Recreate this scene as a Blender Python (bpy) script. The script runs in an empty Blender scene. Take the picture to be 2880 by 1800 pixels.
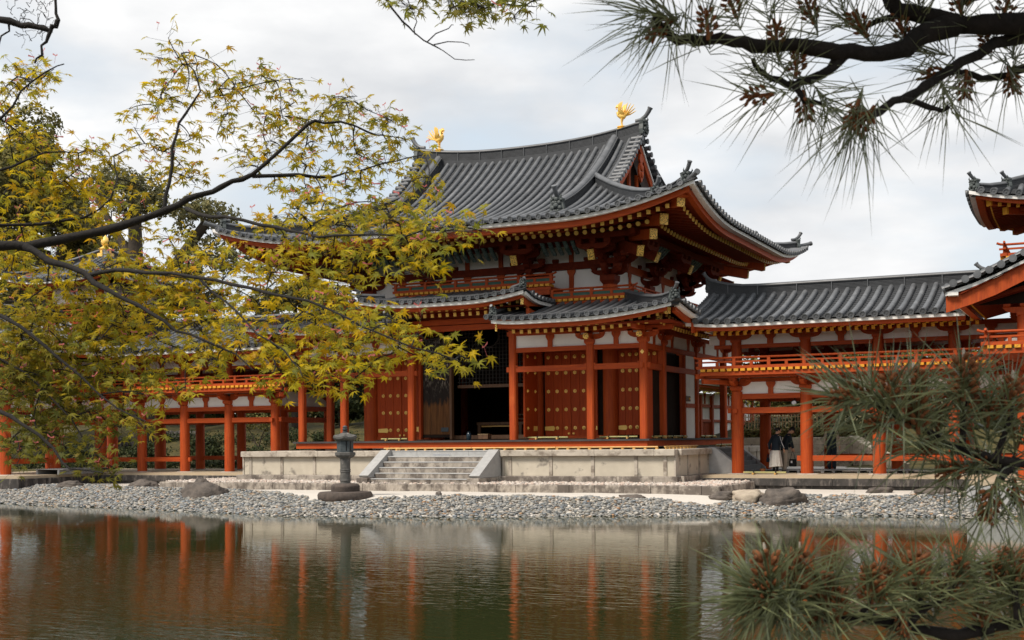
import bpy, math, random
import numpy as np
from mathutils import Vector, Matrix
random.seed(7)
rng = np.random.default_rng(7)
S = bpy.context.scene
COL = S.collection
V = Vector
R = math.radians
ID = Matrix.Identity(4)

# ------------------------------------------------------------------ camera
CAM = np.array([21.6355, -40.9057, 1.3046])
YAW, PITCH, ROLL, FPX, SHY = -0.446475, 0.011964, -0.009679, 3507.18, 291.63
_s, _c = math.sin(YAW), math.cos(YAW)
_r = np.array([_c, -_s, 0.]); _f = np.array([_s, _c, 0.]); _u = np.array([0, 0, 1.])
FW = _f*math.cos(PITCH)+_u*math.sin(PITCH); _u2 = -_f*math.sin(PITCH)+_u*math.cos(PITCH)
RT = _r*math.cos(ROLL)+_u2*math.sin(ROLL); UP = -_r*math.sin(ROLL)+_u2*math.cos(ROLL)
cd = bpy.data.cameras.new('camera'); cam = bpy.data.objects.new('camera', cd); COL.objects.link(cam)
cam.matrix_world = Matrix(((RT[0], UP[0], -FW[0], CAM[0]), (RT[1], UP[1], -FW[1], CAM[1]), (RT[2], UP[2], -FW[2], CAM[2]), (0, 0, 0, 1)))
cd.sensor_width = 36; cd.sensor_fit = 'HORIZONTAL'; cd.lens = FPX/2880*36; cd.shift_y = SHY/2880
cd.clip_start = .1; cd.clip_end = 3000
cd.dof.use_dof = True; cd.dof.focus_distance = 42; cd.dof.aperture_fstop = 17
S.camera = cam

def at(px, py, d):
    """the point seen at photograph pixel (px, py), d metres in front of the camera"""
    p = CAM + d*(FW + RT*(px-1440)/FPX - UP*(py-900-SHY)/FPX)
    return V(p)

# ------------------------------------------------------------------ sky, sun, exposure
SUN_EL, SUN_AZ = R(51), R(208)          # azimuth from +Y towards +X: behind and to the left of the viewer
w = bpy.data.worlds.new('World'); S.world = w; w.use_nodes = True
nt = w.node_tree; nt.nodes.clear()
def N(t, **k):
    n = nt.nodes.new(t)
    for a, b in k.items(): setattr(n, a, b)
    return n
sky = N('ShaderNodeTexSky', sky_type='NISHITA', sun_disc=False, sun_elevation=SUN_EL, sun_rotation=SUN_AZ)
tc = N('ShaderNodeTexCoord'); mp = N('ShaderNodeMapping'); mp.inputs['Scale'].default_value = (1, 1, 2.6)
n1 = N('ShaderNodeTexNoise'); n1.inputs['Scale'].default_value = 2.6; n1.inputs['Detail'].default_value = 7; n1.inputs['Roughness'].default_value = .52; n1.inputs['Distortion'].default_value = .25
n2 = N('ShaderNodeTexNoise'); n2.inputs['Scale'].default_value = 5.2; n2.inputs['Detail'].default_value = 6; n2.inputs['Roughness'].default_value = .5
cr = N('ShaderNodeValToRGB'); cr.color_ramp.elements[0].position = .36; cr.color_ramp.elements[1].position = .52
c2 = N('ShaderNodeValToRGB'); e = c2.color_ramp.elements; e[0].position = .34; e[0].color = (.70, .72, .75, 1); e[1].position = .62; e[1].color = (1.0, 1.0, 1.0, 1)
sc_ = N('ShaderNodeVectorMath', operation='SCALE'); sc_.inputs['Scale'].default_value = 8.4
mx = N('ShaderNodeMix', data_type='RGBA')
hz = N('ShaderNodeMix', data_type='RGBA'); hz.inputs[0].default_value = .7; hz.inputs[7].default_value = (7.0, 7.7, 8.2, 1)
bg = N('ShaderNodeBackground'); bg.inputs[1].default_value = .1
out = N('ShaderNodeOutputWorld'); L = nt.links.new
L(tc.outputs['Generated'], mp.inputs[0]); L(mp.outputs[0], n1.inputs[0]); L(mp.outputs[0], n2.inputs[0])
L(n1.outputs[0], cr.inputs[0]); L(n2.outputs[0], c2.inputs[0]); L(c2.outputs[0], sc_.inputs[0])
L(sky.outputs[0], hz.inputs[6]); L(hz.outputs[2], mx.inputs[6]); L(sc_.outputs[0], mx.inputs[7]); L(cr.outputs[0], mx.inputs[0])
L(mx.outputs[2], bg.inputs[0]); L(bg.outputs[0], out.inputs[0])
sl = bpy.data.lights.new('sun', 'SUN'); sl.energy = 3.4; sl.angle = R(16); sl.color = (1, .91, .80)
so = bpy.data.objects.new('sun', sl); COL.objects.link(so)
sd = V((math.sin(SUN_AZ)*math.cos(SUN_EL), math.cos(SUN_AZ)*math.cos(SUN_EL), math.sin(SUN_EL)))
so.rotation_euler = sd.to_track_quat('Z', 'Y').to_euler(); so.location = (0, -60, 60)
S.view_settings.view_transform = 'Standard'; S.view_settings.look = 'None'
S.view_settings.exposure = 0.28; S.view_settings.gamma = 1.0; S.view_settings.use_curve_mapping = False
S.render.engine = 'CYCLES'
try:
    S.cycles.use_denoising = True; S.cycles.denoiser = 'OPENIMAGEDENOISE'
except Exception: pass
S.cycles.max_bounces = 7; S.cycles.transparent_max_bounces = 6; S.cycles.caustics_reflective = False; S.cycles.caustics_refractive = False
S.cycles.sample_clamp_indirect = 6

# ------------------------------------------------------------------ helpers
W = {}
def place(o, parent=None, M=ID):
    COL.objects.link(o)
    if parent is not None:
        o.parent = parent; o.matrix_parent_inverse = W[parent.name].inverted()
    o.matrix_basis = M; W[o.name] = M.copy()
    return o
def tag(o, label=None, cat=None, group=None, kind=None):
    if label: o['label'] = label
    if cat: o['category'] = cat
    if group: o['group'] = group
    if kind: o['kind'] = kind
    return o
def thing(name, label, cat, loc=(0, 0, 0), group=None):
    o = bpy.data.objects.new(name, None); o.empty_display_size = .3
    place(o, None, Matrix.Translation(loc)); return tag(o, label, cat, group)
def put(name, me, parent=None, M=ID, label=None, kind=None):
    o = bpy.data.objects.new(name, me); place(o, parent, M)
    if label: o['label'] = label
    if kind: o['kind'] = kind
    return o
def T(x, y, z): return Matrix.Translation((x, y, z))
def frame(o, x, y, z):
    x, y, z, o = V(x), V(y), V(z), V(o)
    return Matrix(((x.x, y.x, z.x, o.x), (x.y, y.y, z.y, o.y), (x.z, y.z, z.z, o.z), (0, 0, 0, 1)))
def along(p0, p1, up=(0, 0, 1)):
    """frame at p0 whose +Y runs to p1 and whose Z is as near to up as possible"""
    p0, p1 = V(p0), V(p1); y = (p1-p0).normalized(); u = V(up)
    if abs(y.dot(u)) > .99: u = V((0, 1, 0)) if abs(y.y) < .9 else V((1, 0, 0))
    x = y.cross(u).normalized(); z = x.cross(y)
    return frame(p0, x, y, z)
BOXF = ((0, 3, 2, 1), (4, 5, 6, 7), (0, 1, 5, 4), (1, 2, 6, 5), (2, 3, 7, 6), (3, 0, 4, 7))
class MB:
    def __init__(s): s.v = []; s.f = []
    def add(s, vs, fs, M=None):
        b = len(s.v)
        if M is not None: vs = [M @ V(p) for p in vs]
        s.v += [tuple(p) for p in vs]; s.f += [tuple(i+b for i in f) for f in fs]; return s
    def box(s, x0, x1, y0, y1, z0, z1, M=None):
        if x0 > x1: x0, x1 = x1, x0
        if y0 > y1: y0, y1 = y1, y0
        return s.add([(x0, y0, z0), (x1, y0, z0), (x1, y1, z0), (x0, y1, z0), (x0, y0, z1), (x1, y0, z1), (x1, y1, z1), (x0, y1, z1)], BOXF, M)
    def bev(s, x0, x1, y0, y1, z0, z1, b=.02, M=None):
        """box with its upper edges bevelled"""
        if x0 > x1: x0, x1 = x1, x0
        if y0 > y1: y0, y1 = y1, y0
        vs = [(x0, y0, z0), (x1, y0, z0), (x1, y1, z0), (x0, y1, z0), (x0, y0, z1-b), (x1, y0, z1-b), (x1, y1, z1-b), (x0, y1, z1-b),
              (x0+b, y0+b, z1), (x1-b, y0+b, z1), (x1-b, y1-b, z1), (x0+b, y1-b, z1)]
        fs = [(0, 3, 2, 1), (8, 9, 10, 11)] + [(i, (i+1) % 4, 4+(i+1) % 4, 4+i) for i in range(4)] + [(4+i, 4+(i+1) % 4, 8+(i+1) % 4, 8+i) for i in range(4)]
        return s.add(vs, fs, M)
    def frustum(s, cx, cy, z0, z1, a0, a1, M=None):
        vs = [(cx+i*a*.5, cy+j*a*.5, z) for z, a in ((z0, a0), (z1, a1)) for i, j in ((-1, -1), (1, -1), (1, 1), (-1, 1))]
        return s.add(vs, BOXF, M)
    def beam(s, p0, p1, w, h, up=(0, 0, 1)):
        M = along(p0, p1, up); l = (V(p1)-V(p0)).length
        return s.box(-w/2, w/2, 0, l, -h/2, h/2, M)
    def tube(s, pts, rad, n=8, caps=True):
        pts = [V(p) for p in pts]; k = len(pts)
        if not hasattr(rad, '__len__'): rad = [rad]*k
        ref = None; b = len(s.v)
        for i, p in enumerate(pts):
            t = (pts[min(i+1, k-1)]-pts[max(i-1, 0)])
            t = t.normalized() if t.length > 1e-9 else V((0, 0, 1))
            if ref is None:
                ref = V((0, 0, 1)) if abs(t.z) < .9 else V((1, 0, 0))
            x = t.cross(ref)
            if x.length < 1e-6: x = t.cross(V((0, 1, 0)))
            x.normalize(); y = t.cross(x).normalized(); ref = -y if False else ref
            for j in range(n):
                a = 2*math.pi*j/n
                s.v.append(tuple(p+(x*math.cos(a)+y*math.sin(a))*rad[i]))
        for i in range(k-1):
            for j in range(n):
                s.f.append((b+i*n+j, b+i*n+(j+1) % n, b+(i+1)*n+(j+1) % n, b+(i+1)*n+j))
        if caps:
            s.f.append(tuple(b+j for j in range(n))[::-1]); s.f.append(tuple(b+(k-1)*n+j for j in range(n)))
        return s
    def cyl(s, p0, p1, r0, r1=None, n=12): return s.tube([p0, p1], [r0, r0 if r1 is None else r1], n)
    def lathe(s, prof, n=12, M=None, sq=None):
        b = []; fs = []
        for r, z in prof:
            for j in range(n):
                a = 2*math.pi*(j+.5)/n
                k = sq(a) if sq else 1
                b.append((r*k*math.cos(a), r*k*math.sin(a), z))
        m = len(prof)
        for i in range(m-1):
            for j in range(n): fs.append((i*n+j, i*n+(j+1) % n, (i+1)*n+(j+1) % n, (i+1)*n+j))
        fs.append(tuple(range(n))[::-1]); fs.append(tuple((m-1)*n+j for j in range(n)))
        return s.add(b, fs, M)
    def ball(s, c, rx, ry=None, rz=None, n=8, m=6, M=None):
        ry = rx if ry is None else ry; rz = rx if rz is None else rz
        vs = [(0, 0, -rz)]; fs = []
        for i in range(1, m):
            p = -math.pi/2+math.pi*i/m
            for j in range(n):
                a = 2*math.pi*j/n; vs.append((rx*math.cos(p)*math.cos(a), ry*math.cos(p)*math.sin(a), rz*math.sin(p)))
        vs.append((0, 0, rz)); top = len(vs)-1
        for j in range(n):
            fs.append((0, 1+(j+1) % n, 1+j)); fs.append((top, top-n+j, top-n+(j+1) % n))
            for i in range(m-2): fs.append((1+i*n+j, 1+i*n+(j+1) % n, 1+(i+1)*n+(j+1) % n, 1+(i+1)*n+j))
        MM = Matrix.Translation(c) @ (M if M is not None else ID)
        return s.add(vs, fs, MM)
    def prism(s, poly, d0, d1, M=None):
        """polygon in local XZ, extruded along local Y from d0 to d1"""
        n = len(poly); vs = [(x, d0, z) for x, z in poly]+[(x, d1, z) for x, z in poly]
        fs = [tuple(range(n)), tuple(range(2*n-1, n-1, -1))]+[(i, i+n, (i+1) % n+n, (i+1) % n) for i in range(n)]
        return s.add(vs, fs, M)
    def sweep(s, rings, closed=True, caps=True):
        """rings: list of equal-length point lists; skins between them"""
        b = len(s.v); n = len(rings[0])
        for r in rings: s.v += [tuple(p) for p in r]
        for i in range(len(rings)-1):
            for j in range(n if closed else n-1):
                s.f.append((b+i*n+j, b+i*n+(j+1) % n, b+(i+1)*n+(j+1) % n, b+(i+1)*n+j))
        if caps and closed:
            s.f.append(tuple(b+j for j in range(n))[::-1]); s.f.append(tuple(b+(len(rings)-1)*n+j for j in range(n)))
        return s
    def mesh(s, name, m, smooth=None):
        me = bpy.data.meshes.new(name); me.from_pydata(s.v, [], s.f)
        me.materials.append(m)
        if smooth:
            me.shade_smooth(); me.set_sharp_from_angle(angle=R(smooth))
        return me
    def obj(s, name, m, parent=None, smooth=None, label=None, kind=None):
        return put(name, s.mesh(name, m, smooth), parent, ID, label, kind)
def npmesh(name, verts, faces, m, smooth=False, tint=None):
    """big mesh from numpy arrays: verts (n,3), faces (k,3 or 4)"""
    me = bpy.data.meshes.new(name); verts = np.ascontiguousarray(verts, np.float32); faces = np.ascontiguousarray(faces, np.int32)
    k, q = faces.shape
    me.vertices.add(len(verts)); me.vertices.foreach_set('co', verts.ravel())
    me.loops.add(k*q); me.loops.foreach_set('vertex_index', faces.ravel())
    me.polygons.add(k); me.polygons.foreach_set('loop_start', np.arange(0, k*q, q, dtype=np.int32)); me.polygons.foreach_set('loop_total', np.full(k, q, np.int32))
    if smooth: me.polygons.foreach_set('use_smooth', np.ones(k, bool))
    if tint is not None:
        a = me.attributes.new('tint', 'FLOAT_COLOR', 'POINT'); t = np.ones((len(verts), 4), np.float32); t[:, :3] = tint; a.data.foreach_set('color', t.ravel())
    me.materials.append(m); me.update(calc_edges=True); return me

# ------------------------------------------------------------------ materials
def mat(name, c1, c2=None, scale=4, stretch=(1, 1, 1), rough=.6, bump=.0, bscale=None, metal=0, stain=None, stain2=None, tint=False, rand=0, spec=.4, trans=0, detail=6, bdist=.01):
    m = bpy.data.materials.new(name); m.use_nodes = True; t = m.node_tree; t.nodes.clear(); l = t.links.new
    def n(k, **a):
        x = t.nodes.new(k)
        for p, q in a.items(): setattr(x, p, q)
        return x
    o = n('ShaderNodeOutputMaterial'); b = n('ShaderNodeBsdfPrincipled')
    b.inputs['Roughness'].default_value = rough; b.inputs['Metallic'].default_value = metal; b.inputs['Specular IOR Level'].default_value = spec
    g = n('ShaderNodeNewGeometry'); mp_ = n('ShaderNodeMapping'); mp_.inputs['Scale'].default_value = stretch; l(g.outputs['Position'], mp_.inputs[0])
    no = n('ShaderNodeTexNoise'); no.inputs['Scale'].default_value = scale; no.inputs['Detail'].default_value = detail; no.inputs['Roughness'].default_value = .6; l(mp_.outputs[0], no.inputs[0])
    if c2 is None: c2 = tuple(x*.75 for x in c1)
    r = n('ShaderNodeValToRGB'); r.color_ramp.elements[0].position = .3; r.color_ramp.elements[1].position = .7
    r.color_ramp.elements[0].color = (*c2, 1); r.color_ramp.elements[1].color = (*c1, 1); l(no.outputs[0], r.inputs[0]); col = r.outputs[0]
    for st in (stain, stain2):
        if st:
            sc, ss, lo, hi, cc, amt = st
            m2 = n('ShaderNodeMapping'); m2.inputs['Scale'].default_value = ss; l(g.outputs['Position'], m2.inputs[0])
            nn = n('ShaderNodeTexNoise'); nn.inputs['Scale'].default_value = sc; nn.inputs['Detail'].default_value = 8; nn.inputs['Roughness'].default_value = .65; l(m2.outputs[0], nn.inputs[0])
            rr = n('ShaderNodeMapRange'); rr.inputs[1].default_value = lo; rr.inputs[2].default_value = hi; rr.inputs[4].default_value = amt; l(nn.outputs[0], rr.inputs[0])
            mm = n('ShaderNodeMix', data_type='RGBA'); l(rr.outputs[0], mm.inputs[0]); l(col, mm.inputs[6]); mm.inputs[7].default_value = (*cc, 1); col = mm.outputs[2]
    if tint:
        at_ = n('ShaderNodeAttribute', attribute_name='tint'); mm = n('ShaderNodeMix', data_type='RGBA', blend_type='MULTIPLY'); mm.inputs[0].default_value = 1
        l(col, mm.inputs[6]); l(at_.outputs['Color'], mm.inputs[7]); col = mm.outputs[2]
    if rand:
        oi = n('ShaderNodeObjectInfo'); rr = n('ShaderNodeMapRange'); rr.inputs[3].default_value = 1-rand; rr.inputs[4].default_value = 1+rand; l(oi.outputs['Random'], rr.inputs[0])
        mm = n('ShaderNodeVectorMath', operation='SCALE'); l(col, mm.inputs[0]); l(rr.outputs[0], mm.inputs['Scale']); col = mm.outputs[0]
    l(col, b.inputs['Base Color'])
    if bump:
        bs = n('ShaderNodeTexNoise'); bs.inputs['Scale'].default_value = bscale or scale*3; bs.inputs['Detail'].default_value = 5; l(mp_.outputs[0], bs.inputs[0])
        bp = n('ShaderNodeBump'); bp.inputs['Strength'].default_value = bump; bp.inputs['Distance'].default_value = bdist; l(bs.outputs[0], bp.inputs['Height']); l(bp.outputs[0], b.inputs['Normal'])
    if trans:
        tr = n('ShaderNodeBsdfTranslucent'); l(col, tr.inputs[0]); ms = n('ShaderNodeMixShader'); ms.inputs[0].default_value = trans
        l(b.outputs[0], ms.inputs[1]); l(tr.outputs[0], ms.inputs[2]); l(ms.outputs[0], o.inputs[0])
    else: l(b.outputs[0], o.inputs[0])
    return m
RED = mat('vermilion_paint', (.47, .078, .010), (.33, .046, .009), 3, (6, 6, .5), .62, .35, 14, stain=(5, (9, 9, .35), .55, .70, (.20, .03, .010), .7), stain2=(1.3, (1, 1, .8), .58, .75, (.56, .14, .03), .4), spec=.25)
REDH = mat('vermilion_beam_paint', (.47, .078, .010), (.33, .046, .009), 3, (.5, 6, 6), .62, .35, 14, stain=(5, (.35, 9, 9), .55, .70, (.20, .03, .010), .7), stain2=(1.3, (.8, 1, 1), .58, .75, (.56, .14, .03), .4), spec=.25)
REDY = mat('shaded_rafter_vermilion', (.25, .036, .008), (.17, .023, .007), 3, (3, 3, 3), .7, spec=.15)  # vermilion darkened so the colour itself carries the shade under the eaves
BRK = mat('shaded_bracket_vermilion', (.20, .029, .009), (.12, .018, .007), 3, (3, 3, 3), .7, spec=.15)  # same vermilion, darker still: eave shade put into the bracket colour
DOORRED = mat('dark_red_door_paint', (.46, .068, .011), (.34, .047, .010), 3, (6, 6, .4), .6, .2, 10, rand=.10, spec=.2, stain=(4, (8, 8, .4), .56, .72, (.13, .02, .008), .6))
WHITE = mat('white_plaster', (.90, .87, .82), (.83, .80, .76), 1.5, rough=.85, stain=(2.5, (1, 1, .5), .58, .8, (.5, .48, .45), .35))
BOARD = mat('pale_eave_board', (.90, .88, .84), (.76, .74, .71), 5, (1, 1, 1), .8, stain=(9, (1, 1, 1), .58, .72, (.22, .20, .19), .5))
TILE = mat('grey_roof_tile', (.132, .137, .145), (.082, .087, .093), 2.2, (1, 1, 1), .45, .12, 30, rand=.16, spec=.5, stain=(1.1, (1, 1, 1), .55, .75, (.21, .215, .22), .5))
TILED = mat('dark_pan_tile', (.052, .055, .060), (.032, .034, .037), 3, rough=.55, spec=.4)
ONI = mat('weathered_ridge_tile', (.10, .115, .112), (.05, .058, .056), 9, rough=.6, bump=.6, bscale=25)
def goldmat(name, pattern):
    m = mat(name, (1.0, .66, .16), (.94, .57, .11), 8, rough=.4, metal=.05, spec=.6)
    if pattern:
        t = m.node_tree; b = [x for x in t.nodes if x.type == 'BSDF_PRINCIPLED'][0]; l = t.links.new
        g = t.nodes.new('ShaderNodeNewGeometry'); v = t.nodes.new('ShaderNodeTexNoise'); v.inputs['Scale'].default_value = pattern; v.inputs['Detail'].default_value = 1; l(g.outputs['Position'], v.inputs[0])
        r = t.nodes.new('ShaderNodeValToRGB'); r.color_ramp.elements[0].position = .41; r.color_ramp.elements[1].position = .46
        r.color_ramp.elements[0].color = (.10, .04, .012, 1); r.color_ramp.elements[1].color = (1.0, .63, .13, 1); l(v.outputs[0], r.inputs[0]); l(r.outputs[0], b.inputs['Base Color'])
        b.inputs['Metallic'].default_value = .12
    return m
GOLD = goldmat('gilt_metal', 0)
GOLDP = goldmat('openwork_gilt_plate', 30)
YEL = mat('ochre_end_paint', (.78, .36, .025), (.66, .29, .02), 9, rough=.6)
GREEN = mat('green_slat_paint', (.055, .17, .125), (.04, .12, .09), 5, (1, 1, 1), .6)
COVE = mat('painted_cove_rib', (.20, .26, .25), (.025, .07, .066), 11, rough=.7, detail=2)
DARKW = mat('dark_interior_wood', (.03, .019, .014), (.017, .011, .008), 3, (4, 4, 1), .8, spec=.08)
BROWNW = mat('brown_worn_wood', (.17, .085, .04), (.09, .045, .022), 3, (4, 4, .6), .6, .2, 12)
OLDDOOR = mat('weathered_bare_door', (.20, .080, .022), (.085, .034, .013), 2.2, (6, 6, .5), .65, .4, 12, stain2=(7, (3, 3, .6), .52, .60, (.36, .30, .24), .85), spec=.2)
def _door_wear(m):
    """soot-black band across the middle of the old leaf, bare brown wood below it, flaking grey above"""
    t = m.node_tree; l = t.links.new; b = [x for x in t.nodes if x.type == 'BSDF_PRINCIPLED'][0]; mixes = [x for x in t.nodes if x.type == 'MIX']
    g = t.nodes.new('ShaderNodeNewGeometry'); n = t.nodes.new('ShaderNodeTexNoise'); n.inputs['Scale'].default_value = 3; n.inputs['Detail'].default_value = 6; mp_ = t.nodes.new('ShaderNodeMapping'); mp_.inputs['Scale'].default_value = (2, 2, .6); l(g.outputs['Position'], mp_.inputs[0]); l(mp_.outputs[0], n.inputs[0])
    s_ = t.nodes.new('ShaderNodeSeparateXYZ'); l(g.outputs['Position'], s_.inputs[0]); a = t.nodes.new('ShaderNodeMath'); a.operation = 'MULTIPLY_ADD'; a.inputs[1].default_value = 1.3; l(n.outputs[0], a.inputs[0]); l(s_.outputs['Z'], a.inputs[2])
    lo = t.nodes.new('ShaderNodeMapRange'); lo.inputs[1].default_value = 3.2; lo.inputs[2].default_value = 3.5; l(a.outputs[0], lo.inputs[0])
    up = t.nodes.new('ShaderNodeMapRange'); up.inputs[1].default_value = 3.7; up.inputs[2].default_value = 4.5; l(a.outputs[0], up.inputs[0])
    k = mixes[-1]; src = k.inputs[0].links[0].from_socket; m1 = t.nodes.new('ShaderNodeMath'); m1.operation = 'MULTIPLY'; l(src, m1.inputs[0]); l(up.outputs[0], m1.inputs[1]); l(m1.outputs[0], k.inputs[0])
    d = t.nodes.new('ShaderNodeMix'); d.data_type = 'RGBA'; base = k.inputs[6].links[0].from_socket; l(lo.outputs[0], d.inputs[0]); l(base, d.inputs[6]); d.inputs[7].default_value = (.022, .016, .013, 1); l(d.outputs[2], k.inputs[6])
_door_wear(OLDDOOR)
DECK = mat('weathered_deck_edge', (.06, .055, .055), (.03, .028, .03), 4, (.5, 3, 1), .6)
STONE = mat('pale_granite', (.50, .445, .37), (.38, .335, .275), 3, rough=.85, bump=.3, bscale=40, stain=(1.7, (1, 1, 1.4), .50, .62, (.17, .135, .105), .8), rand=.06, stain2=(9, (1, 1, 1), .60, .72, (.24, .2, .16), .5))
PANEL = mat('smooth_stone_panel', (.55, .495, .40), (.47, .42, .335), 2.4, rough=.85, bump=.2, bscale=50, rand=.05, stain=(1.5, (1, 1, 1.2), .58, .66, (.17, .15, .13), .8), stain2=(14, (1, 1, 1), .66, .74, (.3, .26, .21), .6))
STAINED = mat('blackened_granite', (.42, .37, .31), (.27, .235, .20), 5, (1, 1, .9), .85, .4, 30, stain=(1.9, (1, 1, .9), .45, .58, (.095, .077, .065), .88), stain2=(7, (1, 1, .5), .52, .66, (.10, .085, .07), .7), rand=.12)
DARKST = mat('dark_base_stone', (.062, .055, .05), (.026, .024, .022), 4, (1, 1, .7), .85, .4, 30, stain=(3.5, (1.5, 1.5, .5), .50, .66, (.22, .19, .165), .75), rand=.1)
LANT = mat('old_lantern_stone', (.13, .125, .115), (.07, .068, .064), 9, rough=.9, bump=.5, bscale=40, stain=(5, (1, 1, 1), .57, .68, (.30, .265, .24), .7))
LANTB = mat('mossy_lantern_stone', (.115, .09, .075), (.06, .048, .042), 9, rough=.9, bump=.5, bscale=40)
BRONZE = mat('dark_lantern_box', (.07, .085, .09), (.045, .055, .06), 8, rough=.6)
CAPST = mat('new_grey_stone', (.42, .42, .41), (.34, .34, .335), 6, rough=.8, bump=.2, bscale=40, rand=.05)
ASHST = mat('dark_grey_step', (.16, .17, .175), (.12, .125, .13), 4, rough=.7, rand=.06)
SAND = mat('pale_sand', (.62, .58, .52), (.55, .51, .455), 14, rough=.95, bump=.3, bscale=90)
FLOOR = mat('tan_floor_screed', (.46, .37, .25), (.38, .31, .22), 2, rough=.9, bump=.1, bscale=40)
MUD = mat('pond_bed_ground', (.16, .14, .11), (.10, .09, .07), 3, rough=.95)
PEB = mat('river_pebble', (1, 1, 1), (.82, .82, .82), 9, rough=.75, tint=True, spec=.3)
MOSS = mat('mossy_lawn', (.10, .076, .017), (.026, .028, .010), 3.1, rough=.95, bump=.6, bscale=12, bdist=.05, detail=9)
ROCK = mat('garden_rock', (.15, .125, .105), (.06, .052, .047), 3.5, rough=.9, bump=.8, bscale=14, bdist=.03, stain=(4, (1, 1, 1), .6, .7, (.28, .25, .22), .5))
ROCKL = mat('pale_garden_rock', (.46, .39, .30), (.28, .23, .18), 5, rough=.9, bump=.7, bscale=16, bdist=.03)
WALLST = mat('retaining_wall_block', (.50, .435, .335), (.34, .29, .225), 3, rough=.9, bump=.4, bscale=30, rand=.14, stain=(2.3, (1, 1, 1), .55, .64, (.085, .075, .07), .8))
BAMB = mat('gold_bamboo', (.66, .40, .13), (.52, .29, .08), 5, rough=.45, rand=.1)
BAMG = mat('green_bamboo', (.42, .38, .15), (.32, .30, .12), 5, rough=.45)
BAMD = mat('dry_bamboo', (.55, .38, .20), (.34, .22, .11), 5, rough=.6, rand=.15)
ROPE = mat('black_palm_rope', (.015, .014, .013), (.01, .01, .01), 9, rough=.9)
BARK = mat('maple_bark', (.020, .017, .015), (.010, .009, .008), 20, rough=.9, bump=.5, bscale=60)
PBARK = mat('pine_bark', (.030, .024, .021), (.010, .008, .007), 30, (1, 1, 1), .95, .9, 50, bdist=.01)
TBARK = mat('camphor_bark', (.075, .058, .042), (.04, .032, .025), 3, rough=.95, bump=.5, bscale=9, bdist=.05)
LEAF = mat('young_maple_leaf', (1, 1, 1), (.86, .86, .86), 30, rough=.5, tint=True, trans=.6, spec=.3)
SEED = mat('pink_maple_key', (.75, .22, .22), (.6, .16, .15), 30, rough=.6, trans=.4)
BGLEAF = mat('tree_foliage', (1, 1, 1), (.7, .7, .7), 1.5, rough=.75, tint=True, trans=.25, spec=.25)
NEED = mat('pine_needle', (.27, .295, .14), (.06, .075, .036), 22, rough=.34, spec=.55, trans=.04)
CONE = mat('orange_pollen_cone', (.30, .105, .03), (.10, .036, .013), 120, rough=.75)
BUD = mat('pale_pine_bud', (.50, .43, .34), (.40, .34, .27), 40, rough=.8)
SKIN = mat('skin', (.60, .36, .25), (.54, .31, .21), 8, rough=.55)
def flat(name, c, rough=.7, metal=0): return mat(name, c, tuple(x*.86 for x in c), 12, rough=rough, metal=metal)
BLACK = flat('black_cloth', (.012, .013, .015), .85); NAVY = flat('navy_cloth', (.012, .022, .034), .85); CREAM = flat('ivory_skirt_cloth', (.78, .74, .67), .85)
SHIRT = flat('beige_shirt_cloth', (.50, .44, .36), .85); HAIR = flat('black_hair', (.010, .009, .008), .5); WPLAS = flat('white_plastic', (.78, .78, .8), .4)
TEAL = flat('blue_glaze', (.008, .022, .032), .2); TERRA = flat('terracotta', (.33, .13, .05), .8); STEEL = flat('silver_metal', (.55, .56, .58), .35, .7); BOARDW = mat('grey_boardwalk', (.30, .30, .30), (.22, .22, .22), 3, (.5, 4, 1), .8)

# ------------------------------------------------------------------ ground, beach, pond
SHX = [-60, -30, -22, -15.7, -6.6, -.35, 6.2, 11.4, 15.1, 19.5, 40]
SHY_ = [-3, -4.5, -5.5, -7.1, -8.8, -10.4, -8.8, -6.6, -5.4, -5.6, -5.5]
WATER = -.92
def shore(x): return np.interp(x, SHX, SHY_)
def terr(x, y):
    d = y-shore(x)
    return np.where(d > 0, np.minimum(-.46, WATER+.14*d), np.maximum(-2.4, WATER+.25*d))
def grid(xs, ys, zf):
    X, Y = np.meshgrid(xs, ys); Z = zf(X, Y); n, m = X.shape
    v = np.stack([X, Y, Z], -1).reshape(-1, 3); i = np.arange(n*m).reshape(n, m)
    f = np.stack([i[:-1, :-1], i[:-1, 1:], i[1:, 1:], i[1:, :-1]], -1).reshape(-1, 4); return v, f
v, f = grid(np.linspace(-60, 60, 241), np.linspace(-16, 10, 66), lambda x, y: terr(x, y)+.012*np.sin(x*2.1)*np.cos(y*1.7+x)*(terr(x, y) > -.6))
put('sand_court', npmesh('sand_court', v, f, SAND, True), kind='structure')
def sstep(a, b, x):
    t = np.clip((x-a)/(b-a), 0, 1); return t*t*(3-2*t)
def back(x, y):
    left = -.1+2.5*sstep(11, 26, y)+1.5*sstep(26, 60, y)+.18*np.sin(x*.6)*sstep(11, 16, y)
    right = np.where(y < 14.95, -.06, 1.22)+2.5*sstep(20, 50, y)
    rs = -.06+2.6*sstep(11, 24, y)
    a = sstep(-6, 0, x); b = sstep(11.2, 13.5, x)
    return np.where(y < 6.47, -.7, left*(1-a)+a*(right*(1-b)+rs*b))
xs = np.concatenate([np.linspace(-400, -60, 12), np.linspace(-58, 50, 160), np.linspace(60, 400, 12)]); ys = np.concatenate([[6.45], np.linspace(6.5, 14.9, 22), np.linspace(14.98, 60, 70), np.linspace(70, 600, 14)])
v, f = grid(xs, ys, back); put('garden_ground', npmesh('garden_ground', v, f, MOSS, True), kind='structure')
v, f = grid(np.linspace(6, 13, 30), np.linspace(8.5, 14.9, 12), lambda x, y: -.045+0*x); put('gravel_path', npmesh('gravel_path', v, f, SAND), kind='structure')
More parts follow.
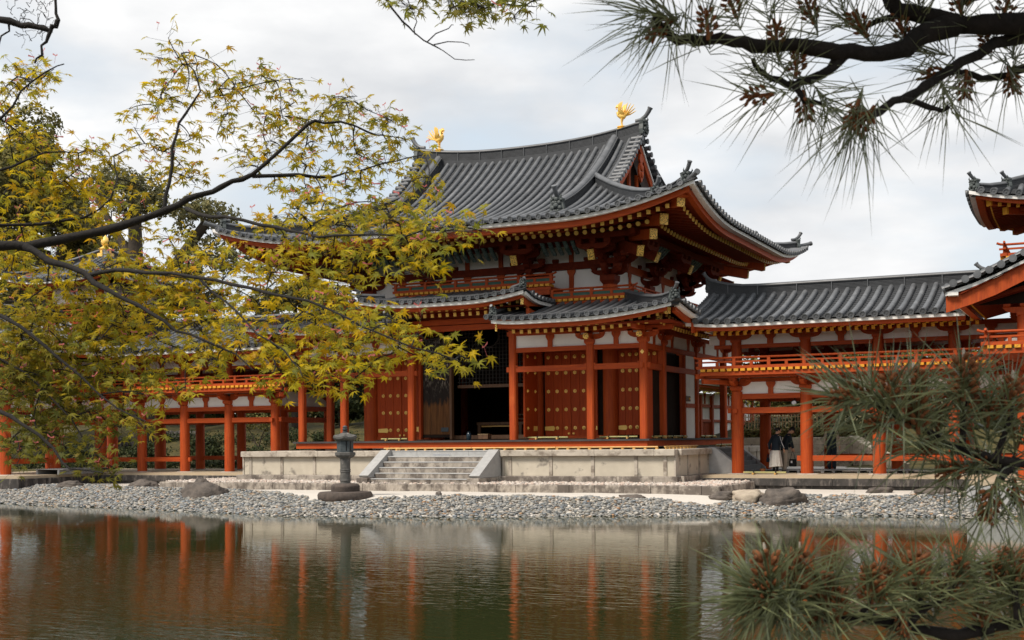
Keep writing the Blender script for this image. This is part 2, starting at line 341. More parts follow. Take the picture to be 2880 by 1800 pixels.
v, f = grid(np.linspace(-120, 150, 28), np.linspace(-80, -34.5, 30), lambda x, y: np.maximum(-2.2, -.42-.3*np.maximum(0, y+37))+0*x)
put('near_bank', npmesh('near_bank', v, f, MUD, True), kind='structure')
wm = bpy.data.materials.new('pond_water'); wm.use_nodes = True; t = wm.node_tree; b = t.nodes['Principled BSDF']; l = t.links.new
b.inputs['Base Color'].default_value = (.024, .030, .010, 1); b.inputs['Roughness'].default_value = .035; b.inputs['IOR'].default_value = 1.33; b.inputs['Specular IOR Level'].default_value = .5
g = t.nodes.new('ShaderNodeNewGeometry'); prev = None
pn_ = t.nodes.new('ShaderNodeTexNoise'); pn_.inputs['Scale'].default_value = .16; pn_.inputs['Detail'].default_value = 3; l(g.outputs['Position'], pn_.inputs[0])
ruf = t.nodes.new('ShaderNodeMapRange'); ruf.inputs[1].default_value = .38; ruf.inputs[2].default_value = .66; ruf.inputs[3].default_value = .35; ruf.inputs[4].default_value = 1.0; l(pn_.outputs[0], ruf.inputs[0])
sx_ = t.nodes.new('ShaderNodeSeparateXYZ'); l(g.outputs['Position'], sx_.inputs[0]); lee = t.nodes.new('ShaderNodeMapRange'); lee.interpolation_type = 'SMOOTHSTEP'; lee.inputs[1].default_value = -11; lee.inputs[2].default_value = -27; lee.inputs[3].default_value = .30; lee.inputs[4].default_value = 1.9; l(sx_.outputs['Y'], lee.inputs[0])
mul = t.nodes.new('ShaderNodeMath'); mul.operation = 'MULTIPLY'; l(ruf.outputs[0], mul.inputs[0]); l(lee.outputs[0], mul.inputs[1])
for sc, st, ds, ro in ((1.0, (.7, 1.8, 1), .0040, R(-24)), (1.0, (2.2, 6.5, 1), .0050, R(-20)), (1.0, (7, 19, 1), .0014, R(-30))):
    m_ = t.nodes.new('ShaderNodeMapping'); m_.inputs['Scale'].default_value = st; m_.inputs['Rotation'].default_value = (0, 0, -ro); l(g.outputs['Position'], m_.inputs[0])
    nn = t.nodes.new('ShaderNodeTexNoise'); nn.inputs['Scale'].default_value = sc; nn.inputs['Detail'].default_value = 2.5; l(m_.outputs[0], nn.inputs[0])
    dm = t.nodes.new('ShaderNodeMath'); dm.operation = 'MULTIPLY'; dm.inputs[1].default_value = ds; bp = t.nodes.new('ShaderNodeBump'); bp.inputs['Strength'].default_value = 1; l(mul.outputs[0], dm.inputs[0]); l(dm.outputs[0], bp.inputs['Distance']); l(nn.outputs[0], bp.inputs['Height'])
    if prev: l(prev.outputs[0], bp.inputs['Normal'])
    prev = bp
l(prev.outputs[0], b.inputs['Normal'])
MB().add([(-150, -60, WATER), (200, -60, WATER), (200, 4, WATER), (-150, 4, WATER)], [(0, 1, 2, 3)]).obj('pond_water', wm, kind='structure')

# pebbles: thousands of flat river stones, one mesh
def ico():
    p = (1+5**.5)/2
    v = np.array([(-1, p, 0), (1, p, 0), (-1, -p, 0), (1, -p, 0), (0, -1, p), (0, 1, p), (0, -1, -p), (0, 1, -p), (p, 0, -1), (p, 0, 1), (-p, 0, -1), (-p, 0, 1)], float)
    f = np.array([(0, 11, 5), (0, 5, 1), (0, 1, 7), (0, 7, 10), (0, 10, 11), (1, 5, 9), (5, 11, 4), (11, 10, 2), (10, 7, 6), (7, 1, 8), (3, 9, 4), (3, 4, 2), (3, 2, 6), (3, 6, 8), (3, 8, 9), (4, 9, 5), (2, 4, 11), (6, 2, 10), (8, 6, 7), (9, 8, 1)])
    return v/np.linalg.norm(v[0]), f
IV, IF = ico()
def stones(name, P, size, flatness, tints, tilt=.35, label=None, m=None):
    n = len(P); a = rng.uniform(0, 6.283, n); sx = size*rng.uniform(.7, 1.45, n); sy = sx*rng.uniform(.55, .9, n); sz = sx*flatness*rng.uniform(.7, 1.3, n)
    v = IV[None]*(1+rng.normal(0, .10, (n, 12, 1)))
    v = v*np.stack([sx, sy, sz], -1)[:, None]
    tx = rng.normal(0, tilt, n); ct, st = np.cos(tx)[:, None], np.sin(tx)[:, None]
    x, y, z = v[..., 0], v[..., 1]*ct-v[..., 2]*st, v[..., 1]*st+v[..., 2]*ct
    ca, sa = np.cos(a)[:, None], np.sin(a)[:, None]
    v = np.stack([x*ca-y*sa, x*sa+y*ca, z], -1)+P[:, None]
    f = (IF[None]+12*np.arange(n)[:, None, None]).reshape(-1, 3)
    t = np.repeat(tints, 12, 0)
    return put(name, npmesh(name, v.reshape(-1, 3), f, m or PEB, True, t), kind='stuff')
BX = [-40, -22, -14.9, -12.7, -7.5, -2.6, -1.4, .0, .8, 1.2, 3.3, 6.7, 9.25, 10.2, 11.0, 11.5, 11.9, 13.2, 17.5, 40]
BY = [-1.2, -1.5, -2.0, -3.6, -4.3, -6.75, -7.85, -8.3, -7.7, -7.0, -6.3, -5.65, -4.9, -5.3, -5.2, -4.3, -3.5, -2.9, -2.1, -2]
n = 56000
px = rng.uniform(-27, 24, n); py = rng.uniform(-11.2, -1.2, n)
top = np.interp(px, BX, BY)+.12*np.sin(px*2.7)+.1*np.sin(px*6.1+1)
d0 = py-shore(px); keep = (d0 > -.55) & (py < top)
px, py = px[keep], py[keep]; lay = rng.random(len(px))
pz = terr(px, py)+.015+.055*lay*np.clip((np.interp(px, BX, BY)-py)*2, .1, 1)
pal = np.array([(.31, .31, .295), (.23, .245, .25), (.39, .375, .34), (.46, .425, .365), (.18, .19, .195), (.52, .49, .44), (.42, .33, .24), (.45, .27, .15), (.30, .33, .355), (.27, .265, .235)])
pi = rng.choice(10, len(px), p=[.19, .15, .16, .13, .11, .08, .05, .02, .06, .05])
tag(stones('beach_pebbles', np.stack([px, py, pz], -1), .066, .38, pal[pi]*rng.uniform(.66, 1.02, (len(px), 1))), 'bank of flat grey river pebbles along the pond edge', 'pebbles')
n = 5200
px = rng.uniform(-10.9, 10.75, n); py = rng.uniform(-3.75, -1.9, n); k = (py > -3.72)
px2 = rng.uniform(8.9, 10.75, 900); py2 = rng.uniform(-1.9, .5, 900)
px3 = rng.uniform(-10.9, -8.9, 900); py3 = rng.uniform(-1.9, .5, 900)
px = np.concatenate([px[k], px2, px3]); py = np.concatenate([py[k], py2, py3])
k = ~((np.abs(px) < 2.45) & (py > -3.55)); px, py = px[k], py[k]
pal2 = np.array([(.60, .53, .46), (.52, .45, .39), (.66, .60, .54), (.56, .44, .37), (.42, .37, .33)])
tag(stones('terrace_gravel', np.stack([px, py, -.245+.05*rng.random(len(px))], -1), .062, .6, pal2[rng.integers(0, 5, len(px))]), 'pinkish white broken stones on the terrace below the platform', 'gravel')
MB().box(-10.9, 10.8, -3.74, .55, -.7, -.27).obj('terrace_bed', STAINED, kind='structure')

# kerb round the terrace
kb = thing('stone_kerb', 'row of blackened kerb stones holding the white gravel terrace', 'kerb', (0, -3.9, -.46))
x = -10.95
while x < 10.8:
    l_ = random.uniform(.62, 1.05); x1 = min(x+l_, 10.9)
    MB().bev(x+.008, x1-.008, -3.92+random.uniform(-.012, .012), -3.72, -.62, -.205+random.uniform(-.012, .01), .025).obj('kerb_stone', STAINED, kb); x = x1
for sx in (-1, 1):
    y = -3.70
    while y < .5:
        y1 = min(y+random.uniform(.7, 1.1), .56); MB().bev(sx*10.74, sx*10.92, y+.008, y1-.008, -.62, -.21+random.uniform(-.01, .01), .025).obj('kerb_stone', STAINED, kb); y = y1

# ------------------------------------------------------------------ stone platform and its stairs
pf = thing('stone_platform', 'broad pale granite platform under the red temple hall', 'platform', (0, 5, -.3))
MB().box(-8.62, 8.62, -1.5, 13.4, -.3, .70).obj('core', PANEL, pf)
def face(P, y_out, a0, a1, splits, axis):
    """panels, pilaster strips, cap and plinth of one platform side. axis 0: front (faces -Y) ; 1: side (faces +-X)"""
    def bx(u0, u1, d0, d1, z0, z1, b=0):
        m = MB()
        if axis == 0: A = (u0, u1, y_out+d0, y_out+d1, z0, z1)
        else:
            s = 1 if y_out > 0 else -1
            A = (y_out-s*d1, y_out-s*d0, u0, u1, z0, z1)
        m.bev(*A, b) if b else m.box(*A); return m
    for i in range(len(splits)-1):
        u0, u1 = splits[i], splits[i+1]
        bx(u0+.06, u1-.06, .055, .30, .012, .698).obj('panel_stone', PANEL, P)
        bx(u0-.058 if i else u0+.001, u0+.058, .02, .30, .012, .698).obj('pilaster_stone', STONE, P)
    bx(splits[-1]-.058, splits[-1]-.001, .02, .30, .012, .698).obj('pilaster_stone', STONE, P)
    u = a0
    while u < a1-.05:
        u1 = min(u+random.uniform(1.5, 2.3), a1)
        if a1-u1 < .6: u1 = a1
        bx(u+.005, u1-.005, -.1, .5, .70, .905+random.uniform(-.004, .004), .02).obj('cap_stone', STONE, P); u = u1
    u = a0-.12
    while u < a1+.1:
        u1 = min(u+random.uniform(1.2, 2.0), a1+.12)
        if a1+.12-u1 < .5: u1 = a1+.12
        bx(u+.005, u1-.005, -.22, .3, -.3, .008, .02).obj('plinth_stone', STAINED, P); u = u1
face(pf, -1.68, -8.79, -2.42, [-8.79, -8.42, -6.95, -5.45, -3.95, -2.46], 0)
face(pf, -1.68, 2.42, 8.79, [2.46, 2.75, 4.3, 5.85, 7.4, 8.42, 8.79], 0)
face(pf, 8.79, -1.35, 2.2, [-1.35, -.2, 1.1, 2.2], 1); face(pf, 8.79, 5.95, 13.2, [5.95, 7.5, 9, 11, 13.2], 1); face(pf, -8.79, -1.35, 13.2, [-1.35, .4, 2, 4, 6, 8, 10, 13.2], 1)
MB().box(-8.3, 8.3, -1.25, 13.0, .69, .896).obj('paving', STONE, pf)
st = thing('stone_staircase', 'worn granite front steps leading up to the platform', 'staircase', (0, -2.5, -.3))
H = [.905, .71, .52, .33, .14, -.05, -.24]
for i in range(6):
    y0 = -1.70-.30*i
    cuts = [-2.0, -.95+.3*math.sin(i), .75+.4*math.cos(i*2), 2.0]
    for a, b_ in zip(cuts, cuts[1:]):
        MB().bev(a+.004, b_-.004, y0-.01-(.02 if i else 0), y0+.45, H[i+1]-.03, H[i]-.035, .004).obj('step', CAPST if i == 0 else STAINED, st)
        MB().bev(a+.003, b_-.003, y0-.022-(.02 if i else 0), y0+.45, H[i]-.034, H[i]-.002*i, .012).obj('tread', CAPST, st)
for sx in (-1, 1):
    M_ = ID
    poly = [(-1.66, .93), (-1.66, -.02), (-3.28, -.02), (-3.34, .05), (-1.83, .93)]
    m = MB(); n_ = len(poly); xa, xb = sx*2.01, sx*2.40
    vs = [(xa, y, z) for y, z in poly]+[(xb, y, z) for y, z in poly]
    m.add(vs, [tuple(range(n_)), tuple(range(2*n_-1, n_-1, -1))]+[(i, i+n_, (i+1) % n_+n_, (i+1) % n_) for i in range(n_)])
    m.obj('sloping_side_stone', CAPST, st)
    MB().bev(xa-sx*.03, xb+sx*.03, -3.45, -1.7, -.34, -.03, .02).obj('side_base_stone', STAINED, st)
tag(MB().bev(-.12, .56, -2.0, -1.98, .722, .79, .005).box(-.12, .56, -2.03, -2.0, .715, .74).obj('metal_plate', STEEL), 'small silver metal plate lying on the top front step', 'metal plate')
ss = thing('side_staircase', 'dark grey steps with sloping pale stone sides at the right end of the platform', 'staircase', (9.6, 4, -.1))
for i in range(6):
    MB().bev(8.7+.19*i, 9.05+.19*i, 2.62, 5.58, .73-.16*i-.1, .88-.157*i, .01).obj('step', ASHST, ss)
for ya, yb in ((2.25, 2.6), (5.6, 5.95)):
    poly = [(8.72, .93), (8.72, -.04), (9.93, -.04), (9.93, .16), (8.95, .93)]; m = MB(); n_ = 5
    m.add([(x, ya, z) for x, z in poly]+[(x, yb, z) for x, z in poly], [tuple(range(n_)), tuple(range(2*n_-1, n_-1, -1))]+[(i, i+n_, (i+1) % n_+n_, (i+1) % n_) for i in range(n_)])
    m.obj('sloping_side_stone', CAPST, ss)

# ------------------------------------------------------------------ lantern and rocks
LX, LY, LZ = -.30, -7.4, -.53
ln = thing('stone_lantern', 'old stone lantern with a dark fire box standing on the sand before the steps', 'lantern', (LX, LY, LZ))
LM = T(LX, LY, 0)
wob = lambda a: 1+.02*math.sin(5*a)
MB().lathe([(.80, -.62), (.875, -.55), (.89, -.42), (.84, -.335), (.6, -.32)], 12, LM, wob).obj('ground_slab', LANTB, ln, 50)
MB().lathe([(.44, -.33), (.455, -.30), (.45, -.20), (.46, -.17), (.44, -.12), (.38, -.075), (.25, -.065)], 16, LM).obj('base_ring', LANTB, ln, 40)
MB().lathe([(.165, -.07), (.165, .0), (.178, .01), (.178, .04), (.165, .05), (.158, .28), (.172, .29), (.172, .315), (.158, .325), (.172, .355), (.172, .375), (.158, .39), (.162, .70), (.172, .71), (.17, .74)], 16, LM).obj('shaft', LANT, ln, 35)
MB().lathe([(.19, .738), (.26, .77), (.325, .83), (.325, .905), (.30, .925), (.2, .926)], 6, LM).obj('platform_stone', LANT, ln)
bx = put('fire_box', MB().lathe([(.262, .926), (.262, 1.315)], 6, LM).mesh('fire_box', BRONZE), ln)
for k in (-2, -1, 0, 1):
    a = R(60*k+30)-R(0)
    c = V((LX+math.cos(a)*.2275, LY+math.sin(a)*.2275, 1.12)); Mx = frame(c, (-math.sin(a), math.cos(a), 0), (math.cos(a), math.sin(a), 0), (0, 0, 1))
    if k % 2: put('window', MB().box(-.085, .085, -.01, .006, -.15, .15, Mx).mesh('window', BLACK), bx)
    else: put('round_hole', MB().tube([Mx @ V((0, -.01, .03)), Mx @ V((0, .006, .03))], .045, 10).mesh('round_hole', BLACK), bx)
rf = []
for z, r, lift_ in ((1.30, .33, 0), (1.345, .40, .05), (1.40, .40, .06), (1.43, .33, .05), (1.49, .22, .01), (1.545, .11, 0)):
    ring = []
    for j in range(24):
        a = 2*math.pi*(j+.0)/24; k = abs(((a/(math.pi/3)) % 1)-.0); k = min(k, 1-k)*2
        ring.append((LX+r*(1-.10*k)*math.cos(a), LY+r*(1-.10*k)*math.sin(a), z+lift_*(1-k)**2))
    rf.append(ring)
MB().sweep(rf).obj('lantern_roof', LANT, ln, 40)
MB().lathe([(.07, 1.54), (.085, 1.56), (.085, 1.585), (.05, 1.60), (.085, 1.625), (.09, 1.66), (.055, 1.685), (.075, 1.70), (.078, 1.73), (.05, 1.76), (.012, 1.775)], 12, LM).obj('finial', BRONZE, ln, 50)

def rock(x, y, z, rx, ry, rz, label, m=ROCK, seed=0, ang=0):
    r_ = np.random.default_rng(seed+100)
    vs, fs = IV.copy(), IF.copy()
    for _ in range(3):
        cache = {}; vl = list(vs); nf = []
        def mid(a, b):
            k = (min(a, b), max(a, b))
            if k not in cache: q = (vl[a]+vl[b]); vl.append(q/np.linalg.norm(q)); cache[k] = len(vl)-1
            return cache[k]
        for a, b, c in fs:
            ab, bc, ca = mid(a, b), mid(b, c), mid(c, a); nf += [(a, ab, ca), (b, bc, ab), (c, ca, bc), (ab, bc, ca)]
        vs, fs = np.array(vl), np.array(nf)
    d = np.ones(len(vs))
    for _ in range(16):                                   # chop flat facets off a ball: a broken-rock outline
        nrm = r_.normal(size=3); nrm /= np.linalg.norm(nrm); h = r_.uniform(.62, .95)
        dt = vs @ nrm; d = np.where(dt*d > h, h/np.maximum(dt, 1e-6), d)
    vs = vs*d[:, None]; fr = sum(a*np.sin(vs @ (r_.normal(size=3)*k)+r_.uniform(0, 6)) for a, k in ((.05, 3), (.04, 5), (.03, 8), (.025, 12), (.02, 17), (.016, 24))); vs = vs*(1+fr[:, None])*(1+r_.normal(0, .012, (len(vs), 1)))
    c, s_ = math.cos(ang), math.sin(ang); vs = vs*np.array([rx, ry, rz]); vs = np.stack([vs[:, 0]*c-vs[:, 1]*s_, vs[:, 0]*s_+vs[:, 1]*c, vs[:, 2]], -1)+np.array([x, y, z])
    return tag(put('rock', npmesh('rock', vs, fs, m, False)), label, 'rock')
rock(-6.75, -6.4, -.55, .95, .7, .52, 'brown angular rock on the pebbles left of the stone lantern', seed=1)
rock(-7.1, -6.2, -.52, .42, .4, .60, 'dark pointed rock leaning on the brown rock left of the lantern', seed=11)
rock(-15.6, -3.8, -.42, .75, .5, .22, 'low dark rock half sunk at the far left of the beach', seed=2)
rock(-12.2, -3.4, -.40, .6, .5, .27, 'small dark rock at the left end of the kerb', seed=12)
rock(12.9, -4.5, -.60, .84, .55, .40, 'largest dark grey boulder at the right end of the beach', seed=3, ang=.2)
rock(11.95, -4.35, -.55, .58, .5, .36, 'pale tan rock beside the large dark boulder', ROCKL, seed=4)
rock(11.15, -4.2, -.50, .52, .36, .20, 'flat dark rock left of the pale tan rock', seed=5)
rock(8.5, -4.95, -.53, .55, .4, .13, 'low flat grey rock at the sand edge left of the boulders', seed=6)
rock(15.3, -1.75, -.42, .5, .35, .17, 'low rock in front of the right wing base', seed=7)
rock(17.0, -2.1, -.44, .7, .4, .2, 'flat rock near the white base of the front wing', ROCK, seed=8)
rock(2.55, -6.4, -.42, .12, .1, .10, 'single dark cobble on the sand above the pebbles', seed=9)

# ------------------------------------------------------------------ roof kit
class Run:
    """an eave line: origin o, unit vector t along the eave, n inward; z is world height"""
    def __init__(s, o, t, n): s.o, s.t, s.n = V(o), V(t), V(n)
    def P(s, a, b, z): q = s.o+s.t*a+s.n*b; return V((q.x, q.y, z))
def rolls(parent, run, surf, slist, nmax, r=.092, rise=.035, m=None, n0=-.05, name='tile_roll'):
    for s in slist:
        mxn = nmax(s)
        if mxn < .25: continue
        k = max(4, int(mxn/.6)+2); ns = [n0+(mxn-n0)*i/(k-1) for i in range(k)]
        pts = [run.P(s, q, surf(s, max(q, 0))+rise) for q in ns]; rings = []
        for i, p in enumerate(pts):
            tg = (pts[min(i+1, k-1)]-pts[max(0, i-1)]).normalized(); up = run.t.cross(tg)
            if up.z < 0: up = -up
            rings.append([p+run.t*math.cos(a)*r+up*math.sin(a)*r for a in [R(-25+230*j/7) for j in range(8)]])
        mb = MB(); mb.sweep(rings, closed=False)
        # round end tile: rim and sunken face
        p = pts[0]; tg = (pts[1]-pts[0]).normalized(); up = run.t.cross(tg); up = up if up.z > 0 else -up
        q = p-tg*.012; R_ = []
        for rr, dd in ((r*1.16, .06), (r*1.16, -.012), (r*.84, -.012), (r*.80, .008), (r*.3, .008), (r*.26, -.006)):
            R_.append([q+tg*dd+(run.t*math.cos(a)+up*math.sin(a))*rr for a in [2*math.pi*j/10 for j in range(10)]])
        mb.sweep(R_); put(name, mb.mesh(name, m or TILE, 50), parent)
def pans(parent, run, surf, edges, nmax, course=.26, lip=.032, name='pan_tiles', inset=0):
    mb = MB()
    for a, b in zip(edges, edges[1:]):
        lim = nmax((a+b)/2)
        if lim < .1: continue
        k = max(1, int(math.ceil(lim/course)))
        for i in range(k):
            q0, q1 = i*course, min((i+1)*course, lim); c = (a+b)/2
            z = lambda s, q, e: surf(s, q)+e
            # shallow trough: three points across
            lo = [run.P(a, q0, z(a, q0, lip)), run.P(c, q0, z(c, q0, lip-.03)), run.P(b, q0, z(b, q0, lip))]
            hi = [run.P(a, q1, z(a, q1, 0)), run.P(c, q1, z(c, q1, -.03)), run.P(b, q1, z(b, q1, 0))]
            bt = [p-V((0, 0, lip)) for p in lo]
            mb.add(lo+hi+bt, [(0, 1, 4, 3), (1, 2, 5, 4), (6, 7, 1, 0), (7, 8, 2, 1)])
    return put(name, mb.mesh(name, TILED), parent, kind='stuff')
def edge_sweep(parent, name, m, run, s0, s1, zl, prof, mit0=1, mit1=1, step=.5):
    """board running along the eave; prof: closed list of (inset, dz); mitred at the ends"""
    k = max(2, int((s1-s0)/step)); rings = []
    for i in range(k+1):
        u = i/k; ring = []
        for q, dz in prof:
            s = (s0+mit0*q)+(s1-mit1*q-s0-mit0*q)*u
            ring.append(run.P(s, q, zl(s0+(s1-s0)*u)+dz))
        rings.append(ring)
    return MB().sweep(rings).obj(name, m, parent)
_box = {}
def unit_box(w_, h_, m, name, rnd=False):
    k = (w_, h_, m.name, name, rnd)
    if k not in _box:
        mb = MB()
        if rnd: mb.cyl((0, 0, 0), (0, 1, 0), w_/2, n=10)
        else: mb.box(-w_/2, w_/2, 0, 1, -h_/2, h_/2)
        _box[k] = mb.mesh(name, m, 40 if rnd else None)
    return _box[k]
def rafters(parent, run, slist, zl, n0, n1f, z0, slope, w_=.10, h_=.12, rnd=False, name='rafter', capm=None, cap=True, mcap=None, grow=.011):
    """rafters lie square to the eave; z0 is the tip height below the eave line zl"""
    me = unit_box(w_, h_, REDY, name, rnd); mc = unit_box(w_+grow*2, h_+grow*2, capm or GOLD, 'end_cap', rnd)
    for s in slist:
        n1 = n1f(s)
        if n1-n0 < .12: continue
        za = zl(s)+z0; p0 = run.P(s, n0, za); p1 = run.P(s, n1, za+slope*(n1-n0)); M_ = along(p0, p1)
        o = put(name, me, parent, M_ @ Matrix.Diagonal((1, (p1-p0).length, 1, 1)))
        if cap: put('end_cap', mc, o, M_ @ T(0, -.008, 0) @ Matrix.Diagonal((1, .045, 1, 1)))
def ridge(parent, pts, h=.34, wd=.34, r=.1, base=-.15, name='ridge', bands=0, layers=5):
    """stacked ridge: grooved sides, half-round capping roll; pts run along its foot"""
    pts = [V(p) for p in pts]; k = len(pts); rings = []; caps = []
    for i, p in enumerate(pts):
        t_ = (pts[min(i+1, k-1)]-pts[max(i-1, 0)]); t_.z = 0; t_.normalize(); sd_ = V((t_.y, -t_.x, 0)); L_ = []; Rr = []
        L_.append((wd/2+.03, base)); L_.append((wd/2+.03, .03))
        for j in range(layers):
            z0 = .035+(h-.07)*j/layers; z1 = .035+(h-.07)*(j+1)/layers; ww = wd/2*(1-.10*j/layers)
            L_ += [(ww, z0), (ww, z1-.012), (ww-.022, z1-.012), (ww-.022, z1)]
        L_ += [(wd/2+.02, h-.035), (wd/2+.02, h-.005)]
        ring = [p+sd_*a+V((0, 0, b)) for a, b in L_]+[p-sd_*a+V((0, 0, b)) for a, b in reversed(L_)]
        rings.append(ring)
        caps.append([p+sd_*r*1.25*math.cos(a)+V((0, 0, h-.01+r*math.sin(a))) for a in [math.pi*j/8 for j in range(9)]])
    o = MB().sweep(rings).obj(name, TILED, parent)
    put('ridge_cap', MB().sweep(caps).mesh('ridge_cap', TILE, 50), o)
    if bands:
        mb = MB(); acc = 0
        for i in range(1, k-1):
            p = pts[i]; t_ = (pts[i+1]-pts[i-1]); t_.z = 0; t_.normalize()
            if i % bands == 0: mb.add([p+t_*a+V((t_.y, -t_.x, 0))*b*(wd/2+.028)+V((0, 0, z)) for z in (0, h+.0) for a, b in ((-.012, -1), (.012, -1), (.012, 1), (-.012, 1))], BOXF)
        if mb.v: put('wire_band', mb.mesh('wire_band', TILE), o)
    return o
_oni = {}
def oni(parent, p, d, s=1.0, horn=True, rise=.55):
    """demon-faced end tile with the slanting round tile above it; d is the way it faces"""
    d = V(d); d.z = 0; d.normalize(); sd_ = V((0, 0, 1)).cross(d).normalized(); M_ = frame(p, sd_, -d, (0, 0, 1)) @ Matrix.Scale(s, 4)
    key = (horn, rise)
    if key not in _oni:
        a = MB()
        a.prism([(-.24, -.16), (-.27, .02), (-.22, .2), (-.25, .34), (-.12, .40), (0, .43), (.12, .40), (.25, .34), (.22, .2), (.27, .02), (.24, -.16)], -.06, .09)
        for x, y, z, q in ((0, -.12, .10, .10), (-.10, -.10, .20, .075), (.10, -.10, .20, .075), (-.13, -.10, .02, .085), (.13, -.10, .02, .085), (0, -.14, .2, .055), (-.07, -.12, -.08, .05), (.07, -.12, -.08, .05), (0, -.12, -.10, .06), (-.17, -.08, .30, .06), (.17, -.08, .30, .06), (0, -.1, .32, .08), (-.2, -.06, -.08, .06), (.2, -.06, -.08, .06)):
            a.ball((x, y, z), q, q*.8, q*.9, 7, 5)
        for x in (-1, 1): a.tube([(x*.13, -.08, .33), (x*.19, -.1, .43), (x*.17, -.1, .52)], [.045, .03, .006], 6)
        for i in range(7): a.tube([(-.15+.05*i, -.13, -.05), (-.15+.05*i, -.15, -.10)], [.016, .004], 5)
        b_ = MB()
        k = [(0, .30, .36), (0, .10, .39), (0, -.08, .40+rise*.22), (0, -.20, .40+rise*.55), (0, -.26, .40+rise*.80)]
        b_.tube(k, [.072, .074, .076, .080, .085], 10)
        q0, q1 = V(k[4]), V(k[4])+(V(k[4])-V(k[3])).normalized()*.02
        b_.tube([q0+(q0-q1)*1.5, q1], [.097, .097], 10)
        _oni[key] = (a.mesh('demon_end_tile', ONI), b_.mesh('slanting_end_roll', TILE, 50))
    o = put('demon_end_tile', _oni[key][0], parent, M_)
    put('slanting_end_roll', _oni[key][1], o, M_); return o
def verge(parent, curve, axis, L0=.0, L1=.55, r=.088, sp=.30, name='verge_tile', skip=.15):
    """short round tiles laid across a gable edge; curve: (point) polyline down the slope, axis: outward direction"""
    axis = V(axis); acc = skip; mb = MB(); mb.tube([axis*L0, axis*(L1-.05)], r, 8)
    mb.tube([axis*(L1-.06), axis*L1], r*1.14, 10); mb.tube([axis*(L1-.001), axis*(L1+.004)], r*.8, 10)
    me = mb.mesh(name, TILE, 50); tot = 0
    for a, b in zip(curve, curve[1:]):
        a, b = V(a), V(b); l_ = (b-a).length
        while acc < tot+l_:
            put(name, me, parent, Matrix.Translation(a+(b-a)*((acc-tot)/l_))); acc += sp
        tot += l_

# ------------------------------------------------------------------ brackets
def arm(mb, c, ax, L_, h=.2, w_=.17):
    """bow-shaped bracket arm centred at c along ax (unit, horizontal)"""
    ax = V(ax); up = V((0, 0, 1)); M_ = frame(c, ax, up.cross(ax), up)
    poly = [(-L_, h*.45), (-L_*.93, h*.12), (-L_*.8, -h*.2), (-L_*.6, -h*.42), (-L_*.4, -h*.5), (L_*.4, -h*.5), (L_*.6, -h*.42), (L_*.8, -h*.2), (L_*.93, h*.12), (L_, h*.45), (L_, h*.5), (-L_, h*.5)]
    mb.prism(poly, -w_/2, w_/2, M_)
def blk(mb, c, a=.24, h=.17):
    x, y, z = c; mb.frustum(x, y, z-h/2, z-h*.08, a*.68, a); mb.frustum(x, y, z-h*.08, z+h/2, a, a)
def big_bracket(dirs):
    """three-stepped bracket set over a round column at the local origin; dirs: outward directions"""
    mb = MB(); blk(mb, (0, 0, .17), .58, .34)
    perp = []
    for d in dirs:
        d = V(d); t_ = V((-d.y, d.x, 0)); z = .45
        Ld = d.length; d = d/Ld; k = Ld
        arm(mb, (d.x*.28*k, d.y*.28*k, z+.001), d, .34*k, .21)
        for st_, zz in ((.48, .8), (.94, 1.15)):
            blk(mb, (d.x*st_*k, d.y*st_*k, zz-.18), .25); arm(mb, (d.x*(st_/2+.1)*k, d.y*(st_/2+.1)*k, zz+.003), d, (st_/2+.32)*k, .21)
            if k < 1.2:
                c_ = V((d.x*st_, d.y*st_, zz)); tt = V((-d.y, d.x, 0)); arm(mb, c_, tt, .62, .2)
                for q in (-.5, 0, .5): blk(mb, c_+tt*q+V((0, 0, .18)), .23)
        if k < 1.2:
            c_ = V((d.x*1.6, d.y*1.6, 1.20)); tt = V((-d.y, d.x, 0)); blk(mb, (d.x*1.6, d.y*1.6, 1.03), .25, .15); arm(mb, c_, tt, .66, .2)
            for q in (-.54, 0, .54): blk(mb, c_+tt*q+V((0, 0, .18)), .23)
    tts = [V((-V(d).y, V(d).x, 0)).normalized() for d in dirs if V(d).length < 1.2]
    for tt in tts:
        for zz, q in ((.452, .72), (.802, 1.0)):
            arm(mb, (0, 0, zz), tt, q, .2)
            for u in (-q+.12, q-.12): blk(mb, tt*u+V((0, 0, zz+.18)), .23)
    return mb

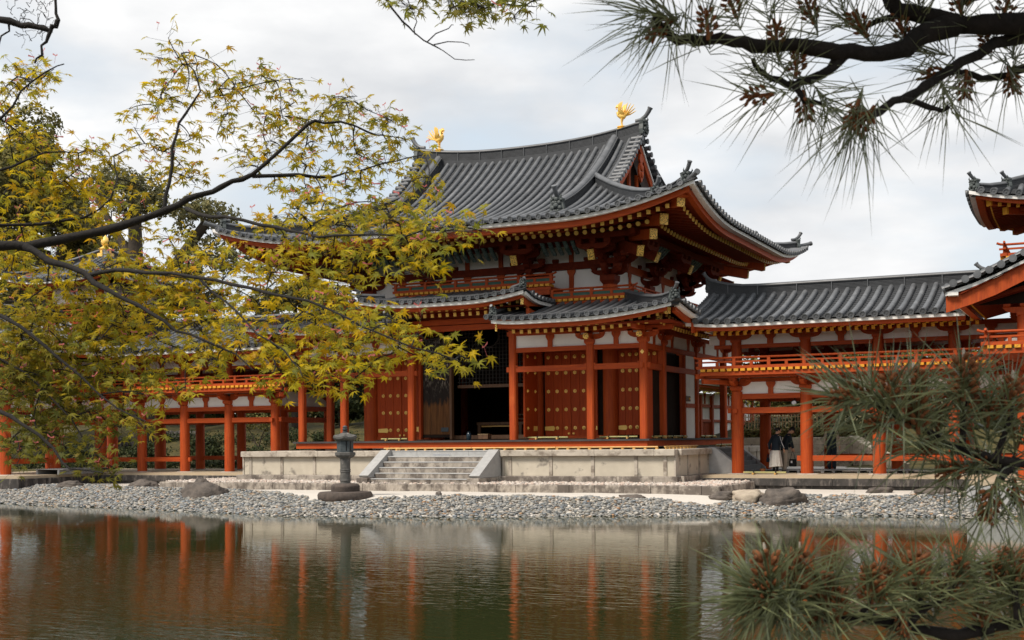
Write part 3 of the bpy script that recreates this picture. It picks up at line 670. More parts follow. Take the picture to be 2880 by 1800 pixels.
# ------------------------------------------------------------------ railings
_rl = {}
def cached(key, fn):
    if key not in _rl: _rl[key] = fn()
    return _rl[key]
def railing(P, p0, p1, z, post=1.21, over0=.0, over1=.0, slats=False, hgt=.47, joist=.225, beam_h=.14, name='railing', joists=True):
    """balcony edge from p0 to p1 (x,y): edge beam, ochre joist ends, and three rails on posts. z is the underside of the joist ends; outer side is to the right of p0->p1"""
    a = V((p0[0], p0[1], 0)); b = V((p1[0], p1[1], 0)); l_ = (b-a).length; d = (b-a)/l_; o = V((d.y, -d.x, 0)); Z = lambda q, zz, off=0: V((q.x+o.x*off, q.y+o.y*off, zz))
    root = put(name, MB().beam(Z(a, z-.075), Z(b, z-.075), .16, .13).mesh(name, REDH), P)
    put('rail', MB().beam(Z(a-d*over0, z+.145), Z(b+d*over1, z+.145), .13, .10).mesh('rail', REDH), root)
    put('rail', MB().beam(Z(a-d*over0*1.2, z+.33), Z(b+d*over1*1.2, z+.33), .085, .055).mesh('rail', REDH), root)
    tp = [Z(a-d*over0*1.7, z+hgt+.06), Z(a-d*over0*.9, z+hgt+.015), Z(a, z+hgt), Z(b, z+hgt), Z(b+d*over1*.9, z+hgt+.015), Z(b+d*over1*1.7, z+hgt+.06)]
    if over0 == 0: tp = tp[2:]
    if over1 == 0: tp = tp[:-2]
    put('rail', MB().tube(tp, .038, 8).mesh('rail', RED, 50), root)
    n_ = max(1, round(l_/post)); mp_ = cached(('rp',), lambda: MB().box(-.055, .055, -.055, .055, .19, .45).mesh('rail_post', RED)); ms = cached(('rs',), lambda: MB().box(-.05, .05, -.045, .045, .19, .305).mesh('rail_post', RED))
    for i in range(n_+1):
        q = a+d*(l_*i/n_); Mx = frame((q.x, q.y, z), d, (-d.y, d.x, 0), (0, 0, 1)); put('rail_post', mp_, root, Mx)
        if i < n_:
            q = a+d*(l_*(i+.5)/n_); put('rail_post', ms, root, frame((q.x, q.y, z), d, (-d.y, d.x, 0), (0, 0, 1)))
            if slats:
                for h_ in (0, 1):
                    mb = MB(); q0 = a+d*(l_*(i+.5*h_)/n_+.06); q1 = a+d*(l_*(i+.5*h_+.5)/n_-.06)
                    for k in range(4): mb.beam(Z(q0, z+.208+.028*k), Z(q1, z+.208+.028*k), .05, .021)
                    put('green_slats', mb.mesh('green_slats', GREEN), root)
    if joists:
        k = int(l_/joist); mj = cached(('jo',), lambda: MB().box(-.077, .077, -.14, .3, 0, .088).mesh('joist_end', YEL))
        for i in range(k+1):
            q = a+d*(l_*(i+.5)/(k+1)); put('joist_end', mj, root, frame((q.x, q.y, z+.003), d, (-d.y, d.x, 0), (0, 0, 1)))
    return root
def paneled(P, x0, x1, z0, z1, y, struts, axis=0, m=None, sw=.17, name='wall_panel', th=.06, bell=True):
    """white plaster panels between short struts. axis 0: plane y, along x; axis 1: plane x, along y"""
    xs_ = [x0]+[s for s in struts]+[x1]
    for a, b in zip(xs_, xs_[1:]):
        if axis == 0: MB().box(a, b-.001, y, y+th, z0, z1).obj(name, WHITE, P)
        else: MB().box(y-th/2, y+th/2, a, b-.001, z0, z1).obj(name, WHITE, P)
    for s in struts:
        M_ = T(s, y-.05, 0) if axis == 0 else frame((y, s, 0), (0, 1, 0), (-1, 0, 0), (0, 0, 1))
        h = z1-z0
        poly = [(-sw/2, z0), (-sw/2, z1-.22*min(1, h/.44)), (-sw*.9, z1-.10*min(1, h/.44)), (-sw*.95, z1), (sw*.95, z1), (sw*.9, z1-.10*min(1, h/.44)), (sw/2, z1-.22*min(1, h/.44)), (sw/2, z0)]
        mb = MB()
        if axis == 0: mb.prism(poly, -.03, .045, M_)
        else: mb.prism(poly, -.075, .075, M_)
        mb.obj('strut', RED, P)

# ------------------------------------------------------------------ the temple hall
A_, B_, C_ = 2.13, 5.16, 7.13
Y1, Y2, Y3, Y4 = 1.97, 5.91, 9.85, 11.82
ZD = 1.258
hall = thing('temple_hall', 'large vermilion temple hall with a sweeping grey tiled roof and gold rafter ends', 'temple', (0, 5.91, .9))
# deck
MB().box(-7.40, 7.40, -.28, 12.1, 1.19, ZD).obj('deck_boards', DECK, hall)
MB().box(-7.30, 7.30, -.20, -.02, .985, 1.192).obj('deck_beam', REDH, hall); MB().box(7.12, 7.31, -.02, 12.0, .985, 1.192).obj('deck_beam', RED, hall); MB().box(-7.31, -7.12, -.02, 12.0, .985, 1.192).obj('deck_beam', RED, hall)
for x in np.arange(-6.6, 7, 1.1): MB().box(x-.12, x+.12, .3, .6, .9, 1.19).obj('deck_foot', STONE, hall)
def chamfer_post(x, y, z0, z1, a=.27):
    c = .045; h = a/2
    p = [(-h+c, -h), (h-c, -h), (h, -h+c), (h, h-c), (h-c, h), (-h+c, h), (-h, h-c), (-h, -h+c)]
    mb = MB(); mb.sweep([[(x+q, y+r_, z) for q, r_ in p] for z in (z0, z1)]); return mb.obj('post', RED, hall)
posts = [(x, 0) for x in (-C_, -B_, -A_, A_, B_, C_)]+[(s*C_, y) for s in (-1, 1) for y in (Y1, Y2, Y3, Y4)]
for x, y in posts: chamfer_post(x, y, ZD, 5.62 if abs(x) < 3 and y == 0 else 4.585)
for x in (-B_, -A_, A_, B_):
    for y in (Y1, Y2, Y3):
        if y == Y2 and abs(x) < 3: continue
        mb = MB(); mb.tube([(x, y, ZD), (x, y, 5), (x, y, 6.93)], [.30, .295, .27], 20); mb.obj('column', RED, hall, 50)
# pent-storey ties, nosings, white frieze
def tie(p0, p1, h, w_=.15, name='beam', m=REDH): return MB().beam(p0, p1, w_, h).obj(name, m, hall)
for s in (-1, 1):
    for a, b in ((A_, B_), (B_, C_)):
        tie((s*(a+.14), 0, 3.81), (s*(b-.14), 0, 3.81), .20); tie((s*(a+.14), .002, 4.50), (s*(b-.14), .002, 4.50), .165)
        for q in (a+.17, b-.17): MB().box(s*q-.035, s*q+.035, -.10, -.0, 3.905, 3.95).obj('beam_peg', RED, hall)
    for y0, y1 in ((0, Y1), (Y1, Y2), (Y2, Y3), (Y3, Y4)):
        tie((s*C_, y0+.14, 3.80), (s*C_, y1-.14, 3.80), .20, m=RED); tie((s*C_, y0+.14, 4.50), (s*C_, y1-.14, 4.50), .165, m=RED)
    MB().box(s*(A_-.25), s*(A_-.137), -.06, .06, 3.72, 3.90).obj('beam_nosing', RED, hall)
    MB().box(s*C_-.05, s*C_+.05, -.25, -.137, 3.72, 3.90).obj('beam_nosing', RED, hall); MB().box(s*(C_+.137), s*(C_+.24), -.05, .05, 3.72, 3.90).obj('beam_nosing', RED, hall)
    u = sorted([s*(A_+.13), s*(B_-.001)]); paneled(hall, u[0], u[1], 4.584, 5.02, -.02, [s*(A_+B_)/2-.02])
    u = sorted([s*(B_+.001), s*(C_+.0)]); paneled(hall, u[0], u[1], 4.584, 5.02, -.02, [s*(B_+C_)/2])
    paneled(hall, 0.06, Y4, 4.584, 5.02, s*C_, [.98, 3.0, 4.95, 7, 8.9], 1)
    tie((s*A_-s*.2, 0, 5.10), (s*8.2, 0, 5.10), .15, .2)
    tie((s*C_, -1.0, 5.10), (s*C_, 12, 5.10), .15, .2, m=RED)
# bracket sets and gilt medallions over the pent posts
mb = MB(); blk(mb, (0, 0, .10), .36, .2); arm(mb, (0, 0, .285), (1, 0, 0), .56, .18, .15); arm(mb, (0, 0, .288), (0, 1, 0), .42, .18, .15)
for q in (-.46, 0, .46): blk(mb, (q, 0, .43), .2, .13)
pb = mb.mesh('bracket_set', RED)
mb = MB(); mb.lathe([(.115, 0), (.115, .03), (.05, .04)], 8); medal = mb.mesh('gilt_medallion', GOLDP)
for x, y in posts:
    if abs(x) < 3: continue
    Mx = T(x, y, 4.585) if y < .5 else frame((x, y, 4.585), (0, 1, 0), (-1, 0, 0), (0, 0, 1)); o = put('bracket_set', pb, hall, Mx)
    if y < .5: put('gilt_medallion', medal, o, frame((x, -.425, 4.87), (1, 0, 0), (0, 0, 1), (0, -1, 0)))
put('gilt_diamond', MB().prism([(-.075, 0), (0, -.085), (.075, 0), (0, .085)], -.012, .0, T(C_-.0, -.136, 4.27)).mesh('gilt_diamond', GOLD), hall)
# moya walls, doors
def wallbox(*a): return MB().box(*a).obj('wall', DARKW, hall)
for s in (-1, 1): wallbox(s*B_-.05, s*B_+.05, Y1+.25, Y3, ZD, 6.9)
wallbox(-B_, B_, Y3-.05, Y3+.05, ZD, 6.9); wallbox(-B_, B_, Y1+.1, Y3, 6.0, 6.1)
MB().box(-B_+.06, B_-.06, Y1-.12, Y3-.06, ZD+.002, 1.30).obj('floor', BROWNW, hall)
for s in (-1, 1):
    wallbox(s*(A_+.1), s*B_, Y1+.10, Y1+.2, ZD, 6.6)
    tie((s*(A_+.28), Y1, 4.72), (s*(B_-.28), Y1, 4.72), .3); tie((s*(A_+.28), Y1, 1.33), (s*(B_-.28), Y1, 1.33), .14)
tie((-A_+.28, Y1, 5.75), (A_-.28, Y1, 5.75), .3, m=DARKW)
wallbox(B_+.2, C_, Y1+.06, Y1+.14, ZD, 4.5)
stud_me = MB().lathe([(.074, 0), (.074, .012), (.042, .016), (.04, .04), (.022, .055)], 6).mesh('stud', GOLD)
knob_me = MB().lathe([(.045, 0), (.045, .02), (.03, .04)], 10).mesh('knob', GOLD)
def door(x0, x1, y, cols, hinge=None, knobs=(), z0=1.40, z1=4.55, planks=3, zoff=0):
    d = put('door', MB().box(x0+.005, x1-.005, y+.03, y+.07, z0, z1).mesh('door', DOORRED), hall); wd = (x1-x0)/planks
    for i in range(planks): put('plank', MB().bev(0, wd-.008, 0, 3.1, 0, .03, .004, frame((x0+wd*i+.004, y+.03, z0), (1, 0, 0), (0, 0, 1), (0, -1, 0))).mesh('plank', DOORRED), d)
    for r_, zz in enumerate((4.335, 3.744, 3.055, 2.372, 1.683)):
        for c in cols:
            if r_ == 4 and hinge and abs(c-hinge[2]) < .25: continue
            put('stud', stud_me, d, frame((c, y-.001, zz+zoff), (1, 0, 0), (0, 0, 1), (0, -1, 0)))
    for c in knobs: put('knob', knob_me, d, frame((c, y-.001, 1.47), (1, 0, 0), (0, 0, 1), (0, -1, 0)))
    if hinge:
        h0, h1, _ = hinge; q = .05 if h1 > h0 else -.05
        put('hinge_strap', MB().prism([(h0, 1.60), (h1-q, 1.58), (h1, 1.65), (h1, 1.69), (h1-q, 1.76), (h0, 1.74)], y-.02, y+.0).mesh('hinge_strap', GOLD), d)
door(-4.85, -3.72, Y1-.06, (-4.56, -4.23, -3.88), (-4.80, -4.33, -4.56), (-3.80,)); door(-3.70, -2.57, Y1-.06, (-3.52, -3.18, -2.84), (-2.6, -2.98, -2.84), (-3.60,))
door(2.52, 3.575, Y1-.06, (2.674, 3.025, 3.383), (2.52, 2.93, 2.674), (3.49,)); door(3.585, 4.64, Y1-.06, (3.747, 4.096, 4.45), (4.63, 4.28, 4.45), (3.68,))
door(5.46, 6.25, Y1-.04, (5.634, 5.915, 6.17), (5.46, 5.80, 5.634), ()); door(6.26, 6.98, Y1-.04, (6.35, 6.62, 6.86), None, (6.40,))
# centre leaf on the right, opened square to the front
d = put('door', MB().box(2.26, 2.33, .55, 1.68, 1.36, 4.7).mesh('door', DOORRED), hall)
for zz in (4.335, 3.744, 3.055, 2.372, 1.683):
    for yy in (.78, 1.45): put('stud', stud_me, d, frame((2.331, yy, zz), (0, 1, 0), (0, 0, 1), (1, 0, 0)))
put('hinge_strap', MB().box(2.331, 2.345, 1.3, 1.62, 1.58, 1.76).mesh('hinge_strap', GOLD), d)
# big weathered leaf folded open on the left of the centre bay
d = put('door', MB().box(-2.50, -1.30, 1.50, 1.56, 1.38, 5.3).mesh('door', OLDDOOR), hall, label='bare weathered brown door leaf standing open')
for i in range(4): put('plank', MB().bev(0, .285, 0, 3.7, 0, .03, .006, frame((-2.46+.29*i, 1.50, 1.50), (1, 0, 0), (0, 0, 1), (0, -1, 0))).mesh('plank', OLDDOOR), d)
for zz in (1.42, 5.2): put('rail_board', MB().box(-2.50, -1.30, 1.455, 1.5, zz-.05, zz+.06).mesh('rail_board', DARKW), d)
put('hinge_strap', MB().box(-1.68, -1.36, 1.44, 1.455, 1.60, 1.76).mesh('hinge_strap', BRONZE), d)
MB().box(-2.62, -2.52, 1.35, 1.6, 1.3, 5.3).obj('jamb', DOORRED, hall); MB().box(-1.29, -1.20, 1.42, 1.62, 1.3, 5.4).obj('jamb', BROWNW, hall); MB().box(1.83, 1.92, Y1-.1, Y1+.08, 1.36, 5.6).obj('jamb', DARKW, hall)
put('gilt_strap', MB().box(-2.86, -2.62, 1.52, 1.55, 1.62, 1.80).mesh('gilt_strap', GOLD), hall)
# lattice with its round opening, sill, altar rails
lat = put('lattice', MB().box(-1.2, 1.83, Y1-.04, Y1+.04, 3.28, 3.40).mesh('lattice', BROWNW), hall)
cx_, cz_, rr_ = .16, 5.26, .42
LATM = mat('grey_lattice_bar', (.05, .043, .038), (.022, .019, .017), 3, rough=.85, spec=.15)
for i in range(21):
    x = -1.13+.145*i; segs = [(3.40, 5.6)]
    if abs(x-cx_) < rr_: h_ = math.sqrt(rr_**2-(x-cx_)**2); segs = [(3.40, cz_-h_)]
    for a, b in segs: put('lattice_bar', MB().box(x-.016, x+.016, Y1-.02, Y1+.01, a, b).mesh('lattice_bar', LATM), lat)
for j in range(14):
    z = 3.50+.145*j; segs = [(-1.2, 1.83)]
    if abs(z-cz_) < rr_: h_ = math.sqrt(rr_**2-(z-cz_)**2); segs = [(-1.2, cx_-h_), (cx_+h_, 1.83)]
    for a, b in segs: put('lattice_bar', MB().box(a, b, Y1-.032, Y1-.02, z-.014, z+.014).mesh('lattice_bar', LATM), lat)
put('round_frame', MB().tube([(cx_+rr_*math.cos(a), Y1-.02, cz_+rr_*math.sin(a)) for a in [2*math.pi*i/28 for i in range(29)]], .03, 6).mesh('round_frame', LATM), lat)
MB().box(-1.35, 2.0, Y1-.2, Y1-.02, 1.302, 1.45).obj('door_sill', BROWNW, hall)
al = put('altar_rail', MB().box(-1.2, 2.1, 3.52, 3.62, 1.86, 1.97).mesh('altar_rail', BROWNW), hall)
for x in (-1.1, .72, 2.0): put('rail_post', MB().box(x-.06, x+.06, 3.52, 3.62, 1.3, 1.86).mesh('rail_post', BROWNW), al)
put('gilt_strip', MB().box(-.95, .45, 3.46, 3.52, 1.78, 1.83).mesh('gilt_strip', BAMB), al); put('gilt_strip', MB().box(.95, 1.9, 3.46, 3.52, 1.79, 1.84).mesh('gilt_strip', BAMB), al)
for z in (2.1, 2.27): put('rail', MB().box(-.2, 2.1, 4.4, 4.46, z-.03, z+.03).mesh('rail', BROWNW), al)
# right flank behind the corner post
wallbox(C_-.30, C_-.24, Y1+.2, Y2-1.2, ZD, 4.4)
MB().box(C_-.03, C_+.03, 4.62, 5.77, ZD, 4.40).obj('wall_panel', WHITE, hall)
MB().box(C_-.08, C_+.05, 4.50, 4.62, ZD, 4.40).obj('jamb', RED, hall); MB().box(C_-.06, C_+.06, 4.62, 5.77, 2.42, 2.58).obj('wall_rail', RED, hall); MB().box(C_-.06, C_+.07, 4.55, 5.1, 2.66, 2.86).obj('lock_board', BROWNW, hall)
put('knob', knob_me, hall, frame((C_+.07, 4.95, 2.76), (0, 1, 0), (0, 0, 1), (1, 0, 0)))
MB().box(C_-.09, C_-.03, .15, 1.0, ZD, 3.7).obj('side_door', DOORRED, hall); wallbox(C_-.12, C_-.06, 1.0, 1.82, ZD, 3.7); pass

# ---- pent roofs
PZ = 5.44
def pF(n): return .18*n+.03*n*n
def plift(t, A=.38, T_=4): return A*max(0, 1-t/T_)**2
PCX, PCY = 9.08, -1.95
def pent(s):
    """lower pent roof of one side (s=+1 right, -1 left) and its flank"""
    pr = hall; put('ceiling_board', MB().box(s*2.2, s*8.5, -1.2, 1.8, 5.20, 5.24).mesh('ceiling_board', REDY), hall)
    run = Run((0, PCY, 0), (s, 0, 0), (0, 1, 0))
    zl = lambda q: PZ+plift(PCX-q)+.10*max(0, 1-(q-2.0)/1.3)**2
    sf = lambda q, n: zl(q)*1+pF(n)-(plift(PCX-q))*(1-(1-min(n, 3)/3)**2)
    nm = lambda q: min(2.85, PCX-q)
    es = [2.0+.345*i for i in range(21)]+[PCX]
    sl = [2.05+.345*i for i in range(21)]
    rolls(pr, run, sf, sl, nm, .085); pans(pr, run, sf, es, nm)
    edge_sweep(pr, 'eave_board', BOARD, run, 2.16, PCX-.22, zl, [(.10, -.165), (.10, -.05), (.38, -.08), (.38, -.165)], 0, 1)
    edge_sweep(pr, 'eave_fascia', REDH, run, 2.26, PCX-.22, lambda q: zl(q), [(.30, -.30), (.30, -.166), (.5, -.166), (.5, -.30)], 0, 1)
    edge_sweep(pr, 'soffit', REDY, run, 2.22, PCX-.2, zl, [(.5, -.15), (.5, -.12), (2.6, .12), (2.6, .09)], 0, 1)
    sl2 = [2.42+.312*i for i in range(21)]
    rafters(pr, run, sl2, zl, .82, lambda q: min(2.4, PCX-q), -.215, .12, .085, .10, name='flying_rafter')
    rafters(pr, run, [q+.12 for q in sl2[:-2]], zl, 1.12, lambda q: min(2.4, PCX-q), -.355, .2, .09, .11)
    # free end by the centre bay
    MB().box(s*2.16, s*2.30, PCY+.3, .9, 5.2, 5.42).obj('end_board', REDH, pr)
    put('gilt_plate', MB().box(s*2.30, s*2.24, PCY+.26, PCY+.33, 5.08, 5.36).mesh('gilt_plate', GOLDP), pr)
    ridge(pr, [run.P(2.14, q, sf(2.14, max(0, q))+.05) for q in (.25, 1, 2, 2.9)], .12, .22, .085, name='end_ridge', layers=2)
    oni(pr, run.P(2.18, .22, zl(2.18)+.18), (0, -1, 0), .55, rise=.12)
    # hip ridge
    hp = [run.P(PCX-q, q, sf(PCX-q, q)+.05) for q in (.25, .7, 1.2, 1.8, 2.5, 2.9)]
    ridge(pr, hp, .26, .26, .085, name='hip_ridge', layers=4); oni(pr, hp[0]+V((0, 0, .05)), (s, -1, 0), .74, rise=.33)
    # flank
    r2 = Run((s*PCX, Y2, 0), (0, 1, 0), (-s, 0, 0)); L2 = Y2-PCY
    z2 = lambda q: PZ+plift(L2-abs(q)); s2 = lambda q, n: z2(q)+pF(n)-plift(L2-abs(q))*(1-(1-min(n, 3)/3)**2); n2 = lambda q: min(1.9, L2-abs(q))
    s0 = -L2; s1 = .45-Y2
    rolls(pr, r2, s2, [s0+.1+.345*i for i in range(1, 7)], n2, .085); pans(pr, r2, s2, [s0+.345*i for i in range(0, 8)], n2)
    edge_sweep(pr, 'eave_board', BOARD, r2, s0+.22, s1, z2, [(.10, -.165), (.10, -.05), (.38, -.08), (.38, -.165)], 1, 0)
    edge_sweep(pr, 'eave_fascia', RED, r2, s0+.22, s1, z2, [(.30, -.30), (.30, -.166), (.5, -.166), (.5, -.30)], 1, 0)
    edge_sweep(pr, 'soffit', REDY, r2, s0+.2, 6, lambda q: PZ+plift(L2-abs(min(q, 0))), [(.5, -.15), (.5, -.12), (1.9, .10), (1.9, .07)], 1, 0)
    q2 = [s0+.55+.312*i for i in range(26)]
    if s > 0: rafters(pr, r2, q2, lambda q: PZ+plift(L2-abs(min(q, 0))), .82, lambda q: min(2.0, q-s0), -.215, .12, .085, .10, name='flying_rafter')
    if s > 0: rafters(pr, r2, q2, lambda q: PZ+plift(L2-abs(min(q, 0))), 1.12, lambda q: min(2.0, q-s0), -.355, .2, .09, .11)
    # hip rafters with gilt ends
    for q0, zz, hh in ((.62, -.20, .24), (1.06, -.36, .26)):
        a = run.P(PCX-q0, q0, zl(PCX-.5)+zz); b = run.P(PCX-2.2, 2.2, zl(PCX-.5)+zz+.25); o = put('hip_rafter', MB().beam(a, b, .20, hh).mesh('hip_rafter', RED), pr); dd = (b-a).normalized()
        put('end_cap', MB().beam(a-dd*.012, a+dd*.05, .215, hh+.01).mesh('end_cap', GOLDP), o)
for s in (1, -1): pent(s)
# raised centre
cr_ = hall; put('ceiling_board', MB().box(-3.1, 3.1, -1.1, 1.8, 5.98, 6.02).mesh('ceiling_board', REDY), hall)
CX3 = 3.56; cz = lambda q: 6.24+.28*max(0, 1-(CX3-abs(q))/2.6)**2; cs = lambda q, n: cz(q)+.15*n+.02*n*n; cn = lambda q: min(2.8, CX3-abs(q)+.02)
run = Run((0, PCY, 0), (1, 0, 0), (0, 1, 0))
rolls(cr_, run, cs, [-3.40+.34*i for i in range(21)], cn, .085); pans(cr_, run, cs, [-3.56+.339*i for i in range(22)], cn)
edge_sweep(cr_, 'eave_board', BOARD, run, -CX3+.1, CX3-.1, cz, [(.10, -.165), (.10, -.05), (.38, -.08), (.38, -.165)], .4, .4, .25)
edge_sweep(cr_, 'eave_fascia', REDH, run, -CX3+.1, CX3-.1, cz, [(.33, -.29), (.30, -.166), (.5, -.166), (.5, -.29)], .4, .4, .25)
edge_sweep(cr_, 'soffit', REDY, run, -CX3+.1, CX3-.1, cz, [(.5, -.15), (.5, -.12), (2.2, .10), (2.2, .07)], .3, .3, .3)
rafters(cr_, run, [-3.15+.315*i for i in range(21)], cz, .84, lambda q: 2.2, -.235, .12, .085, .10, name='flying_rafter'); rafters(cr_, run, [-2.99+.315*i for i in range(20)], cz, 1.16, lambda q: 2.2, -.39, .2, .09, .11)
MB().beam((-3.0, 0, 5.66), (3.0, 0, 5.66), .2, .2).obj('beam', REDH, cr_); MB().beam((-2.1, .01, 5.43), (2.1, .01, 5.43), .16, .2).obj('beam', REDH, cr_)
for s in (-1, 1):
    r3 = Run((s*CX3, PCY, 0), (0, 1, 0), (-s, 0, 0)); z3 = lambda q: 6.24+.28*max(0, 1-q/1.5)**2-.02; s3 = lambda q, n: z3(q)+.15*n; n3 = lambda q: min(q+.02, .75)
    rolls(cr_, r3, s3, [.22+.30*i for i in range(8)], n3, .08); pans(cr_, r3, s3, [.0+.3*i for i in range(10)], n3)
    edge_sweep(cr_, 'eave_board', BOARD, r3, .12, 2.75, z3, [(.06, -.165), (.06, -.05), (.34, -.08), (.34, -.165)], .6, 0, .25); edge_sweep(cr_, 'barge_board', RED, r3, .3, 2.75, z3, [(.22, -.42), (.22, -.166), (.3, -.166), (.3, -.42)], .4, 0, .25)
    put('gilt_plate', MB().box(s*3.30, s*3.18, PCY+.36, PCY+.42, 5.98, 6.28).mesh('gilt_plate', GOLDP), cr_)
    hp = [V((s*(CX3-q), PCY+q, cs(CX3-q, q)+.05)) for q in (.2, .5, .9)]
    ridge(cr_, hp, .1, .2, .085, name='hip_ridge', layers=2); oni(cr_, hp[0]+V((0, 0, .08)), (s, -1, 0), .5, rise=.1)
    MB().beam((s*3.28, -1.2, 5.78), (s*3.28, 1.0, 5.95), .12, .34).obj('end_beam', RED, cr_)

# ---- upper storey: wall, balconies, brackets
for s in (-1, 1):
    u = sorted([s*.001, s*(A_)]); paneled(hall, u[0], u[1], 6.55, 7.57, Y1, [s*.72]); paneled(hall, u[0], u[1], 7.85, 8.55, Y1, [s*.72])
    u = sorted([s*(A_+.001), s*B_]); paneled(hall, u[0], u[1], 6.55, 7.57, Y1, [s*(A_+B_)/2]); paneled(hall, u[0], u[1], 7.85, 8.55, Y1, [s*(A_+B_)/2])
    for y0, y1 in ((Y1, Y2), (Y2, Y3)): paneled(hall, y0+.001, y1, 6.55, 7.57, s*B_, [(y0+y1)/2], 1); paneled(hall, y0+.001, y1, 7.85, 8.55, s*B_, [(y0+y1)/2], 1)
    tie((s*B_, Y1-.3, 7.71), (s*B_, Y3, 7.71), .27, .22, m=RED); tie((s*B_, Y1-.3, 8.70), (s*B_, Y3, 8.70), .27, .22, m=RED)
tie((-B_-.3, Y1-.02, 7.712), (B_+.3, Y1-.02, 7.712), .27, .22, m=BRK); tie((-B_-.3, Y1-.02, 8.70), (B_+.3, Y1-.02, 8.70), .27, .22, m=BRK); tie((-B_, Y1-.03, 6.62), (B_, Y1-.03, 6.62), .2, .2)
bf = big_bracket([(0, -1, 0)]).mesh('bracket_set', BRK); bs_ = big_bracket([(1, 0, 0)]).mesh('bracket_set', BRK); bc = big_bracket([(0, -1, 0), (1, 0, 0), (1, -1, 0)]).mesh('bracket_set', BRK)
for x in (-A_, A_): put('bracket_set', bf, hall, T(x, Y1, 6.93))
put('bracket_set', bc, hall, T(B_, Y1, 6.93)); put('bracket_set', bc, hall, T(-B_, Y1, 6.93) @ Matrix.Rotation(R(-90), 4, 'Z'))
put('bracket_set', bs_, hall, T(B_, Y2, 6.93)); put('bracket_set', bc, hall, T(B_, Y3, 6.93) @ Matrix.Rotation(R(90), 4, 'Z'))
def tail(p, d, k=1.0, z=7.80, big=.24):
    d = V((d[0], d[1], 0)).normalized(); a = V((p[0], p[1], 0))+d*1.87*k; a.z = z; b = V((p[0], p[1], z+.80)); o = put('tail_rafter', MB().beam(a, b, big-.02, .36).mesh('tail_rafter', BRK), hall); q = (b-a).normalized()
    put('end_cap', MB().beam(a-q*.012, a+q*.05, big, .375).mesh('end_cap', GOLDP), o)
for x in (-B_, -A_, A_, B_): tail((x, Y1), (0, -1))
for y in (Y1, Y2, Y3): tail((B_, y), (1, 0))
tail((B_, Y1), (1, -1), 1.41, 7.80); tail((-B_, Y1), (-1, -1), 1.41, 7.80); tail((B_, Y3), (1, 1), 1.41, 7.80)
tie((-7.2, Y1-1.6, 8.50), (7.2, Y1-1.6, 8.50), .2, .2, m=BRK); tie((B_+1.6, Y1-2, 8.51), (B_+1.6, Y3+2, 8.51), .2, .2, m=BRK)
tie((-6.5, Y1-.94, 8.42), (6.5, Y1-.94, 8.42), .2, .18, m=BRK); tie((B_+.94, Y1-1.2, 8.43), (B_+.94, Y3+1.2, 8.43), .2, .18, m=BRK)
# painted ribs of the cove between the brackets
for x0, x1 in ((-4.2, -3.0), (-1.1, 1.1), (3.1, 4.3)):
    for x in np.arange(x0, x1+.01, .30):
        put('cove_rib', MB().prism([(Y1-1.55, 8.40), (Y1-1.25, 8.12), (Y1-1.0, 7.98), (Y1-.98, 8.04), (Y1-1.2, 8.20), (Y1-1.48, 8.44)], -.07, .07, frame((x, 0, 0), (0, 1, 0), (-1, 0, 0), (0, 0, 1))).mesh('cove_rib', COVE), hall)
for y in list(np.arange(3.4, 4.6, .3))+list(np.arange(7.3, 8.5, .3)):
    put('cove_rib', MB().prism([(B_+1.55, 8.40), (B_+1.25, 8.12), (B_+1.0, 7.98), (B_+.98, 8.04), (B_+1.2, 8.20), (B_+1.48, 8.44)], -.07, .07, T(0, y, 0)).mesh('cove_rib', COVE), hall)
# balconies
railing(hall, (-3.30, .85), (3.30, .85), 6.87, 1.32, .12, .12, True, .45, .225)
for s in (-1, 1):
    MB().box(s*3.30, s*3.16, .85, 1.9, 6.66, 6.86).obj('balcony_end', RED, hall)
    a, b = ((3.34, .85), (6.43, .85)) if s > 0 else ((-6.43, .85), (-3.34, .85))
    railing(hall, a, b, 6.27, 1.30, .0 if s > 0 else .12, .12 if s > 0 else 0, True, .45, .225)
    a, b = ((6.43, .85), (6.43, 10.9)) if s > 0 else ((-6.43, 10.9), (-6.43, .85))
    railing(hall, a, b, 6.272, 1.30, .12, .12, True, .45, .225)
    MB().box(s*3.3, s*6.35, .95, 1.9, 6.15, 6.27).obj('balcony_floor', REDH, hall); MB().box(s*5.3, s*6.35, 1.9, 10.8, 6.15, 6.27).obj('balcony_floor', REDH, hall)
    tie((s*3.3, .86, 6.05), (s*6.4, .86, 6.05), .18, .14); MB().box(s*5.0, s*5.35, .76, .9, 5.92, 6.12).obj('balcony_block', REDH, hall)
MB().box(-3.2, 3.2, .95, 1.9, 6.75, 6.87).obj('balcony_floor', REDH, hall); tie((-3.25, .86, 6.66), (3.25, .86, 6.66), .18, .14)

# ---- the great roof
EX, EY = 9.8, -2.4; HL = Y2-EY; RX = 5.1
def mF(d): return .145*d+.0427*d*d
def lift(t): return .82*max(0, 1-t/5)**2
def fz(s, n): return 8.79+mF(n)+lift(EX-abs(s))*max(0, 1-n/HL)**2+.42*(min(abs(s), 5)/5)**2.5*(n/HL)**4
def sz(s, n): return 8.79+mF(n)+lift(HL-abs(s))*max(0, 1-n/HL)**2
mr = hall; put('ceiling_board', MB().box(-4.3, 4.3, 4.2, 7.6, 9.6, 9.7).mesh('ceiling_board', DARKW), hall)
run = Run((0, EY, 0), (1, 0, 0), (0, 1, 0)); rs = Run((EX, Y2, 0), (0, 1, 0), (-1, 0, 0)); rls = Run((-EX, Y2, 0), (0, 1, 0), (1, 0, 0)); rb = Run((0, 2*Y2-EY, 0), (1, 0, 0), (0, -1, 0))
nf = lambda s: HL-.12 if abs(s) <= RX else EX-abs(s)+.04
ns_ = lambda s: min(HL-abs(s)+.04, 5.35)
sp = .3575; fs_ = [sp*(i-27) for i in range(55)]
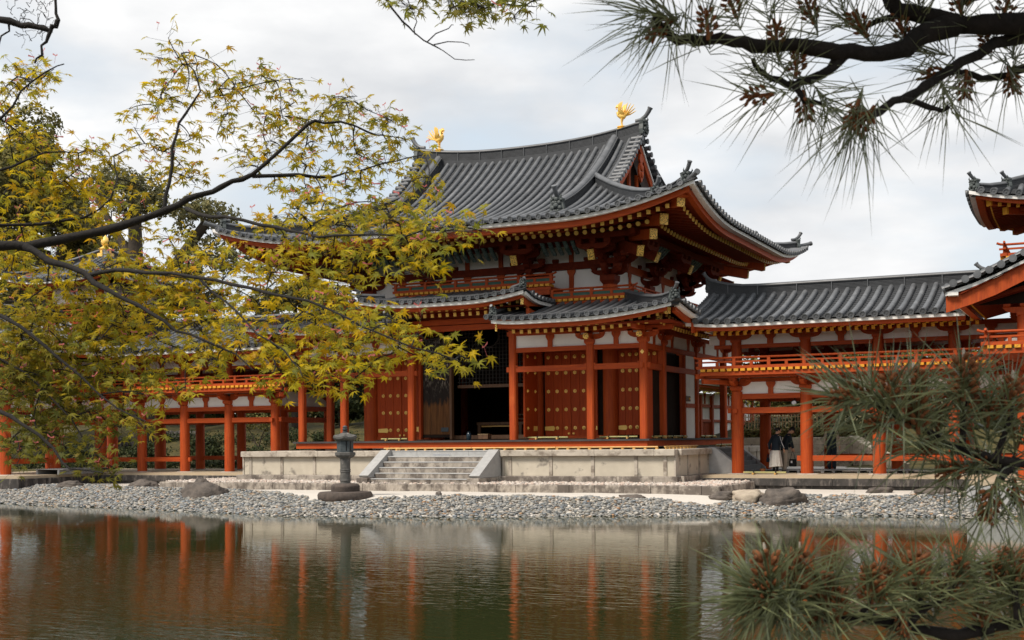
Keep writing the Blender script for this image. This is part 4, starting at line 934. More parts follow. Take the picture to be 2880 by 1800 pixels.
rolls(mr, run, fz, [q for q in fs_ if abs(q) < 9.7], nf); pans(mr, run, fz, [q+sp/2 for q in fs_ if abs(q) < 9.9], nf)
ss_ = [sp*(i-23) for i in range(47)]
rolls(mr, rs, sz, [q for q in ss_ if abs(q) < HL-.1], ns_); pans(mr, rs, sz, [q+sp/2 for q in ss_], ns_)
def sheet(name, rn, sf, L_, nmx):
    mb = MB(); k = 24; xs_ = [-L_+2*L_*i/k for i in range(k+1)]
    for a, b in zip(xs_, xs_[1:]):
        for i in range(8):
            la, lb = nmx(a), nmx(b); mb.add([rn.P(a, la*i/8, sf(a, la*i/8)), rn.P(b, lb*i/8, sf(b, lb*i/8)), rn.P(b, lb*(i+1)/8, sf(b, lb*(i+1)/8)), rn.P(a, la*(i+1)/8, sf(a, la*(i+1)/8))], [(0, 1, 2, 3)])
    mb.obj(name, TILED, mr)
sheet('rear_slope', rb, fz, EX, lambda s: HL if abs(s) <= RX else EX-abs(s)); sheet('left_slope', rls, sz, HL, lambda s: min(HL-abs(s), 5.35))
bp_ = [(.10, -.185), (.10, -.07), (.40, -.10), (.40, -.185)]; kp = [(.33, -.39), (.33, -.186), (.56, -.186), (.56, -.39)]
kp2 = [(2.02, -.22), (2.02, .0), (2.2, .0), (2.2, -.22)]
for rn, L_, z_, m_ in ((run, EX, lambda s: 8.82+lift(EX-abs(s)), REDH), (rs, HL, lambda s: 8.82+lift(HL-abs(s)), RED), (rls, HL, lambda s: 8.82+lift(HL-abs(s)), RED), (rb, EX, lambda s: 8.82+lift(EX-abs(s)), REDH)):
    edge_sweep(mr, 'eave_board', BOARD, rn, -L_, L_, z_, bp_, step=.4); edge_sweep(mr, 'eave_fascia', m_, rn, -L_, L_, z_, kp, step=.4)
    zq = lambda s, z_=z_, L_=L_: 8.82+.75*(z_(s)-8.82)
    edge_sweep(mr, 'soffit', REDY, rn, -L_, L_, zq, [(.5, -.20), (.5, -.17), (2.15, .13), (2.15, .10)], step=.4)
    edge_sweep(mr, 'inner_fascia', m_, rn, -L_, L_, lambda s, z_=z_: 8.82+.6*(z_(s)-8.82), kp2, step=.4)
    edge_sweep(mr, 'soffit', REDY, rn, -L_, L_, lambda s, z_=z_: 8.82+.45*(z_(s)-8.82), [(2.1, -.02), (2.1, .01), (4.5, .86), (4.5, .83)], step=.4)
zf_ = lambda s: 8.82+.97*lift(EX-abs(s)); zs_ = lambda s: 8.82+.97*lift(HL-abs(s)); zf2 = lambda s: 8.82+.78*lift(EX-abs(s)); zs2 = lambda s: 8.82+.78*lift(HL-abs(s))
fl = [.33*(i-27) for i in range(55)]; sl_ = [.33*(i-23) for i in range(47)]
rafters(mr, run, [q for q in fl if abs(q) < 8.95], zf_, .80, lambda s: min(2.3, EX-abs(s)), -.335, .16, .105, .12, name='flying_rafter')
rafters(mr, rs, [q for q in sl_ if abs(q) < 7.5], zs_, .80, lambda s: min(2.3, HL-abs(s)), -.335, .16, .105, .12, name='flying_rafter')
rafters(mr, run, [q+.165 for q in fl if -8.0 < q < 7.8], zf2, 2.08, lambda s: min(4.4, EX-abs(s)), -.29, .33, .145, .145, True, name='round_rafter')
rafters(mr, rs, [q+.165 for q in sl_ if -6.5 < q < 6.4], zs2, 2.08, lambda s: min(4.4, HL-abs(s)), -.29, .33, .145, .145, True, name='round_rafter')
# hip rafters
for sx, sy in ((1, -1), (-1, -1), (1, 1)):
    for q0, z_, hh, ww, q1 in ((.72, 9.02, .30, .26, 2.4), (1.60, 8.66, .36, .28, 4.4), (2.18, 8.29, .34, .26, 4.4)):
        a = V((sx*(EX-q0), Y2+sy*(HL-q0), z_)); b = V((sx*(EX-q1), Y2+sy*(HL-q1), z_+.16*(q1-q0))); o = put('hip_rafter', MB().beam(a, b, ww, hh).mesh('hip_rafter', RED), mr); dd = (b-a).normalized()
        put('end_cap', MB().beam(a-dd*.015, a+dd*.05, ww+.012, hh+.012).mesh('end_cap', GOLDP), o)
    a = V((sx*(EX-.5), Y2+sy*(HL-.5), 9.22)); b = V((sx*(EX-2), Y2+sy*(HL-2), 9.0)); put('hip_rafter', MB().beam(a, b, .34, .10).mesh('hip_rafter', RED), mr)
# ridges
xs_ = [-5.12+10.24*i/40 for i in range(41)]
ridge(mr, [(x, Y2, fz(x, HL)-.02) for x in xs_], .42, .46, .12, -.4, 'main_ridge', 4, 7)
for s in (-1, 1): oni(mr, (s*5.14, Y2, fz(5, HL)+.12), (s, 0, 0), 1.1, rise=.48)
for s in (-1, 1):
    pts = [run.P(s*4.0, q, fz(4.0, q)+.06) for q in (2.27, 2.7, 3.2, 3.8, 4.4, 5.0, 5.6, 6.2, 6.8, 7.4, 8.0)]
    ridge(mr, pts, .34, .36, .11, -.2, 'descending_ridge', 0, 5); oni(mr, pts[0]+V((0, -.02, .08)), (0, -1, 0), 1.05, rise=.42)
    pts = [V((p.x, 2*Y2-p.y, p.z)) for p in pts]; ridge(mr, pts, .34, .36, .11, -.2, 'descending_ridge', 0, 5)
    for sy in (-1, 1):
        C = lambda q: V((s*(EX-q), Y2+sy*(HL-q), 8.79+mF(q)+lift(q)*max(0, 1-q/HL)**2+.05))
        pts = [C(q) for q in (2.0, 2.5, 3.1, 3.8, 4.5, 5.2, 5.85)]; ridge(mr, pts, .30, .32, .105, -.2, 'hip_ridge', 0, 5); oni(mr, pts[0]+V((0, 0, .08)), (s, sy, 0), .85, rise=.40)
        pts = [C(q) for q in (.42, .9, 1.4, 2.1)]; ridge(mr, pts, .24, .30, .10, -.2, 'hip_ridge', 0, 4); oni(mr, pts[0]+V((0, 0, .06)), (s, sy, 0), .85, rise=.42)
        put('corner_tile', MB().tube([C(.55)+V((0, 0, .06)), C(-.08)+V((0, 0, .08))], [.085, .085], 10).tube([C(-.06)+V((0, 0, .078)), C(-.11)+V((0, 0, .082))], [.10, .10], 10).mesh('corner_tile', TILE, 50), mr)
# gables
for s in (-1, 1):
    xg = s*4.42; ys_ = [4.75+(HL-4.75)*i/8 for i in range(9)]
    for sy in (-1, 1):
        Yv = lambda n: Y2+sy*(HL-n)
        top = [(Yv(n), fz(4.9, n)) for n in ys_]
        verge(mr, [(s*(RX-.34), y, z+.10) for y, z in reversed(top)], (s, 0, 0), 0, .46, .095, .318)
        mb = MB(); q = [V((s*4.93, y, z-.05)) for y, z in top]; mb.sweep([[p+V((0, 0, -.06)), p+V((s*.07, 0, -.06)), p+V((s*.07, 0, -.17)), p+V((0, 0, -.17))] for p in q]); mb.obj('gable_edge_board', BOARD, mr)
        mb = MB(); mb.sweep([[p+V((-s*.06, 0, -.17)), p+V((s*.03, 0, -.17)), p+V((s*.03, 0, -.50)), p+V((-s*.06, 0, -.50))] for p in q]); mb.obj('barge_board', RED, mr)
        mb = MB(); mb.sweep([[p+V((-s*.6, 0, -.15)), p+V((-s*.06, 0, -.15)), p+V((-s*.06, 0, -.19)), p+V((-s*.6, 0, -.19))] for p in q]); mb.obj('verge_soffit', BOARD, mr)
    mb = MB(); f_ = [(Y2-(HL-n), fz(4.4, n)-.12) for n in ys_]; poly = f_+[(2*Y2-y, z) for y, z in reversed(f_)][1:]
    mb.prism(poly, -.03, .03, frame((xg, 0, 0), (0, 1, 0), (-1, 0, 0), (0, 0, 1))); mb.obj('gable_wall', DARKW, mr)
    for y in (Y2-.9, Y2, Y2+.9): MB().box(xg+s*.03, xg+s*.12, y-.11, y+.11, 10.8, 12.6-.75*abs(y-Y2)).obj('gable_strut', REDH, mr)
    MB().box(xg+s*.03, xg+s*.14, Y2-2.2, Y2+2.2, 10.86, 11.1).obj('gable_beam', REDH, mr)
    gp = [(0, -.05), (.13, -.12), (.20, -.30), (.10, -.42), (.18, -.55), (.27, -.72), (.24, -.92), (.14, -1.02), (.05, -1.15), (0, -1.2)]; gp = gp+[(-a, b) for a, b in reversed(gp[1:-1])]
    gm = MB().prism(gp, -.04, .04, frame((s*5.0, Y2, 12.62), (0, 1, 0), (-1, 0, 0), (0, 0, 1)))
    gm.ball((s*5.06, Y2, 12.0), .05, .16, .14); gm.ball((s*5.06, Y2, 11.72), .05, .1, .12); gm.obj('gable_pendant', RED, mr)
# golden phoenixes
def phoenix(x, z, fx, label):
    ph = thing('phoenix_statue', label, 'statue', (x, Y2, z)); M_ = frame((x, Y2, z), (fx, 0, 0), (0, fx, 0), (0, 0, 1)) @ Matrix.Scale(.96, 4)   # local +X is where it looks
    P = lambda n, mb, sm=50: put(n, mb.mesh(n, GOLD, sm), ph, M_)
    P('perch', MB().lathe([(.20, -.16), (.22, -.06), (.12, -.03), (.20, 0.0), (.20, .03), (.06, .04)], 10))
    for q in (-.05, .05): P('leg', MB().tube([(-.02, q, .36), (.0, q, .22), (-.015, q, .04)], [.055, .024, .02], 7).tube([(-.015, q, .045), (.09, q, .03)], [.02, .008], 5))
    P('body', MB().tube([(-.20, 0, .46), (-.12, 0, .43), (0, 0, .46), (.10, 0, .54), (.155, 0, .64), (.13, 0, .74), (.105, 0, .80), (.14, 0, .86), (.19, 0, .88), (.235, 0, .865), (.28, 0, .835)], [.03, .10, .135, .12, .082, .058, .05, .056, .058, .035, .006], 10))
    P('crest', MB().prism([(.10, .88), (.08, .96), (.13, .93), (.14, 1.0), (.18, .94), (.22, .97), (.22, .90)], -.012, .012).prism([(.22, .83), (.25, .76), (.20, .79)], -.02, .02))
    for q in (-1, 1):
        wg = MB()
        for i in range(7):
            a = R(112-9*i); b0 = V((.06-.03*i, q*.11, .52)); l_ = .56-.03*i; tp = b0+V((math.cos(a)*l_, q*.12, math.sin(a)*l_)); mid_ = (b0+tp)/2+V((.02, q*.05, 0))
            sdv = V((.06, 0, 0)); wg.add([b0-sdv, b0+sdv, mid_-sdv*1.1, mid_+sdv*1.1, tp, b0-sdv+V((0, q*.02, 0)), b0+sdv+V((0, q*.02, 0)), mid_-sdv*1.1+V((0, q*.02, 0)), mid_+sdv*1.1+V((0, q*.02, 0))], [(0, 1, 3, 2), (2, 3, 4), (6, 5, 7, 8), (8, 7, 4), (0, 2, 7, 5), (1, 6, 8, 3), (2, 4, 7), (3, 8, 4), (0, 5, 6, 1)])
        P('wing', wg)
    for i in range(9):
        a = R(158-11.5*i); l_ = .42+.10*math.sin(i*.45); pts = [V((-.16, (i % 3-1)*.03, .46)), V((-.16+math.cos(a)*l_*.5, (i % 3-1)*.07, .46+math.sin(a)*l_*.5-.03)), V((-.16+math.cos(a)*l_*.85-.03, (i % 3-1)*.09, .46+math.sin(a)*l_*.85)), V((-.16+math.cos(a)*l_-.07, (i % 3-1)*.10, .46+math.sin(a)*l_+.03))]
        P('tail_feather', MB().tube(pts, [.028, .03, .022, .004], 5))
phoenix(4.22, fz(4.22, HL)+.50, -1, 'golden phoenix statue on the right end of the roof ridge, tail towards the gable')
phoenix(-4.10, fz(-4.1, HL)+.50, 1, 'golden phoenix statue on the left end of the roof ridge behind the maple leaves')

# ------------------------------------------------------------------ the two wings
XC, BC, YF, YB = 9.88, 2.4137, 1.976, 5.902
TX, TY = 21.05, 3.93
colm = MB().tube([(0, 0, 0), (0, 0, 1.5), (0, 0, 2.87)], [.215, .212, .20], 18).mesh('column', RED, 50)
basem = MB().lathe([(.40, -.10), (.40, -.02), (.33, .015), (.24, .02)], 18).mesh('base_stone', STONE, 50)
upm = MB().tube([(0, 0, 3.58), (0, 0, 4.60)], [.19, .18], 14).mesh('upper_column', RED, 50)
mb = MB(); blk(mb, (0, 0, .09), .40, .18); arm(mb, (0, 0, .27), (1, 0, 0), .52, .17, .14); arm(mb, (0, -.12, .272), (0, 1, 0), .62, .17, .15)
for q in (-.42, .42): blk(mb, (q, 0, .42), .2, .14)
blk(mb, (0, -.58, .42), .22, .16); arm(mb, (0, -.2, .56), (0, 1, 0), .72, .15, .15)
cbm = mb.mesh('bracket_set', RED)
mb = MB(); blk(mb, (0, 0, .06), .36, .14); arm(mb, (0, 0, .2), (1, 0, 0), .55, .16, .13)
for q in (-.44, 0, .44): blk(mb, (q, 0, .32), .19, .11)
cbu = mb.mesh('bracket_set', RED)
def cF(n): return .25*n+.028*n*n
def wing(s):
    side = 'right' if s > 0 else 'left'
    other = 'behind the pine and the visitors' if s > 0 else 'behind the maple leaves'
    cw = thing('wing_corridor', f'two storey red corridor on the {side} of the hall, {other}', 'corridor', (s*14, 3.9, -.1), 'wings beside the temple hall')
    P = lambda n, mb, m, sm=None: put(n, mb.mesh(n, m, sm), cw)
    X = [s*(XC+BC*i) for i in range(4)]
    # stylobate
    u = sorted([s*8.95, s*18.0]); q = u[0]
    P('floor', MB().box(u[0], u[1], .62, 7.4, -.5, -.012), FLOOR)
    P('floor_edge', MB().box(u[0], u[1], .30, .62, -.3, -.09), FLOOR)
    while q < u[1]-.1:
        q1 = min(q+random.uniform(1.1, 1.6), u[1]); P('base_block', MB().bev(q+.006, q1-.006, .22, .6, -.34, -.10, .02), DARKST); P('base_block', MB().bev(q+.006, q1-.006, .33, .62, -.75, -.345, .01), DARKST); q = q1
    for x in X:
        for y in (YF, YB):
            put('column', colm, cw, T(x, y, 0)); put('base_stone', basem, cw, T(x, y, 0)); put('upper_column', upm, cw, T(x, y, 0))
            f = ID if y < 3 else Matrix.Rotation(math.pi, 4, 'Z')
            put('bracket_set', cbm, cw, T(x, y, 2.87) @ f); put('bracket_set', cbu, cw, T(x, y, 4.56))
    xa, xb = sorted([s*8.9, s*19.4])
    for y in (YF, YB):
        for a, b in zip([xa, *sorted(X)], [*sorted(X), xb]):
            a_, b_ = a+.19, b-.19
            if b_-a_ < .3: continue
            if (a in X or b in X):
                if abs((a+b)/2) > XC:
                    P('tie_beam', MB().beam((a_, y, 2.21), (b_, y, 2.21), .14, .20), REDH); P('tie_beam', MB().beam((a_, y, 2.70), (b_, y, 2.70), .16, .18), REDH)
                    lo = XC+BC*.9 if s > 0 else XC+BC*1.9
                    if abs((a+b)/2) > lo: P('low_rail', MB().beam((a_-.02, y, .54), (b_+.02, y, .54), .13, .185), REDH)
                    if y < 3: paneled(cw, a, b, 2.79, 3.20, y-.02, [(a+b)/2]); paneled(cw, a, b, 3.33, 3.45, y-.02, [], bell=False); P('tie_beam', MB().beam((a+.1, y, 3.27), (b-.1, y, 3.27), .13, .12), REDH)
                    else: paneled(cw, a, b, 2.79, 3.45, y-.02, [(a+b)/2])
            P('eave_purlin', MB().beam((a, y-.001, 4.93), (b, y-.001, 4.93), .16, .16), REDH)
            if abs((a+b)/2) > XC-1.5: P('tie_beam', MB().beam((a_, y, 4.45), (b_, y, 4.45), .14, .14), REDH); paneled(cw, a, b, 4.525, 4.85, y-.02, [(a+b)/2], sw=.2)
    P('end_tie', MB().beam((X[0], YF+.2, 2.70), (X[0], YB-.2, 2.70), .16, .18), RED); P('end_tie', MB().beam((X[0], YF+.2, 2.21), (X[0], YB-.2, 2.21), .14, .2), RED)
    paneled(cw, YF+.15, YB-.15, 2.79, 3.45, X[0], [TY], 1)
    x_ = XC+BC*(1 if s > 0 else 2); P('rail_nosing', MB().box(s*(x_-.33), s*(x_-.20), YF-.06, YF+.06, .45, .63), REDH)
    P('rail_nosing', MB().box(s*(XC-.33), s*(XC-.20), YF-.06, YF+.06, 2.12, 2.30), REDH); P('rail_nosing', MB().box(X[0]-.07, X[0]+.07, YF-.34, YF-.20, 2.12, 2.26), RED)
    # upper floor and balcony
    P('upper_floor', MB().box(*sorted([s*8.85, s*19.3]), 1.12, 6.75, 3.47, 3.56), REDH)
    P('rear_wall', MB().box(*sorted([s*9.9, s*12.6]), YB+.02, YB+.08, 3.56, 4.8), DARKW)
    P('floor_board', MB().box(*sorted([s*9.2, s*19.3]), 1.4, 6.5, 3.40, 3.468), DARKW)
    a, b = (s*8.84, s*18.45)
    if a > b: a, b = b, a
    railing(cw, (a, 1.06), (b, 1.06), 3.545, 1.207, .14 if s > 0 else 0, 0 if s > 0 else .14, joist=.235)
    P('rear_rail', MB().beam((a, 6.78, 4.1), (b, 6.78, 4.1), .07, .07).beam((a, 6.78, 3.95), (b, 6.78, 3.95), .06, .05).beam((a, 6.78, 3.72), (b, 6.78, 3.72), .1, .1), REDH)
    P('bracket_beam', MB().beam((s*8.62, 1.30, 3.395), (s*18.5, 1.30, 3.395), .15, .13), REDH)
    for k_, z_, x_ in ((.62, 3.40, 8.95), (.42, 3.22, 9.2)): P('corner_arm', MB().beam((s*x_-s*.3, YF-.9, z_), (s*XC, YF, z_-.03), .15, .16), RED)
    P('gilt_plate', MB().box(s*8.60, s*8.64, 1.20, 1.40, 3.33, 3.46), YEL)
    # roof
    run = Run((0, .25, 0), (s, 0, 0), (0, 1, 0)); s0, s1 = 8.45, 17.62
    zl = lambda q: 5.17+.12*max(0, 1-(q-s0)/1.6)**2; sf = lambda q, n: zl(q)+cF(n); nm = lambda q: 3.62 if q < 16.4 else max(.2, 3.62-(q-16.4)*.9)
    sp_ = .372; k = int((s1-s0)/sp_)
    rolls(cw, run, sf, [s0+.12+sp_*i for i in range(k+1)], nm, .098); pans(cw, run, sf, [s0-.05+sp_*i for i in range(k+2)], nm)
    edge_sweep(cw, 'eave_board', BOARD, run, s0+.1, s1, zl, [(.06, -.155), (.06, -.05), (.34, -.06), (.34, -.155)], 0, 0)
    edge_sweep(cw, 'eave_fascia', REDH, run, s0+.35, s1, zl, [(.22, -.27), (.22, -.156), (.42, -.156), (.42, -.27)], 0, 0)
    edge_sweep(cw, 'soffit', REDY, run, s0+.3, s1, zl, [(.4, -.13), (.4, -.10), (3.4, .72), (3.4, .69)], 0, 0)
    q_ = [s0+.75+.268*i for i in range(33)]
    rafters(cw, run, q_, zl, .56, lambda q: 2.0, -.235, .2, .085, .10, name='flying_rafter', capm=YEL); rafters(cw, run, [q+.13 for q in q_], zl, .92, lambda q: 2.2, -.315, .24, .09, .11, capm=YEL)
    P('gilt_plate', MB().box(s*8.86, s*8.78, .66, .70, 4.78, 5.02), YEL)
    rb_ = Run((0, 2*TY-.25, 0), (s, 0, 0), (0, -1, 0)); mb = MB()
    for i in range(6): mb.add([rb_.P(q, n, 5.13+cF(n)) for q, n in ((s0, 3.65*i/6), (s1, 3.65*i/6), (s1, 3.65*(i+1)/6), (s0, 3.65*(i+1)/6))], [(0, 1, 2, 3)])
    mb.obj('rear_slope', TILED, cw); edge_sweep(cw, 'eave_board', BOARD, rb_, s0+.1, s1, zl, [(.06, -.155), (.06, -.05), (.34, -.06), (.34, -.155)], 0, 0)
    edge_sweep(cw, 'soffit', REDY, rb_, s0+.3, s1, zl, [(.4, -.13), (.4, -.10), (3.4, .72), (3.4, .69)], 0, 0)
    ridge(cw, [(s*q, TY, 6.42+.30*max(0, 1-(q-8.35)/1.7)**2) for q in (8.35, 8.7, 9.1, 9.6, 10.2, *np.arange(11, 18.6, .62))], .36, .40, .10, -.3, 'main_ridge', 2, 6)
    oni(cw, (s*8.35, TY, 6.76), (-s, 0, 0), .85, rise=.40)
    for sy in (-1, 1):
        cv = [(s*(s0-.03), TY+sy*(3.68-n), 5.13+cF(n)+.13+.1*(n < .5)) for n in (3.6, 3.0, 2.4, 1.8, 1.2, .6, 0)]; verge(cw, cv, (-s, 0, 0), -.35, .06, .09, .23)
        mb = MB(); mb.sweep([[V(p)+V((s*.35, 0, -.14)), V(p)+V((s*.42, 0, -.14)), V(p)+V((s*.42, 0, -.5)), V(p)+V((s*.35, 0, -.5))] for p in cv]); mb.obj('barge_board', RED, cw)
    mb = MB(); mb.prism([(TY-3.2, 4.9), (TY, 6.3), (TY+3.2, 4.9)], -.03, .03, frame((s*9.1, 0, 0), (0, 1, 0), (-1, 0, 0), (0, 0, 1))); mb.obj('gable_wall', WHITE, cw)

    # ---------- corner tower
    tw = thing('corner_tower', f'small square tower with a tiled hip roof above the far {side} corner of the corridor', 'tower', (s*TX, TY, -.1), 'towers on the wing corners')
    Q = lambda n, mb, m, sm=None: put(n, mb.mesh(n, m, sm), tw)
    for x in (TX-1.51, TX+1.51):
        for y in (YF, YB):
            put('column', colm, tw, T(s*x, y, 0) @ Matrix.Diagonal((1.25, 1.25, 1, 1))); put('base_stone', basem, tw, T(s*x, y, 0)); Q('upper_column', MB().tube([(s*x, y, 3.5), (s*x, y, 8.3)], .18, 14), RED, 50)
            put('bracket_set', cbm, tw, T(s*x, y, 2.87)); put('bracket_set', cbu, tw, T(s*x, y, 8.28))
    for z0, z1 in ((2.79, 3.45), (7.7, 8.55)):
        Q('wall_panel', MB().box(*sorted([s*(TX-1.45), s*(TX+1.45)]), YF-.03, YF+.03, z0, z1), WHITE); Q('wall_panel', MB().box(s*(TX-1.51)-.03, s*(TX-1.51)+.03, YF+.05, YB, z0, z1), WHITE)
        Q('tie_beam', MB().beam((s*(TX-1.4), YF, z0-.09), (s*(TX+1.4), YF, z0-.09), .15, .17), REDH)
    Q('tie_beam', MB().beam((s*(TX-1.4), YF, 2.21), (s*(TX+1.4), YF, 2.21), .14, .2), REDH); Q('dark_wall', MB().box(*sorted([s*(TX-1.4), s*(TX+1.4)]), YF+.2, YB-.1, 3.5, 8.5), DARKW)
    Q('floor', MB().box(*sorted([s*18.02, s*24.2]), .92, 7.4, -.5, -.016), FLOOR)
    Q('upper_floor', MB().box(*sorted([s*(TX-2.2), s*(TX+2.2)]), TY-2.6, TY+2.6, 6.72, 6.84), REDH)
    a, b = sorted([s*(TX-2.3), s*(TX+2.3)]); railing(tw, (a, TY-2.7), (b, TY-2.7), 6.80, 1.15, .14, .14, joist=.235)
    if s > 0: railing(tw, (a, TY+2.7), (a, TY-2.7), 6.802, 1.15, .14, .14, joist=.235)
    E_ = 3.35; tF = lambda n: .30*n+.05*n*n; tl = lambda q: 8.66+.36*max(0, 1-(E_-abs(q))/2.6)**2
    for o_, t_, n_ in (((s*TX, TY-E_, 0), (1, 0, 0), (0, 1, 0)), ((s*(TX-E_), TY, 0), (0, 1, 0), (s, 0, 0)), ((s*(TX+E_), TY, 0), (0, 1, 0), (-s, 0, 0)), ((s*TX, TY+E_, 0), (1, 0, 0), (0, -1, 0))):
        run = Run(o_, t_, n_); sf = lambda q, n: tl(q)+tF(n)-(tl(q)-8.62)*(1-(1-min(n, E_)/E_)**2); nm = lambda q: E_-abs(q)+.02
        if n_[1] >= 0 and n_[0]*s >= 0: rolls(tw, run, sf, [.365*(i-9) for i in range(19)], nm, .095)
        pans(tw, run, sf, [.365*(i-9)+.18 for i in range(-1, 20)], nm)
        edge_sweep(tw, 'eave_board', BOARD, run, -E_, E_, tl, [(.06, -.155), (.06, -.05), (.34, -.07), (.34, -.155)], step=.35); edge_sweep(tw, 'eave_fascia', REDH, run, -E_, E_, tl, [(.24, -.28), (.24, -.156), (.45, -.156), (.45, -.28)], step=.35)
        edge_sweep(tw, 'soffit', REDY, run, -E_, E_, lambda q: 8.62+.6*(tl(q)-8.62), [(.4, -.14), (.4, -.11), (2.0, .12), (2.0, .09)], step=.35)
        if n_[1] > 0 or (s > 0 and n_[0] > 0): rafters(tw, run, [.27*(i-10) for i in range(21)], tl, .62, lambda q: min(1.9, E_-abs(q)), -.26, .16, .085, .10, capm=YEL)
    for sx in (-1, 1):
        for sy in (-1, 1):
            C = lambda q: V((s*TX+sx*(E_-q), TY+sy*(E_-q), 8.62+tF(q)+.36*max(0, 1-q/2.6)**2*(1-q/E_)**2+.05))
            ridge(tw, [C(q) for q in (1.1, 1.7, 2.4, 3.2)], .24, .28, .09, -.2, 'hip_ridge', 0, 4); ridge(tw, [C(q) for q in (.2, .6, 1.15)], .16, .26, .09, -.2, 'hip_ridge', 0, 3)
            oni(tw, C(1.1)+V((0, 0, .05)), (sx, sy, 0), .72, rise=.32); oni(tw, C(.2)+V((0, 0, .05)), (sx, sy, 0), .72, rise=.34)
            for q0, zz in ((.6, 8.64), (1.05, 8.40)):
                a = V((s*TX+sx*(E_-q0), TY+sy*(E_-q0), zz)); b = V((s*TX+sx*(E_-2.2), TY+sy*(E_-2.2), zz+.1)); o = put('hip_rafter', MB().beam(a, b, .2, .22).mesh('hip_rafter', RED), tw); d_ = (b-a).normalized(); put('end_cap', MB().beam(a-d_*.012, a+d_*.05, .21, .23).mesh('end_cap', YEL), o)
    Q('jewel_finial', MB().lathe([(.42, 10.05), (.42, 10.22), (.30, 10.24), (.30, 10.40), (.36, 10.44), (.20, 10.52), (.12, 10.6), (.17, 10.66), (.22, 10.78), (.17, 10.93), (.05, 11.05), (.01, 11.12)], 14, T(s*TX, TY, 0)), GOLD, 50)

    # ---------- gabled front wing
    gw = thing('gabled_wing', f'red gabled pavilion reaching forward to the pond from the {side} tower', 'pavilion', (s*TX, -1, -.1), 'front wings of the corridors')
    Q = lambda n, mb, m, sm=None: put(n, mb.mesh(n, m, sm), gw)
    Q('floor', MB().box(*sorted([s*18.08, s*24.2]), -4.02, .9, -.55, -.014), FLOOR)
    q = 18.05
    while q < 24.2:
        q1 = min(q+1.35, 24.3); Q('base_block', MB().bev(*sorted([s*(q+.006), s*(q1-.006)]), -4.14, -4.0, -1.1, -.13, .02), CAPST if s > 0 else DARKST); q = q1
    q = -4.0
    while q < .3: Q('base_block', MB().bev(*sorted([s*18.02, s*18.2]), q+.006, q+1.29, -1.1, -.13, .02), CAPST if s > 0 else DARKST); q += 1.3
    for x in (TX-1.51, TX+1.51):
        for y in (-.72, -3.42):
            put('column', colm, gw, T(s*x, y, 0)); put('base_stone', basem, gw, T(s*x, y, 0)); put('upper_column', upm, gw, T(s*x, y, 0) @ Matrix.Diagonal((1, 1, 1.12, 1)) if False else T(s*x, y, 0)); put('bracket_set', cbm, gw, T(s*x, y, 2.87)); put('bracket_set', cbu, gw, T(s*x, y, 4.56))
        for y0, y1 in ((-3.42, -.72), (-.72, YF)):
            for z, h in ((2.21, .2), (2.70, .18), (3.27, .12), (4.45, .14), (.54, .185)): Q('tie_beam', MB().beam((s*x, y0+.2, z), (s*x, y1-.2, z), .14, h), RED)
            paneled(gw, y0+.1, y1-.1, 2.79, 3.20, s*x, [(y0+y1)/2], 1); paneled(gw, y0+.1, y1-.1, 4.525, 4.9, s*x, [(y0+y1)/2], 1)
    for z, h in ((2.21, .2), (2.70, .18), (3.27, .12), (4.45, .14), (.54, .185), (5.0, .2)): Q('tie_beam', MB().beam((s*(TX-1.3), -3.42, z), (s*(TX+1.3), -3.42, z), .14, h), REDH)
    paneled(gw, s*TX-1.4, s*TX+1.4, 2.79, 3.20, -3.44, [s*TX]); paneled(gw, s*TX-1.4, s*TX+1.4, 4.525, 4.9, -3.44, [s*TX])
    Q('upper_floor', MB().box(*sorted([s*18.66, s*23.4]), -4.3, 1.2, 3.555, 3.63), REDH)
    a, b = sorted([s*18.62, s*23.45]); railing(gw, (a, -4.32), (b, -4.32), 3.645, 1.2, .14, .14, joist=.235)
    a, b = ((s*18.62, .95), (s*18.62, -4.32)); a, b = (a, b) if s > 0 else (b, a); railing(gw, a, b, 3.647, 1.2, .0 if s > 0 else .14, .14 if s > 0 else 0, joist=.235)
    gF = lambda n: .36*n+.035*n*n
    for q_, o_ in ((1, s*17.58), (-1, s*(2*TX-17.58))):
        run = Run((o_, -1.4, 0), (0, 1, 0), (s*q_, 0, 0)); L0 = -3.12; zl = lambda q: 5.22+.10*max(0, 1-(q-L0)/1.2)**2; sf = lambda q, n: zl(q)+gF(n)
        edge_sweep(gw, 'eave_board', BOARD, run, L0+.05, 4.6, zl, [(.06, -.155), (.06, -.05), (.34, -.06), (.34, -.155)], 0, 0); edge_sweep(gw, 'eave_fascia', RED, run, L0+.3, 4.6, zl, [(.22, -.28), (.22, -.156), (.42, -.156), (.42, -.28)], 0, 0)
        nm = lambda q: 3.4 if q < 1.9 else max(.25, 3.4)
        if q_ > 0: rolls(gw, run, sf, [L0+.12+.372*i for i in range(20)], nm, .096)
        pans(gw, run, sf, [L0-.05+.372*i for i in range(22)], nm); edge_sweep(gw, 'soffit', REDY, run, L0+.1, 4.4, zl, [(.4, -.12), (.4, -.09), (3.3, 1.2), (3.3, 1.17)], 0, 0)
        if q_ > 0 and s > 0: rafters(gw, run, [L0+.7+.27*i for i in range(18)], zl, .6, lambda q: 2.0, -.26, .26, .085, .10, capm=YEL)
        cv = [(o_+s*q_*n, -4.48, 5.22+.1+gF(n)+.10-.1*min(1, n/1.2)) for n in (3.35, 2.7, 2.0, 1.3, .7, .0)]; verge(gw, cv, (0, -1, 0), -.4, .10, .095, .33)
        mb = MB(); mb.sweep([[V(p)+V((0, .06, -.17)), V(p)+V((0, .13, -.17)), V(p)+V((0, .13, -.27)), V(p)+V((0, .06, -.27))] for p in cv]); mb.obj('gable_edge_board', BOARD, gw)
